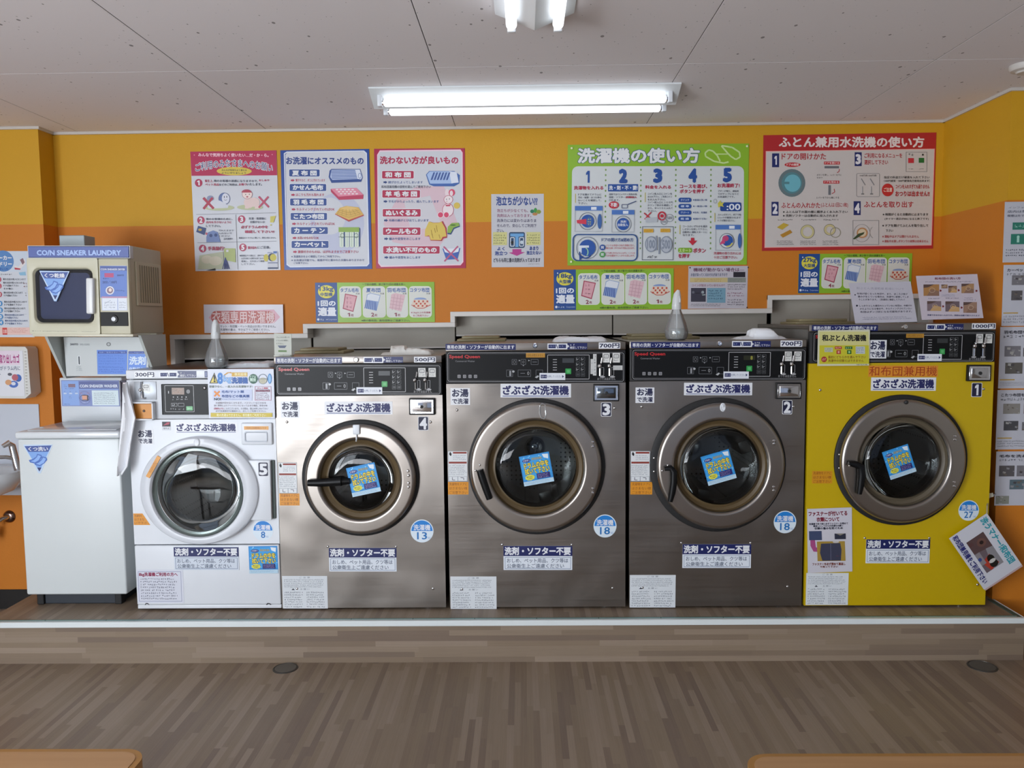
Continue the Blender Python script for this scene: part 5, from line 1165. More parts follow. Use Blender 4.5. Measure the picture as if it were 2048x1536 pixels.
def pC(a):
    c = '#b3264e'; a.p([(130, 165), (155, 125), (1020, 115), (1042, 140), (1058, 1310), (1030, 1340), (180, 1358), (152, 1325)], PG)
    a.band([(126, 160), (155, 112), (1025, 102), (1048, 135), (1064, 1315), (1035, 1350), (178, 1368), (146, 1328)], [(134, 168), (158, 127), (1018, 117), (1038, 143), (1054, 1308), (1028, 1338), (182, 1355), (156, 1322)], '#f3d5e2')
    a.p([(350, 620), (560, 500), (850, 500), (1000, 900), (760, 1200), (300, 1100), (200, 900)], '#dcc0ca'); a.p([(420, 660), (700, 600), (820, 900), (500, 1000)], '#d4d2d8')
    a.t('洗わない方が良いもの', 158, 178, 1000, 258, '#b12a50', .035)
    rows = [('和 布 団', 182, 522, 335, '綿がかたよってしまいます', 620), ('羊 毛 布 団', 186, 592, 542, '羊毛がかたよったり、縮んでしまいます', 795), ('ぬいぐるみ', 192, 600, 746, '布綿の綿がとび出てしまいます', 688), ('ウールもの', 196, 600, 944, '縮みや変型をおこします', 600), ('水洗い不可のもの', 200, 808, 1145, '縮みや変型をおこします', 602)]
    for t_, x0, x1, y, s_, xe in rows:
        pill(a, x0, y, x1, y+80, t_, c); x = x0+15
        a.p([(x, y+112), (x+20, y+112), (x+20, y+105), (x+42, y+121), (x+20, y+138), (x+20, y+130), (x, y+130)], '#27417e'); a.t(s_, x+52, y+107, xe, y+135, '#33508e', .015)
    a.t('和布団兼用機の説明を読んでご使用下さい', 175, 490, 708, 520, '#4c5060', .01)
    a.p([(655, 375), (690, 335), (960, 335), (1020, 380), (1015, 470), (960, 500), (740, 500), (690, 480)], '#3f67ae'); a.p([(665, 375), (695, 340), (930, 338), (945, 470), (700, 472)], '#aac4ea'); a.p([(905, 340), (985, 345), (1008, 460), (930, 468)], '#dfe6f4')
    for k in range(6): a.p([(715+33*k, 350), (733+33*k, 350), (712+33*k+14, 425), (700+33*k, 425)] if 0 else [(735+33*k, 350), (753+33*k, 350), (725+33*k, 432), (705+33*k, 432)], '#3f5a9c')
    # toy rabbit, jumper, wash-tub mark
    a.e(885, 570, 24, 42, '#eddce0'); a.e(935, 568, 34, 38, '#d9486c'); a.e(930, 575, 18, 30, '#eddce0'); a.e(898, 643, 50, 46, '#f0e4e6'); a.o(898, 643, 50, 46, 5, '#c04a68'); a.e(878, 640, 4, 7, INK, 8); a.e(910, 636, 4, 7, INK, 8); a.e(882, 662, 5, 4, '#c04a68', 8)
    a.e(895, 755, 62, 72, '#efe2e4'); a.o(895, 755, 62, 72, 5, '#c04a68'); a.p([(865, 700), (925, 695), (915, 715), (875, 716)], '#c8506c'); a.e(815, 808, 34, 34, '#d9486c'); a.e(878, 808, 32, 34, '#d9486c'); a.o(815, 808, 34, 34, 6, '#f0e4e6'); a.o(878, 808, 32, 34, 6, '#f0e4e6'); a.e(990, 708, 34, 34, '#ddc25a')
    a.p([(700, 880), (740, 892), (800, 890), (840, 875), (880, 950), (888, 1055), (850, 1060), (830, 1090), (710, 1085), (695, 1040), (652, 1040), (650, 980)], '#b0303c'); a.p([(690, 880), (740, 895), (795, 893), (825, 880), (865, 950), (880, 1040), (840, 1045), (820, 1080), (712, 1078), (695, 1030), (648, 1040), (650, 970)], '#ddc25a')
    for x, y, l_ in ((715, 970, 60), (770, 920, 70), (750, 950, 50), (800, 1020, 45), (725, 1010, 50)): a.l([(x, y), (x+12, y+l_)], 6, '#a07a20')
    a.p([(900, 940), (940, 900), (1015, 895), (1025, 935), (960, 960), (930, 1020), (890, 1015)], '#24427c'); a.p([(895, 935), (935, 896), (1010, 892), (1020, 925), (955, 948), (925, 1005), (888, 1000)], '#8fb24c'); a.e(950, 918, 30, 8, '#4f7a28')
    a.p([(838, 1170), (1030, 1165), (1000, 1285), (880, 1290)], '#3f62b4'); a.p([(850, 1170), (1018, 1166), (1010, 1205), (930, 1225), (865, 1210)], '#e6e9f0'); a.l([(850, 1150), (1010, 1305)], 16, '#c05a80'); a.l([(1005, 1145), (860, 1308)], 16, '#c05a80')
poster([(92, 95), (1070, 88), (1090, 1380), (125, 1385)], (730, 280, 5.389), YB, '#b3264e', pC, 'wall_poster', 'crimson-bordered poster listing things better not washed', group='information posters on the back wall')
def pD(a):
    a.t('泡立ちが少ない??', 1412, 612, 1855, 705, '#25448e', .03)
    for k, (s_, xe) in enumerate((('泡立ちが少なくても、', 1755), ('洗剤は入っております。', 1790), ('洗浄力には変わりはありま', 1845), ('せんので、安心してご利用下', 1848), ('さい。', 1495))): a.t(s_, 1420, 745+54*k, xe, 780+54*k, '#5e5a74' if k > 1 else '#98607c', .02)
    a.e(1800, 770, 22, 20, '#2a7a5a'); a.e(1835, 760, 18, 28, '#3f9a4c'); a.e(1870, 775, 26, 22, '#8a9a3c'); a.e(1830, 800, 28, 16, '#b8824c')
    a.r(1378, 995, 1530, 1135, '#d2cf8c'); a.r(1738, 995, 1892, 1135, '#d2cf8c'); a.s(1385, 1015, 1520, 1125, '#55583c', 4); a.s(1745, 1015, 1885, 1125, '#55583c', 4)
    a.r(1552, 995, 1722, 1165, '#2a4668', 18); a.p([(1565, 1010), (1710, 1010), (1710, 1040), (1655, 1045), (1655, 1155), (1620, 1155), (1620, 1045), (1565, 1040)], '#6aa4d8'); a.fr(1565, 1050, 1612, 1150, 8, '#dfe6ee', 10); a.fr(1663, 1050, 1712, 1150, 8, '#dfe6ee', 10); a.e(1690, 1105, 17, 20, '#c6d2de'); a.e(1587, 1108, 16, 18, '#16181c')
    a.t('よく', 1428, 1155, 1505, 1190, '#25448e', .03); a.t('泡立つ', 1402, 1200, 1535, 1242, '#25448e', .03); a.t('あまり', 1775, 1150, 1868, 1190, '#25448e', .03); a.t('泡立たない', 1742, 1198, 1900, 1236, '#25448e', .03)
    a.p([(1590, 1178), (1685, 1178), (1685, 1210), (1725, 1210), (1638, 1250), (1550, 1215), (1590, 1212)], '#b83a8c'); a.t('どちらも同じ量の洗剤が入っております', 1390, 1272, 1890, 1318, '#33364a', .02); a.s(1760, 1332, 1880, 1342, '#777', 1)
poster([(1355, 585), (1925, 578), (1930, 1370), (1370, 1370)], (730, 280, 5.389), YB, '#c9cad0', pD, 'notice_sheet', 'small white notice about few suds, alone between the tall posters and the green board', 'notice', t=.001)
def mini(a, cx, cy, R_, hand=0):      # little front-loader picture
    a.o(cx, cy, R_, R_, 4, '#5a6478'); a.e(cx, cy, R_*.74, R_*.74, '#2a58a8')
def pE(a):
    G_ = '#8dba2e'; a.t('洗濯機の使い方', 188, 112, 1195, 230, WHT, .035, '#214a78', .075)
    a.o(1395, 158, 0.1, 0.1, .05, WHT) if 0 else None
    L1 = [(1400, 92), (1470, 105), (1530, 145), (1535, 185), (1500, 205), (1460, 180), (1430, 150), (1380, 92), (1400, 92)]; a.l(L1, 13, '#c9e29a')
    L2 = [(1440, 225), (1400, 235), (1320, 220), (1250, 180), (1245, 150), (1275, 125), (1310, 135), (1345, 170), (1370, 220)]; a.l(L2, 13, '#c9e29a'); a.l([(1330, 160), (1440, 160)], 9, '#c9e29a')
    a.p(rpoly(138, 260, 1568, 1048, 50), '#d3d8da')
    D_ = '#7fa05a'
    for x in (420, 713, 1003, 1294):
        for k in range(16):
            if x == 420 and k > 10: break
            if x in (713, 1003) and k > 9 : a.e(x, 290+43.5*k+ (0), 6, 8, D_, 8); continue
            a.e(x, 290+43.5*k, 7, 9, D_, 10)
    for n, x, y in ((1, 272, 348), (2, 565, 342), (3, 853, 340), (4, 1143, 338), (5, 1430, 335)): a.t(str(n), x-(17 if n == 1 else 28), y-50, x+(17 if n == 1 else 28), y+50, '#24509c', .06)
    a.t('洗濯物を入れる', 155, 425, 400, 455, '#b22c4c', .03); a.r(440, 410, 690, 470, '#24509c'); a.t('洗・剤・不・要!', 448, 422, 684, 458, WHT, .03); a.t('料金を入れる', 750, 420, 962, 448, '#b22c4c', .03); a.t('コースを選び、', 1037, 412, 1262, 444, '#b22c4c', .03); a.t('ボタンを押す', 1037, 454, 1242, 486, '#b22c4c', .03); a.t('お洗濯終了!', 1348, 405, 1530, 438, '#b22c4c', .03)
    def para(x0, y0, ls, xe, c='#454c60', h=17, p_=24):
        for k, l_ in enumerate(ls): a.t(l_, x0, y0+p_*k, xe-(0 if k < len(ls)-1 else (xe-x0)*(1-min(1, len(l_)/len(ls[0])))), y0+p_*k+h, c, .008)
    a.r(166, 490, 172, 565, '#c9c06a'); para(190, 488, ('ドアを開けてドラムに', '汚れ・破損・ほつれ等の', 'ないことを確認して、', '下さい。'), 385)
    para(447, 486, ('洗剤ではコンパクト洗剤の為', '洗剤・ソフターが自動投入', 'されます。'), 680); a.t('自動投入', 590, 510, 680, 527, '#c0304c', .02)
    a.r(746, 480, 752, 560, '#c9c06a'); para(770, 482, ('コイン投入口にコインを', 'お入れ下さい。ご利用コイン', 'をお入れ下さい。'), 972); para(770, 553, ('コイン投入口に１００円', 'かランプ表示を確認して', 'から、ゆっくりと入れて', '下さい。'), 978)
    for k, s_ in enumerate(('クイック', '標 準', 'デリケート', '乾 燥')):
        y = 542+52*k; a.r(1025, y-19, 1133, y+19, '#24509c', 18); a.t(s_, 1045, y-9, 1113, y+9, '#c9d6ec', .02); a.p([(1145, y), (1155, y-8), (1155, y+8)], '#33508e'); a.t(('普通の洗い物', '一般洗い物', '毛布、洗濯絵', '自動すすぎ洗い')[k], 1160, y-8, 1262, y+8, '#33508e', .01)
    a.r(1035, 750, 1041, 825, '#c9c06a'); para(1062, 752, ('コースのいずれかを選択', 'しボタンを押して下さい。', '自動的に運転スタートに', 'なります。'), 1265)
    a.p([(1130, 855), (1158, 855), (1158, 878), (1182, 878), (1144, 918), (1106, 878), (1130, 878)], '#c2283c'); a.r(1025, 938, 1140, 978, '#7fae2c', 14); a.t('スタート', 1032, 944, 1132, 974, '#d6e6a8', .02); a.t('ボタン', 1150, 942, 1252, 978, '#b22c4c', .03); a.t('を押す', 1028, 988, 1122, 1022, '#b22c4c', .03)
    para(1350, 460, ('ブザーが鳴り、運転終', 'てがチップにな０と', 'お洗濯終了です。'), 1522); a.r(1370, 562, 1544, 635, '#1f4690', 14); a.t(':00', 1425, 575, 1535, 625, '#e6ecf4', .02); a.p([(1350, 570), (1372, 545), (1378, 566), (1405, 560), (1390, 580), (1400, 600), (1375, 592), (1355, 606)], '#cfc650'); a.o(1328, 552, 14, 18, 3, '#8a8f9a')
    a.r(1322, 650, 1328, 725, '#c9c06a'); para(1350, 656, ('ストレボタンり、終了で鳴', 'ロックが解除されます', 'ドアが開きますと。'), 1540)
    for x0, x1, y0, ye in ((165, 395, 592, 805), (472, 660, 625, 810), (1332, 1540, 748, 960)):
        a.fr(x0, y0, x1, ye, 3, '#9aa0ac'); a.r(x0, y0, x1, y0+38, '#4d78c0'); a.r(x1-95, y0+8, x1-50, y0+32, '#e6ecf4')
    mini(a, 272, 718, 72); a.p([(180, 710), (262, 700), (262, 745), (185, 735)], '#d23c50'); a.e(288, 722, 24, 44, '#3f68a8'); a.s(272, 690, 308, 755, '#e6dc50', 3); a.e(372, 720, 18, 62, '#3f68a8')
    mini(a, 567, 742, 68); a.t('洗剤', 545, 712, 592, 732, WHT, .02); a.t('自動投入', 525, 738, 608, 760, WHT, .02)
    a.e(488, 584, 42, 30, '#c2283c'); a.t('不要!', 462, 568, 516, 600, WHT, .03); a.fr(552, 578, 604, 612, 5, '#3a4a78', 8); a.l([(604, 580), (675, 552)], 7, '#3a4a78')
    a.l([(740, 650), (798, 700)], 9, '#c2283c'); a.l([(798, 645), (745, 702)], 9, '#c2283c'); a.p([(750, 690), (855, 685), (850, 725), (755, 728)], '#b9bfc6'); a.o(888, 675, 36, 38, 12, '#c2283c'); a.e(888, 675, 14, 14, '#c2283c'); a.o(905, 722, 28, 26, 4, '#8a8f9a'); a.o(950, 692, 34, 32, 4, '#8a8f9a'); a.t('500', 930, 680, 972, 702, '#8a8f9a', .02); a.t('100', 888, 716, 922, 732, '#8a8f9a', .02)
    a.fr(725, 762, 985, 1040, 4, '#3a4a5c'); a.r(738, 782, 818, 812, '#d9a83a'); a.r(877, 780, 957, 810, '#d9a83a'); a.s(745, 788, 810, 808, '#7a5a20', 2); a.s(884, 786, 950, 806, '#7a5a20', 2)
    a.e(800, 908, 50, 65, '#b9c0ca'); a.o(800, 908, 50, 65, 8, '#8b94a4'); a.t('100', 768, 875, 832, 942, '#8b94a4', .04); a.r(838, 840, 850, 960, '#8b94a4'); a.e(925, 912, 50, 70, '#b9c0ca'); a.o(925, 912, 50, 70, 8, '#8b94a4'); a.t('500', 892, 875, 958, 945, '#8b94a4', .04); a.r(862, 850, 874, 990, '#8b94a4'); a.t('♪ピッ', 770, 1002, 848, 1024, '#3a3f50', .02)
    a.e(1425, 880, 60, 62, '#5a6478'); a.e(1425, 880, 55, 57, '#d3d8da'); a.e(1432, 878, 46, 46, '#2a58a8'); a.e(1415, 860, 26, 24, '#c24a78'); a.p([(1365, 912), (1400, 850), (1412, 900)], '#d24a78'); a.o(1430, 882, 48, 48, 10, '#cfc650', 16, 20, 100); a.e(1532, 880, 16, 62, '#3f68a8')
    a.t('洗濯物の取り忘れには', 1318, 972, 1542, 994, '#b22c4c', .015); a.t('十分ご注意下さい。', 1318, 1004, 1512, 1028, '#b22c4c', .015)
    a.fr(148, 825, 690, 1050, 10, '#24508c', 45); mini(a, 272, 940, 92); a.p([(200, 920), (285, 920), (285, 938), (225, 940), (225, 980), (200, 985)], '#dfe6ee'); a.o(255, 985, 52, 45, 10, '#1f4690', 20, 20, 200); a.p([(205, 1000), (240, 1012), (208, 1046)], '#1f4690'); a.o(258, 975, 24, 36, 9, '#9fd0a8', 16, 270, 420)
    a.t('ドアの開け方&閉め方', 388, 858, 652, 888, '#33508e', .02); a.e(397, 936, 24, 24, '#24509c'); a.t('開', 386, 925, 408, 947, WHT, .02); a.e(397, 995, 24, 24, '#4a9a50'); a.t('閉', 386, 984, 408, 1006, WHT, .02)
    a.t('ハンドルを右へひねり手前に引く。', 428, 910, 665, 928, '#c2384c', .008); a.t('開ける時、手でひねり手前に引きます。', 428, 934, 665, 950, '#c2384c', .008); a.t('ドアを押し付けるようにしながら、ハンドルを', 428, 974, 665, 990, '#c2384c', .008); a.t('元の位置までしっかりと回します。', 428, 996, 665, 1012, '#c2384c', .008)
    for x, y in ((132, 112), (1588, 98), (138, 1055)): a.e(x, y, 9, 9, '#e6eac0')
poster([(100, 80), (1610, 72), (1595, 1075), (110, 1085)], (1110, 270, 4.152), YB, '#8dba2e', pE, 'wall_poster', 'wide green board with five steps for using the washer', group='information posters on the back wall')
def pF(a):
    a.p([(92, 230), (1578, 208), (1550, 1058), (85, 1078)], '#f0a8a0'); a.p([(98, 236), (1572, 214), (1544, 1052), (92, 1072)], '#cdc6c2')
    a.t('ふとん兼用水洗機の使い方', 210, 105, 1482, 195, '#e8dcd8', .03)
    for n, x, y in ((1, 148, 250), (2, 145, 675), (3, 873, 240), (4, 865, 670)):
        a.r(x, y, x+62, y+122, '#1f2a66'); a.t(str(n), x+(20 if n == 1 else 13), y+22, x+(44 if n == 1 else 50), y+100, '#e2e0e4', .05)
    a.t('ドアの開けかた', 232, 250, 620, 305, '#b22c34', .02); a.t('ふとんの入れかた', 232, 682, 570, 730, '#b22c34', .02); a.t('(ふとんは1回に1枚)', 578, 682, 815, 728, '#b22c34', .01); a.t('ご利用になるメニューを', 958, 248, 1290, 290, '#b22c34', .02); a.t('選択して下さい', 958, 308, 1165, 348, '#b22c34', .02); a.t('ふとんを取り出す', 955, 672, 1388, 725, '#b22c34', .02)
    a.e(327, 350, 70, 20, '#c22c34'); a.t('ドアの開閉', 275, 340, 380, 360, '#e8dcd8', .02); a.e(322, 510, 118, 122, '#66787c'); a.e(322, 510, 90, 94, '#56868e'); a.e(328, 512, 72, 76, '#6fb6c4'); a.r(255, 500, 300, 520, '#56868e')
    a.r(603, 322, 742, 348, '#c22c34'); a.t('ドアを開ける', 612, 326, 735, 344, '#e8dcd8', .01); a.r(608, 362, 735, 382, '#6c6e74'); a.l([(738, 388), (735, 410), (718, 420)], 6, '#b22c34'); a.r(597, 490, 738, 516, '#c22c34'); a.t('ドアを閉める', 606, 494, 730, 512, '#e8dcd8', .01); a.r(642, 530, 664, 615, '#6c6e74'); a.l([(672, 605), (698, 590), (692, 562)], 6, '#b22c34')
    a.t('ボタンを押し、レバーを下に', 540, 432, 758, 448, '#333', .0); a.t('引き下', 540, 458, 592, 472, '#333', 0); a.t('レバーを下から横にする', 540, 630, 736, 648, '#333', 0)
    a.t('※ ふとんは下の図の様に順序よくお入れ下さい', 245, 752, 812, 775, '#222', .015); a.t('※ 洗剤ソフターは自動的に投入されます', 245, 786, 728, 808, '#222', .015)
    for x in (200, 405, 600): a.s(x, 826, x+140, 840, '#444', 1); a.s(x-8, 1012, x+138, 1056, '#333', 3)
    a.p([(192, 900), (250, 860), (298, 878), (240, 920)], '#c6a83a'); a.p([(220, 965), (308, 920), (328, 945), (245, 990)], '#b8862c'); a.o(460, 938, 62, 62, 20, '#c9c08a'); a.o(460, 938, 62, 62, 3, '#555'); a.o(655, 920, 52, 50, 22, '#c9bc8a'); a.o(705, 945, 48, 46, 8, '#a09a88'); a.o(655, 920, 52, 50, 3, '#555')
    a.fr(1322, 238, 1508, 412, 3, '#77787a'); a.r(1342, 292, 1392, 335, '#c22c3c'); a.r(1435, 290, 1482, 333, '#1f6a30'); a.s(1342, 250, 1400, 275, '#888', 1); a.r(1464, 255, 1478, 270, '#222'); a.s(1346, 382, 1388, 392, '#222', 1); a.s(1436, 382, 1478, 392, '#222', 1)
    a.fr(888, 425, 1092, 632, 3, '#77787a', 14); a.t('100円用 500円用', 918, 438, 1062, 454, '#444', .0); 
    for x in (930, 1008): a.l([(x, 472), (x+36, 530)], 8, '#8a8a8c'); a.l([(x+12, 540), (x+12, 605)], 7, '#9a9a9c'); a.r(x, 602, x+26, 612, '#777')
    a.t('指定の料金だけ硬貨を入れて下さい', 1130, 450, 1530, 472, '#222', .01); a.t('（100円硬貨・500円硬貨両方使用出来ます）', 1128, 482, 1532, 502, '#222', .01)
    a.e(1162, 572, 52, 56, '#c22c2c'); a.t('ご注意', 1128, 552, 1200, 588, '#e8c8b8', .03); a.t('コインを入れすぎても返りません', 1232, 524, 1528, 560, '#b22c34', .02); a.t('おつりは出ません!!', 1230, 582, 1528, 628, '#b22c34', .03)
    a.t('※ 時間がくると自動的に止まります', 1118, 775, 1518, 798, '#222', .015); a.t('(タイマー表示が00になると終了です)', 1135, 815, 1520, 838, '#222', .01); a.t('※ ドアを開けてふとんを取り出して', 1115, 872, 1518, 896, '#222', .015); a.t('下さい', 1145, 918, 1210, 940, '#222', .015)
    a.t('※ 運転中はドアは開けられません', 1115, 968, 1435, 992, '#b22c34', .01); a.t('※ 運転中水濡しボタンでの故障は出来ません', 1115, 1010, 1518, 1032, '#b22c34', .01)
    a.fr(855, 838, 1085, 1052, 3, '#77787a'); a.o(935, 950, 72, 78, 3, '#8a8a8a'); a.e(938, 948, 48, 46, '#c08a5a'); a.e(938, 948, 36, 34, '#d9c8a8'); a.p([(858, 1000), (905, 955), (960, 940), (950, 960), (870, 1006)], '#3a4a2a'); a.o(1055, 945, 52, 56, 3, '#8a8a8a', 20, 120, 240)
poster([(72, 90), (1592, 65), (1562, 1085), (65, 1105)], (1510, 250, 4.389), YB, '#b2282c', pF, 'wall_poster', 'wide red-bordered board with four numbered steps, at the right end of the back wall', group='information posters on the back wall')
def amount(q, z, kg, size, counts, label):
    def fn(a):       # design space is the 13 kg sign: x 1092..1880, y 15..282
        a.r(1092, 15, 1238, 282, '#1f4a90'); a.e(1166, 76, 56, 44, '#ddd23e'); a.e(1166, 76, 51, 39, '#e2d84a', 24); a.t(kg, 1122, 42, 1212, 78, '#33507a', .03); a.t(size, 1126, 82, 1206, 106, '#33507a', .03)
        a.t('1回の', 1108, 136, 1224, 172, '#e6eaf2', .035); a.t('適量', 1110, 182, 1226, 236, '#e6eaf2', .04); a.e(1108, 262, 8, 8, '#dfe6f2'); a.s(1120, 256, 1170, 270, '#cfd9ee', 1); a.t('Corporation', 1174, 257, 1232, 270, '#aebfe0', .01); a.e(1118, 38, 4, 5, WHT)
        a.t('～下記の種類、厚さ等で1回の適量を表～', 1405, 20, 1690, 34, '#4a6424', .02); a.t('※綿の敷布団、座布団等はご遠慮下さい。', 1395, 262, 1715, 276, '#4a6424', .02)
        for k, (x0, x1, ti) in enumerate(((1252, 1396, 'タブル毛布'), (1405, 1558, '夏布団'), (1562, 1706, '羽毛布団'), (1712, 1862, 'コタツ布団'))):
            a.r(x0, 40, x1, 250, '#dfe6cc', 26); a.r(x0+3, 43, x1-3, 247, '#dadcd4', 24); xc = (x0+x1)/2
            a.t(ti, x0+8 if k != 1 else x0+26, 52, x1-16 if k != 1 else x1-34, 80, '#3f62a4', .025); a.t('洗濯', x1-36, 84, x1-10, 95, '#555', .01)
            if k == 0: a.p([(x0+38, 88), (x0+118, 104), (x0+90, 212), (x0+20, 190)], '#a83a54'); a.p([(x0+43, 95), (x0+111, 109), (x0+86, 204), (x0+27, 185)], '#dba6ae'); a.s(x0+45, 105, x0+95, 190, '#c98896', 3)
            if k == 1:
                a.p([(x0+30, 95), (x0+55, 85), (x0+120, 100), (x0+92, 205), (x0+18, 188)], '#8aa2cc'); a.p([(x0+34, 98), (x0+56, 89), (x0+115, 103), (x0+104, 142), (x0+28, 130)], '#dfe4ea')
                for j in range(7): a.l([(x0+26+10*j, 132+2*j), (x0+14+13*j if j < 6 else x0+88, 188+(2*j if j < 6 else 14))], 5, '#3c5aa4')
            if k == 2: a.p([(x0+34, 95), (x0+60, 85), (x0+126, 100), (x0+98, 210), (x0+20, 188)], '#dcb9c0'); [a.l([(x0+32-2*j*2, 115+22*j), (x0+116-6*j, 128+22*j)], 3, '#c497a2') for j in range(4)]; [a.l([(x0+55+22*j, 95), (x0+38+22*j, 200)], 3, '#c497a2') for j in range(3)]
            if k == 3:
                a.e(xc, 130, 42, 14, '#8aa0cc'); a.p([(x0+30, 130), (x1-30, 130), (x1-8, 165), (xc+20, 186), (xc-20, 186), (x0+16, 165)], '#e4d0be')
                for j in range(7):
                    for i in range(3):
                        if (i+j) % 2 == 0: a.p([(x0+32+14*j-2*i, 136+15*i), (x0+43+14*j-2*i, 136+15*i), (x0+42+14*j-2*i, 148+15*i), (x0+31+14*j-2*i, 148+15*i)], '#c0442e')
                a.l([(x0+16, 165), (xc-20, 188), (xc+20, 188), (x1-8, 165)], 5, '#c05a48')
            n = counts[k]
            if n: a.t(n, xc-20, 218, xc-2, 242, '#8c3c4c', .03); a.t('枚', xc+2, 224, xc+20, 242, '#8c3c4c', .015)
            else: a.t('※13kg以上の洗濯機', x0+12, 210, x1-10, 224, '#a8324c', .015); a.t('をご利用下さい', x0+26, 230, x1-24, 244, '#a8324c', .015)
    return poster(q, z, YB, '#8dba2e', fn, 'load_sign', label, 'sign', 'green and blue load signs', src=[(1092, 15), (1880, 12), (1880, 280), (1092, 284)])
amount([(1092, 18), (1880, 12), (1880, 278), (1095, 282)], (300, 560, 3.303), '13kg', '中型機', ['1', '2', '1', ''], 'green and blue load amount sign reading 13kg')
amount([(-10, 1120), (985, 1105), (985, 1445), (-10, 1455)], (1110, 270, 4.152), '18kg', '大型機', ['2', '2', '2', '1'], 'green and blue load amount sign reading 18kg')
amount([(385, 1130), (1375, 1128), (1375, 1472), (380, 1480)], (1510, 250, 4.389), '27kg', '大型機', ['4', '4', '4', '2'], 'green and blue load amount sign reading 27kg')
def pG(a):
    a.t('機械が動かない場合は—', 260, 90, 1860, 205, '#6a3c58', .02); a.t('お金が戻ってくるおそれがありますので', 180, 255, 1330, 355, '#55617c', .02); a.r(1520, 220, 1895, 385, '#26222c')
    a.r(150, 400, 1340, 545, '#cbb983'); a.s(300, 420, 1180, 535, '#a8762c', 2); a.r(1345, 400, 1915, 550, '#8d928a'); a.s(1400, 420, 1850, 540, '#6c7470', 2)
    a.t('コインが詰まっていませんか？', 215, 600, 1250, 680, '#9a5c6c', .01); a.r(190, 725, 660, 1160, '#3c3a48'); a.e(560, 860, 45, 45, '#9aa6aa'); a.e(260, 860, 40, 40, '#6a6c78'); a.r(330, 880, 470, 900, '#1c1a22'); a.p([(530, 935), (640, 920), (650, 950), (560, 960)], '#a9b8b4')
    a.r(695, 725, 1280, 1190, '#76a0b4'); a.s(740, 770, 1220, 1100, '#38586e', 4); a.s(1340, 590, 1900, 790, '#3c3844', 3); a.s(1330, 850, 1880, 1010, '#9a4c68', 2); a.s(1340, 1060, 1870, 1280, '#3c3844', 3); a.s(190, 1210, 1230, 1310, '#3c3a48', 2)
    for x, y in ((150, 85), (1985, 80), (1960, 1335)): a.e(x, y, 24, 24, '#4a3020', 10)
poster([(100, 35), (1975, 30), (1960, 1370), (100, 1380)], (1370, 530, 15.75), YB, '#c3bec6', pG, 'notice_sheet', 'small pinned notice with photographs, under the green board', 'notice', t=.001)
def pH(a):
    a.p([(388, 248), (430, 205), (820, 195), (860, 245), (820, 285), (430, 290)], '#dba9b8'); a.r(405, 204, 825, 286, '#b5524a', 34); a.t('衣類専用洗濯機', 412, 206, 822, 284, '#e0c6c6', .012)
    a.t('マット・布団類・ペット用品はお洗いできません。', 462, 298, 830, 315, '#55505c', .02); a.t('洗濯物の量は、半分以下でご使用ください。', 462, 320, 788, 336, '#55505c', .02); a.s(462, 341, 780, 350, '#8a4c48', 1)
poster([(357, 162), (880, 162), (880, 350), (357, 350)], (300, 560, 3.303), YB-.013, '#d2ced6', pH, 'notice_sheet', 'pale notice with a large red blotched heading, above the white washer marked 5', 'notice', t=.001)

# sheets on the right-hand return, continuing past the frame
wr = .170
def sheet_right(q, fn, label, pitch=None):
    tl, bl = onY(*q[0], YP), onY(*q[1], YP); x = (tl.x+bl.x)/2; h = tl.z-bl.z
    f = Frame((x, YP-.0015, bl.z), (1, 0, 0), (0, 0, 1), h*.72, h, [(0, 0), (72, 0), (72, 100), (0, 100)]); a = Art(f, .0003, .5); fn(a)
    a.board('paper_sheet', '#c2c3cc', .001, None, label, 'notice', 'paper sheets on the right wall return', split=True)
def pR1(a):
    a.t('インフォメーション', 6, 8, 66, 11, '#555a70', 0); a.t('店内は禁煙です', 5, 14, 60, 18, '#33384e', .01); a.t('喫煙は外でお願いします', 5, 21, 66, 25, '#33384e', .01)
    a.r(14, 34, 38, 46, '#2a7a68'); a.s(17, 37, 35, 43, '#8ac0b0', 1); a.r(12, 53, 36, 70, '#2a7a68'); a.e(24, 58, 2.4, 2.6, '#a8d8c8', 10); a.r(22, 60, 26, 67, '#a8d8c8'); a.s(4, 77, 66, 91, '#33384e', 3)
sheet_right([(2009.4, 404), (2005, 525)], pR1, 'white sheet with two green pictograms, top of the column of sheets at the right edge')
def pRn(title, ph, ye=None):
    def fn(a):
        a.t(title, 6, 6, 64, 11, '#2c2c36', .03); a.s(5, 13, 66, 18, '#77797f', 1)
        for x0, y0, x1, y1, c in ph:
            a.r(x0, y0, x1, y1, c)
            for _ in range(7):
                xx = random.uniform(x0, x1-2); yy = random.uniform(y0, y1-2); s_ = random.uniform(2, 7)
                a.p([(xx, yy), (min(xx+s_, x1), yy+random.uniform(0, 2)), (min(xx+s_*.8, x1), min(yy+s_*.7, y1)), (xx, min(yy+s_*.6, y1))], random.choice(('#8d8d90', '#4a4648', '#a8a6a2', '#6a6058')))
        if ye: a.r(2, ye, 26, ye+1.6, '#c0982c'); a.s(2, ye+4, 66, 96, '#9a9ca4', 3)
    return fn
g1, g2 = '#77757a', '#5a5658'
sheet_right([(2008, 530), (2001.7, 652)], pRn('カーペットを洗おう', [(14, 17, 38, 33, g1), (42, 18, 66, 33, g1), (14, 42, 32, 58, g2), (38, 42, 66, 58, '#7a8c8a')], 78), 'white sheet headed carpets with small photographs, second from the top at the right edge')
sheet_right([(2000.6, 654), (1995.5, 777)], pRn('羽毛布団を洗おう', [(8, 31, 34, 48, g1), (38, 34, 56, 48, g2), (10, 58, 38, 76, '#5e5a54'), (50, 58, 68, 76, g1)], 85), 'white sheet headed down quilts with small photographs, at the right edge')
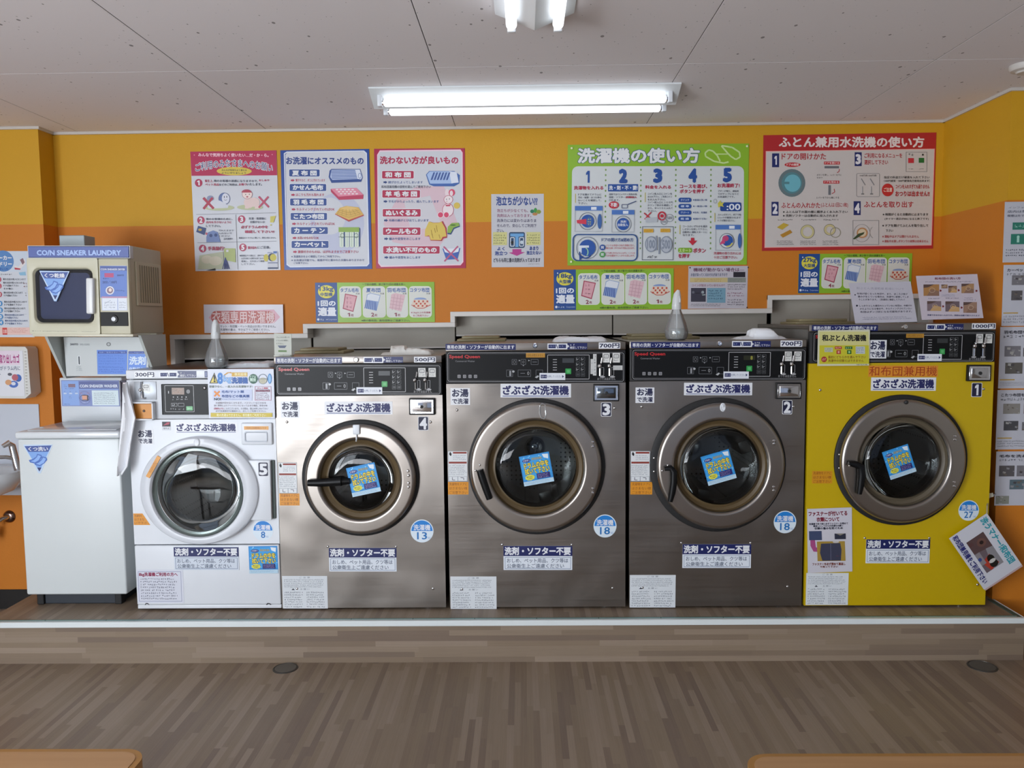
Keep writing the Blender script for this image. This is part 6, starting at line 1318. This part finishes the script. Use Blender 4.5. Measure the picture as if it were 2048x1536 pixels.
sheet_right([(1994, 780), (1991.5, 899)], pRn('こたつ布団を洗おう', [(10, 23, 38, 40, '#8a8680'), (44, 23, 68, 40, '#806a64'), (12, 52, 36, 68, '#4a4a4e'), (42, 54, 66, 68, g1)], 80), 'white sheet headed kotatsu quilts with small photographs, at the right edge')
sheet_right([(1992, 903), (1988.5, 1011)], pRn('毛布を洗おう', [(6, 26, 34, 46, g2), (38, 26, 66, 46, g1), (26, 52, 52, 70, '#5a6c74'), (2, 82, 26, 97, '#8a8c80')], None), 'white sheet headed blankets with small photographs, lowest at the right edge')

# ================================================================ left wall items
def pS(a):
    a.p([(-80, 90), (235, 90), (235, 255), (-80, 255)], '#cfdbe8'); a.e(40, 170, 85, 85, '#5a8ac4'); a.t('スニーカー', -70, 128, 108, 160, WHT, .04); a.t('ランドリー', -70, 178, 108, 210, WHT, .04); a.t('使い方', -5, 225, 78, 243, '#2f64b0', .03)
    a.p([(130, 205), (160, 215), (215, 150), (220, 190), (175, 235), (128, 235)], '#e6e2e2'); a.p([(128, 222), (178, 230), (172, 240), (130, 238)], '#c03a4c'); a.p([(160, 262), (215, 255), (218, 285), (170, 285)], '#8fc0dc'); a.p([(175, 160), (200, 145), (212, 180), (195, 200)], '#8a6a72')
    a.s(0, 270, 110, 285, '#7a7f88', 1)
    for k, (y, c) in enumerate(((318, '#c05a6a'), (370, '#c05a6a'), (438, '#c05a6a'), (512, '#4f94cc'), (565, '#4f94cc'), (618, '#4f94cc'), (665, '#4f94cc'))):
        a.e(-2, y, 20, 22, c); a.t(str(k % 3+1 if k < 3 else k-2), -8, y-11, 5, y+11, WHT, .04)
        n = 1 if k == 0 else (3 if k == 1 else 2); ls = ('靴を左記の投入口に入れて', 'ドアを閉めて下さい', 'その後に')[:n]
        for j, t_ in enumerate(ls): a.t(t_, 32, y-12*n+24*j+2, 215-(j*45)-(k % 3)*15, y-12*n+24*j+18, '#454a56' if k < 5 else '#33568c', .015)
    a.s(195, 340, 222, 385, '#8a5a62', 2); a.s(205, 420, 225, 455, '#777', 2); a.r(-80, 705, 245, 765, '#ecc9c0'); a.r(8, 708, 46, 765, '#d2423c'); a.t('注意', 12, 722, 42, 752, '#f0d8d0', .02); a.s(55, 712, 215, 750, '#c87868', 3)
f = frameY([(-80, 90), (262, 90), (262, 785), (-80, 785)], YL-.002, None, (0, 480, 4.04)); a = Art(f, .0003, .5); pS(a)
a.board('wall_poster', '#d5dae2', .001, None, 'pale blue shoe laundry instruction poster on the column left of the dryer', 'poster', split=True)
# white slotted holder with a printed front
Z = (0, 480, 4.04); f = frameY([(-90, 860), (232, 865), (232, 1280), (-90, 1280)], YL-.085, None, Z)
hold = thing('leaflet_holder', (f.O.x+f.w/2, YL-.04, f.O.z), 'white slotted plastic holder with magenta lettering, on the column above the sink', 'holder')
bm = B(); w_, h_ = f.w, f.h; P = [(0, 0), (w_*.88, 0), (w_+.006, h_*.10), (w_-.002, h_-.012), (w_-.012, h_), (0, h_)]
prism(bm, P, 0, -.08, f); obj('shell', bm, mat('#d9d9d4', .35), hold, smooth=True)
f.src([(-90, 860), (232, 865), (232, 1280), (-90, 1280)])
bm = B()
for k in range(15):
    u, v = f.uv(212, 905+24*k); box(bm, u-.004, u+.004, .0, .0015, v-.0016, v+.0016, 0, 1, f)
    u, v = f.uv(240, 905+24*k)
sl = obj('slots', bm, mat('#9a968c', .6), hold); sl['kind'] = 'stuff'
fp = frameY([(-88, 895), (192, 895), (192, 1262), (-88, 1262)], YL-.0865, None, Z); a = Art(fp, .0003, .5)
a.r(-88, 895, 165, 1010, '#e6d6e4'); a.t('洗濯物取り出しカゴ', -160+80, 925, 162, 995, '#a8327c', .03); a.t('洗濯物がドラム内に', -80, 1018, 165, 1052, '#4c5878', .01)
a.e(145, 1115, 28, 30, '#3a68b4'); a.e(105, 1165, 38, 28, '#4a70c0'); a.e(65, 1150, 26, 22, '#d8a070'); a.e(120, 1110, 26, 26, '#b8606c'); a.e(80, 1085, 18, 12, '#5a5a66'); a.e(105, 1160, 18, 14, '#dfe4f0'); a.s(-40, 1080, 15, 1092, '#6a7080', 1)
a.board('front_card', '#e2e4ea', .0008, hold)
# splash panel
f = frameY([(-120, 808), (82, 808.5), (82, 990), (-120, 990)], YL-.003); bm = B(); box(bm, 0, f.w, -.002, .003, 0, f.h, .001, 1, f)
obj('splash_panel', bm, mat('#cdd3dd', .2), None, 'plain white splash panel behind the wash basin', 'panel')
# basin, tap and drain pipe
bc = onY(-62, 945, YL-.20); bm = B()
lathe(bm, [(.235, 0), (.245, .006), (.245, -.018), (.235, -.04), (.19, -.09), (.10, -.125), (0, -.13)], (bc.x, bc.y, bc.z), 'Z', 56)
lathe(bm, [(.235, 0), (.222, -.006), (.19, -.06), (.10, -.10), (0, -.105)], (bc.x, bc.y, bc.z), 'Z', 56)
for v in bm.verts: v.co.y = bc.y+(v.co.y-bc.y)*.80
box(bm, bc.x-.23, bc.x+.21, YL-.075, YL-.0085, bc.z-.10, bc.z+.004, .012, 3)
bas = obj('wash_basin', bm, mat('#d5d9dd', .15), None, 'white wall-mounted wash basin cut off by the left edge of the frame', 'basin', smooth=True)
Yt = YL-.13; p0 = onY(36, 940, Yt); p1 = onY(24, 890, Yt); T = thing('mixer_tap', (p0.x, p0.y, bc.z), 'chrome lever mixer tap on the back of the basin', 'tap')
bm = B(); tube(bm, [p0, p0.lerp(p1, .5), p1], [.017, .0165, .0155], 16); obj('body', bm, M_CHROME, T, smooth=True)
bm = B(); tube(bm, [p1+Vector((.004, 0, -.002)), onY(17, 886, Yt-.02), onY(5, 893, Yt-.04)], [.012, .014, .010], 14); obj('lever', bm, M_CHROME, T, smooth=True)
bm = B(); tube(bm, [p0.lerp(p1, .45), onY(12, 914, Yt-.03), onY(-16, 915, Yt-.06), onY(-22, 925, Yt-.06)], .0095, 14); obj('spout', bm, M_CHROME, T, smooth=True)
pc = onY(19, 1033, YL); T = thing('drain_pipe', (pc.x, pc.y-.03, pc.z-.06), 'chrome pipe and round wall flange under the basin', 'pipe')
bm = B(); lathe(bm, [(.031, 0), (.029, .006), (.020, .012), (.014, .014), (0, .014)], pc, seg=28); obj('wall_flange', bm, mat('#8d7468', .15, 1), T, smooth=True)
bm = B(); tube(bm, [pc+Vector((0, -.01, 0)), pc+Vector((-.010, -.04, -.002)), pc+Vector((-.035, -.06, -.02)), pc+Vector((-.048, -.06, -.07)), pc+Vector((-.05, -.06, -.10))], .011, 14); obj('pipe', bm, M_CHROME, T, smooth=True)
bm = B(); tube(bm, [pc+Vector((-.046, -.06, -.045)), pc+Vector((-.049, -.06, -.085))], .0155, 14); obj('coupling', bm, M_WHITE, T, smooth=True)

# ================================================================ lamps on the ceiling
M_TUBE = emit('lamp_tube_light', '#f4f8ff', E_TUBE); M_LAMPW = mat('#dfe4e6', .3)
def fixture(cx, cy, L, along, label, tubeL):
    T = thing('ceiling_lamp', (cx, cy, CZ-.07), label, 'lamp')
    def V(l, s, z): return Vector((cx+l, cy+s, z)) if along == 'X' else Vector((cx+s, cy+l, z))
    bm = B(); prof = [(-.12, CZ), (-.12, CZ-.006), (-.105, CZ-.012), (0, CZ-.055), (.105, CZ-.012), (.12, CZ-.006), (.12, CZ)]
    A_ = [bm.verts.new(V(-L/2, s, z)) for s, z in prof]; B_ = [bm.verts.new(V(L/2, s, z)) for s, z in prof]
    bm.faces.new(A_); bm.faces.new(B_)
    for i in range(7): bm.faces.new((A_[i], A_[(i+1) % 7], B_[(i+1) % 7], B_[i]))
    obj('reflector', bm, M_LAMPW, T)
    for s in (-.07, .07):
        bm = B(); r = .0165; tube(bm, [V(-tubeL/2, s, CZ-.049), V(-tubeL/2+.006, s, CZ-.049), V(tubeL/2-.006, s, CZ-.049), V(tubeL/2, s, CZ-.049)], [r*.6, r, r, r*.6], 20)
        obj('lamp_tube', bm, M_TUBE, T, smooth=True)
        for e in (-1, 1):
            bm = B(); tube(bm, [V(e*(tubeL/2+.001), s, CZ-.049), V(e*(tubeL/2+.006), s, CZ-.049)], .009, 12); obj('tube_cap', bm, M_CHROME, T)
            bm = B(); q_ = V(e*(tubeL/2+.016), s, CZ-.035)
            box(bm, q_.x-.009, q_.x+.009, q_.y-.013, q_.y+.013, CZ-.065, CZ-.018, .003, 2) if along == 'X' else box(bm, q_.x-.013, q_.x+.013, q_.y-.009, q_.y+.009, CZ-.065, CZ-.018, .003, 2)
            obj('lamp_holder', bm, M_WHITE, T, smooth=True)
    return T
xa = onY(768, 216, 3.30).x; xb = onY(1332, 209, 3.30).x
fixture((xa+xb)/2, 3.37, 1.245, 'X', 'twin-tube ceiling lamp running parallel to the back wall', xb-xa)
fixture(onZ(1069.5, 50, CZ-.049).x, onZ(1069.5, 50, CZ-.049).y-.595, 1.245, 'Y', 'twin-tube ceiling lamp pointing away from the viewer, cut off at the top of the frame', 1.19)
# smoke detector
p = onZ(2052, 130, CZ); bm = B(); lathe(bm, [(0, -.03), (.03, -.03), (.034, -.024), (.05, -.020), (.056, -.012), (.056, 0), (0, 0)], (p.x, p.y, CZ), 'Z', 32)
obj('smoke_detector', bm, mat('#c9c4be', .5), None, 'round white smoke detector on the ceiling at the right edge', 'detector', smooth=True)

# ================================================================ things standing on the washers
TOP = {}
for nm, W_ in (('5', W5), ('4', W4), ('3', W3), ('2', W2), ('1', W1)):
    TOP[nm] = max(v.co.z for v in [ch for ch in W_.children if ch.name.startswith('top_panel')][0].data.vertices)
def bottle(px, Y, z, h, lab, lean=0):
    p = onY(px, 700, Y); T = thing('spray_bottle', (p.x, Y, z), lab, 'bottle', 'clear spray bottles')
    c = (p.x, Y, z+.0008); bm = B(); k = h/.21
    prof = [(0, 0), (.034, 0), (.043, .006), (.048, .022), (.049, .036), (.0465, .050), (.041, .070), (.034, .088), (.027, .106), (.021, .120), (.0185, .128), (.0175, .134)]
    lathe(bm, [(r*k, t*k) for r, t in prof], c, 'Z', 28); obj('bottle_body', bm, M_CLEAR, T, smooth=True)
    bm = B(); lathe(bm, [(0, .003), (.033*k, .003), (.0415*k, .008), (.0465*k, .022), (.0475*k, .036), (.0440*k, .050), (0, .051)], c, 'Z', 28); obj('water', bm, glassy('water_'+str(px), '#e6ecec', .02, .95, .05), T, smooth=True)
    hd = mat('#dfe3e4', .25, 0, Alpha=.8)
    bm = B(); lathe(bm, [(.0185*k, .128*k), (.0195*k, .130*k), (.0195*k, .150*k), (.013*k, .156*k), (0, .156*k)], c, 'Z', 22); obj('collar', bm, hd, T, smooth=True)
    bm = B(); tube(bm, [Vector(c)+Vector((0, 0, .150*k)), Vector(c)+Vector((.001, 0, .170*k)), Vector(c)+Vector((.002+lean*.3, 0, .192*k)), Vector(c)+Vector((.004+lean, -.004, .210*k))], [.0185*k, .018*k, .015*k, .006*k], 14)
    sh = obj('spray_head', bm, hd, T, smooth=True)
    bm = B(); tube(bm, [Vector(c)+Vector((.008, -.010, .186*k)), Vector(c)+Vector((.010, -.020, .172*k)), Vector(c)+Vector((.010, -.022, .158*k))], [.004, .0035, .003], 8); obj('trigger', bm, hd, sh, smooth=True)
    bm = B(); tube(bm, [Vector(c)+Vector((0, 0, .010)), Vector(c)+Vector((.002, 0, .07*k)), Vector(c)+Vector((0, 0, .13*k))], .002, 8); obj('dip_tube', bm, hd, T)
bottle(432.5, 3.36, TOP['5'], .205, 'clear spray bottle standing on the white washer marked 5', -.002)
bottle(1352.5, 3.37, TOP['2'], .210, 'clear spray bottle standing on the steel washer marked 2', .003)
def cloth(x0, x1, yt, Y, z, depth, lab, seed, m, name='folded_cloth', cat='cloth', prof=None, n=(34, 12)):
    rnd = random.Random(seed); a = onY(x0, yt, Y).x; b = onY(x1, yt, Y).x; H = onY((x0+x1)/2, yt, Y).z-z
    ph = [rnd.uniform(0, 6) for _ in range(8)]; bm = B(); nx, ny = n
    def hh(u, v):
        e = (1-abs(2*u-1)**6)*(1-abs(2*v-1)**4); p_ = prof(u) if prof else .7
        r_ = .5+.22*math.sin(9*u+4*v+ph[0])+.2*abs(math.sin(17*u-7*v+ph[1]))-.1+.12*math.sin(5*u+13*v+ph[2])+.16*abs(math.sin(27*u+11*v+ph[3]))-.08
        return .0015+H*max(.06, min(1, p_*(.55+.5*r_)))*max(e, 0)**.5
    g = []
    for j in range(ny+1):
        row = []
        for i in range(nx+1):
            u, v = i/nx, j/ny; wob = .008*math.sin(7*u+ph[4])*(1 if j else 1)
            xx = a+(b-a)*u+.006*math.sin(9*v+ph[5]); yy = Y+depth*(v-.2)+wob*(1-2*v)
            row.append((bm.verts.new((xx, yy, z+hh(u, v))), bm.verts.new((xx, yy, z+.0005))))
        g.append(row)
    for j in range(ny):
        for i in range(nx):
            q = (g[j][i], g[j][i+1], g[j+1][i+1], g[j+1][i]); bm.faces.new([t[0] for t in q]); bm.faces.new([t[1] for t in q])
    for j in (0, ny):
        for i in range(nx): bm.faces.new((g[j][i][0], g[j][i+1][0], g[j][i+1][1], g[j][i][1]))
    for i in (0, nx):
        for j in range(ny): bm.faces.new((g[j][i][0], g[j+1][i][0], g[j+1][i][1], g[j][i][1]))
    return obj(name, bm, m, None, lab, cat, smooth=True)
M_RAG = mat('#e2e0da', .8); M_RAGW = mat('#eceef2', .75)
cloth(762, 862, 692, 3.40, TOP['4'], .12, 'cream crumpled wiping cloth on top of the washer marked 4', 3, M_RAG, prof=lambda u: .35 if u < .18 else (1.25 if u < .45 else .75))
cloth(1108, 1212, 670, 3.40, TOP['3'], .12, 'flat bright white wiping cloth on top of the washer marked 3', 5, M_RAGW, prof=lambda u: .8)
cloth(1476, 1570, 657, 3.40, TOP['2'], .12, 'white mounded wiping cloth on top of the washer marked 2', 8, M_RAGW, prof=lambda u: .35 if u < .3 else (1.45*math.sin(PI*min(1, (u-.15)/.75)) if u < .85 else .4))
cloth(446, 546, 720, 3.40, TOP['5'], .14, 'crumpled clear plastic bag of paper on top of the white washer', 11, mat('#d9e0e6', .12, 0), 'plastic_bag', 'bag', prof=lambda u: .55+.4*u)
# cloth hanging in the gap beside the white washer
rows = [(768, 246, 252, .0), (785, 244, 257, .0), (805, 243, 264, .0), (835, 242, 273, 0), (862, 240, 268, 0), (888, 238, 263, 0), (912, 236, 260, 0), (932, 234, 257, 0), (948, 236, 246, 0)]
bm = B(); g = []; Yh = YF-.040
for k, (y, a_, b_, _) in enumerate(rows):
    fr_, bk = [], []
    for i in range(13):
        u = i/12; p = onY(a_+(b_-a_)*u, y+(4*math.sin(5*u+k) if k in (0, 8) else 0), Yh); d = .010*math.sin(u*9+k*.35)+.004*math.sin(u*21+k)
        fr_.append(bm.verts.new(p+Vector((0, d-.004, 0)))); bk.append(bm.verts.new(p+Vector((0, d+.004, 0))))
    g.append((fr_, bk))
for A_, B_ in zip(g, g[1:]):
    for i in range(12):
        bm.faces.new((A_[0][i], A_[0][i+1], B_[0][i+1], B_[0][i])); bm.faces.new((A_[1][i], A_[1][i+1], B_[1][i+1], B_[1][i]))
    for i in (0, 12): bm.faces.new((A_[0][i], B_[0][i], B_[1][i], A_[1][i]))
for A_ in (g[0], g[-1]):
    for i in range(12): bm.faces.new((A_[0][i], A_[0][i+1], A_[1][i+1], A_[1][i]))
obj('hanging_cloth', bm, M_RAGW, None, 'white rag hanging in the gap between the shoe washer and washer 5', 'cloth', smooth=True)
# hanger box with pink panes in the same gap
f = frameY([(243, 762), (256, 762), (256, 838), (243, 838)], YF+.05); T = thing('cloth_hanger', (f.O.x+f.w/2, YF+.06, f.O.z), 'dark little rack between the console and washer 5', 'rack')
bm = B()
for v in (0, .075, .157): box(bm, 0, f.w, 0, .01, v, v+.008, .001, 1, f)
box(bm, 0, .006, 0, .01, 0, f.h, .001, 1, f); obj('frame', bm, mat('#2a2238', .5), T)
bm = B(); box(bm, .008, f.w, -.004, 0, .085, f.h-.006, .001, 1, f); obj('back_plate', bm, mat('#e6d6dc', .4), T)

def frameS(P, src):
    ex = ((P[1]-P[0])+(P[2]-P[3]))/2; ey = ((P[0]-P[3])+(P[1]-P[2]))/2; c = sum(P, Vector())/4
    f = Frame(c-ex/2-ey/2, ex, ey, ex.length, ey.length, src); f.n.normalize(); return f
def sheet(q, z, Y, color, fn, name, lab, cat='notice', t=.0008, rough=.35, dY=0, par=None):
    ph = zq(z, q); P = [onY(ph[0][0], ph[0][1], Y+dY), onY(ph[1][0], ph[1][1], Y+dY), onY(ph[2][0], ph[2][1], Y), onY(ph[3][0], ph[3][1], Y)]
    f = frameS(P, q); a = Art(f, .0003, .45); fn(a); return a.board(name, color, t, par, lab, cat, split=True, rough=rough)
Z = (330, 640, 6.606)
def pJ(a):
    for k, s_ in enumerate(('ジェルをお使いの', 'ドラムのお掃除に', 'て下さい。')): a.t(s_, 1470, 222+44*k, 1650-(0, 15, 80)[k], 244+44*k, '#4a5048', .01)
    a.p([(1490, 345), (1610, 345), (1585, 378), (1515, 378)], '#44506a'); a.r(1500, 405, 1608, 430, '#5c7a44'); a.s(1475, 455, 1600, 480, '#6c7468', 1)
st = sheet([(1435, 172), (1675, 188), (1668, 498), (1452, 492)], Z, YF+.045, '#aaada0', pJ, 'card_stand', 'small grey-green card standing on the left corner of washer 4', 'card', .003)
bm = B(); p = onY(*zq(Z, [(1445, 480)])[0], YF+.05); q_ = onY(*zq(Z, [(1668, 480)])[0], YF+.05); box(bm, p.x, q_.x, YF+.04, YF+.09, TOP['4'], TOP['4']+.006, .001, 1); obj('base', bm, mat('#b8bbae', .3), st)
Z = (1580, 540, 4.518)
def pK(a):
    a.t('和ぶとん洗濯乾燥 乾燥について', 595, 158, 1025, 180, '#9a98a4', .0)
    a.e(585, 228, 6, 6, INK, 10); a.e(602, 323, 8, 9, INK, 10)
    for k, s_ in enumerate(('布地が弱くなった布団や、また、ほころび等が', '傷みが生じている場合は、洗濯中に破損してしま', 'うことがあります。（洗濯前に確認して下さい）')): a.t(s_, 600+8*k, 208+26*k, (1058, 1068, 1030)[k], 226+26*k, '#3c3a48', .01)
    for k, s_ in enumerate(('しっかりとした縫目の入っていない布団は、中綿が片', 'かたよりになる場合や、キルティングされていない', '布団はダンゴ状になる可能性があります。')): a.t(s_, 622+4*k, 315+27*k, 1098, 333+27*k, '#3c3a48', .01)
    a.s(650, 420, 1100, 450, '#77758a', 2)
sheet([(530, 125), (1090, 95), (1150, 475), (590, 475)], Z, YF+.03, '#bdbac4', pK, 'leaning_sheet', 'white sheet of printed text leaning on top of the yellow washer', dY=.03)
def pL(a):
    a.t('和布団の洗い方', 1312, 66, 1545, 86, '#7c4050', .03); a.s(1225, 100, 1645, 112, '#6c6878', 1)
    ph = [(1208, 128, 1352, 232), (1372, 130, 1428, 165), (1435, 142, 1512, 203), (1552, 124, 1662, 208), (1240, 280, 1370, 370), (1408, 282, 1535, 375), (1570, 288, 1690, 385)]
    cs = ('#a87a48', '#9a7a5c', '#8f7058', '#a8825a', '#7c6a70', '#6c5c62', '#9a7a66')
    for (x0, y0, x1, y1), c in zip(ph, cs):
        a.r(x0, y0, x1, y1, c); w_, h_ = x1-x0, y1-y0
        a.p([(x0+w_*.2, y1), (x0+w_*.5, y0+h_*.4), (x1, y0+h_*.6), (x1, y1)], '#c09a68' if c < '#90' else '#8a6a58'); a.p([(x0, y0), (x0+w_*.7, y0), (x0+w_*.3, y0+h_*.25), (x0, y0+h_*.3)], '#5c4640'); a.o(x0+w_*.55, y0+h_*.5, w_*.2, h_*.22, 4, '#b8a088', 14)
    for x, y in ((1365, 185), (1528, 182), (1685, 188), (1388, 328), (1555, 338)): a.p([(x-9, y-9), (x+3, y-9), (x+10, y), (x+3, y+9), (x-9, y+9)], '#7a2c30')
    a.s(1250, 250, 1360, 262, '#6c6878', 1); a.s(1410, 248, 1530, 260, '#6c6878', 1); a.s(1580, 246, 1650, 256, '#6c6878', 1); a.s(1375, 215, 1512, 240, '#7f8aa8', 2); a.s(1570, 264, 1680, 276, '#6c6878', 1)
    a.t('洗濯できるのは一人分です。洗剤は自動で投入されます', 1240, 402, 1715, 416, '#3c4470', .02)
sheet([(1140, 50), (1690, 40), (1750, 430), (1190, 455)], Z, YF+.05, '#c6bcc6', pL, 'leaning_sheet', 'glossy sheet with brown photographs leaning on top of the yellow washer', rough=.15, dY=.03)
# hanging card tied to the sheets on the right
Z = (1828, 980, 4.386); Yc = YF-.03
f = frameY([(635, 205), (940, 640), (620, 890), (312, 425)], Yc, None, Z)
card = thing('hanging_card', tuple(f.O), 'tilted white card on a clear string, hanging beside the yellow washer', 'card')
f.src([(0, 0), (100, 0), (100, 74), (0, 74)]); a = Art(f, .0004, .3)
a.t('洗うマナー!和布団', 3, 4, 88, 16, '#2f9aa8', .035, '#cfe6ea', .03); a.r(21, 22, 80, 55, '#6a5c62'); a.p([(21, 22), (48, 22), (44, 55), (21, 55)], '#5a4444'); a.e(34, 34, 7, 8, '#6c4c44'); a.e(34, 34, 3, 3.5, '#2a1c1c'); a.p([(48, 22), (80, 22), (80, 42), (46, 34)], '#8c8a8e')
a.p([(56, 34), (76, 28), (80, 46), (62, 52)], '#b03c2c'); a.e(64, 36, 7, 6, '#16140f'); a.e(73, 36, 6, 7, '#1c1a16'); a.e(68, 36, 3, 6, '#c9c6c0'); a.r(45, 46, 66, 55, '#8a8488'); a.e(56, 52, 3, 3, '#3a4a8a'); a.r(25, 47, 31, 54, '#5a3c3c')
a.t('和布団兼用機をご利用下さい', 2, 60, 92, 70, '#2b2f72', .03)
a.board('card', '#cfd0d8', .0015, card)
bm = B(); f2 = frameY([(645, 215), (950, 660), (630, 890), (330, 440)], Yc+.004, None, Z); box(bm, 0, f2.w, -.001, .001, 0, f2.h, 0, 1, f2); obj('back_card', bm, mat('#c2a8a8', .5), card)
bm = B(); p1 = onY(*zq(Z, [(640, 210)])[0], Yc); p2 = onY(*zq(Z, [(650, 75)])[0], Yc+.05); p3 = onY(*zq(Z, [(715, 35)])[0], YP-.004)
tube(bm, [p1, p1.lerp(p2, .5)+Vector((-.004, -.004, 0)), p2, p3], .0032, 8); obj('string', bm, M_CLEAR, card, smooth=True)
f3 = frameY([(620, 38), (700, 22), (712, 40), (660, 78), (640, 110), (622, 60)][:2]+[(690, 62), (622, 70)], Yc+.05, None, Z); bm = B(); box(bm, 0, f3.w, -.0005, .0005, 0, f3.h, 0, 1, f3); obj('tape', bm, mat('#c9c4b0', .3, 0, Alpha=.7), card)

# ================================================================ floor fittings and benches
for (px, py, r_px, lab) in ((571.5, 1336, 25.5, 'round steel drain cover in the floor on the left, by the riser'), (1946, 1319, 27.5, 'round steel drain cover in the floor on the right, by the riser')):
    p = onZ(px, py, 0); r = r_px*p.y/F; p.y = min(p.y, YPL-r-.004); T = thing('drain_cover', (p.x, p.y, 0), lab, 'drain cover', 'drain covers in the floor')
    bm = B(); lathe(bm, [(0, .0035), (r*.86, .0035), (r*.88, .002)], p, 'Z', 40); obj('plate', bm, mat('#6b6964', .4, .5), T, smooth=True)
    bm = B(); lathe(bm, [(r*.89, .002), (r*.90, .0045), (r, .0025), (r, 0)], p, 'Z', 40); obj('rim', bm, mat('#55534f', .4, .6), T, smooth=True)
def bench(x0, x1, yfar, lab):
    zt = .43; yn = yfar-.38; T = thing('bench', ((x0+x1)/2, (yfar+yn)/2, 0), lab, 'bench', 'wooden benches')
    def slab_(P, z0, z1, nm, m, par):
        bm = B(); A_ = [bm.verts.new((x, y, z0)) for x, y in P]; B_ = [bm.verts.new((x, y, z1)) for x, y in P]; bm.faces.new(A_); bm.faces.new(B_); n = len(P)
        for i in range(n): bm.faces.new((A_[i], A_[(i+1) % n], B_[(i+1) % n], B_[i]))
        bmesh.ops.bevel(bm, geom=[e for e in bm.edges if abs(e.verts[0].co.z-e.verts[1].co.z) < 1e-6 and e.verts[0].co.z > z1-1e-4], offset=min(.006, (z1-z0)*.4), segments=3, affect='EDGES')
        return obj(nm, bm, m, par, smooth=True)
    g = nmat('bench_top_wood'); P_ = pos(g); mp = g.N('ShaderNodeMapping'); mp.inputs['Scale'].default_value = (3, 60, 3); g.L(P_, mp.inputs[0]); nz = g.N('ShaderNodeTexNoise', i_Scale=1.0, i_Detail=4.0); g.L(mp.outputs[0], nz.inputs['Vector'])
    g.L(g.mix(nz.outputs[0], lin('#a88058'), lin('#bd9468')), g.b.inputs['Base Color']); g.b.inputs['Roughness'].default_value = .45
    top = slab_(rpoly(x0, yn, x1, yfar, .055, 10), zt-.028, zt, 'seat', mat('#a87a40', .4), T)
    slab_(rpoly(x0+.014, yn+.014, x1-.014, yfar-.014, .042, 10), zt-.001, zt+.0015, 'seat_inlay', g.m, top)
    for xx in (x0+.12, x1-.12):
        for yy in (yn+.06, yfar-.06):
            bm = B(); tube(bm, [(xx, yy, 0), (xx, yy, zt-.028)], .0145, 14); obj('leg', bm, mat('#8a8a8c', .3, 1), T, smooth=True)
    bm = B(); tube(bm, [(x0+.12, yn+.19, .2), (x1-.12, yn+.19, .2)], .010, 10); obj('stretcher', bm, mat('#8a8a8c', .3, 1), T, smooth=True)
pl = onZ(287, 1515, .43); pr = onZ(1492, 1525, .43)
bench(pl.x-1.25, pl.x, onZ(150, 1498, .43).y, 'wooden bench seat edge in the bottom left corner'); bench(pr.x, pr.x+1.25, onZ(1760, 1507, .43).y, 'wooden bench seat edge in the bottom right corner')
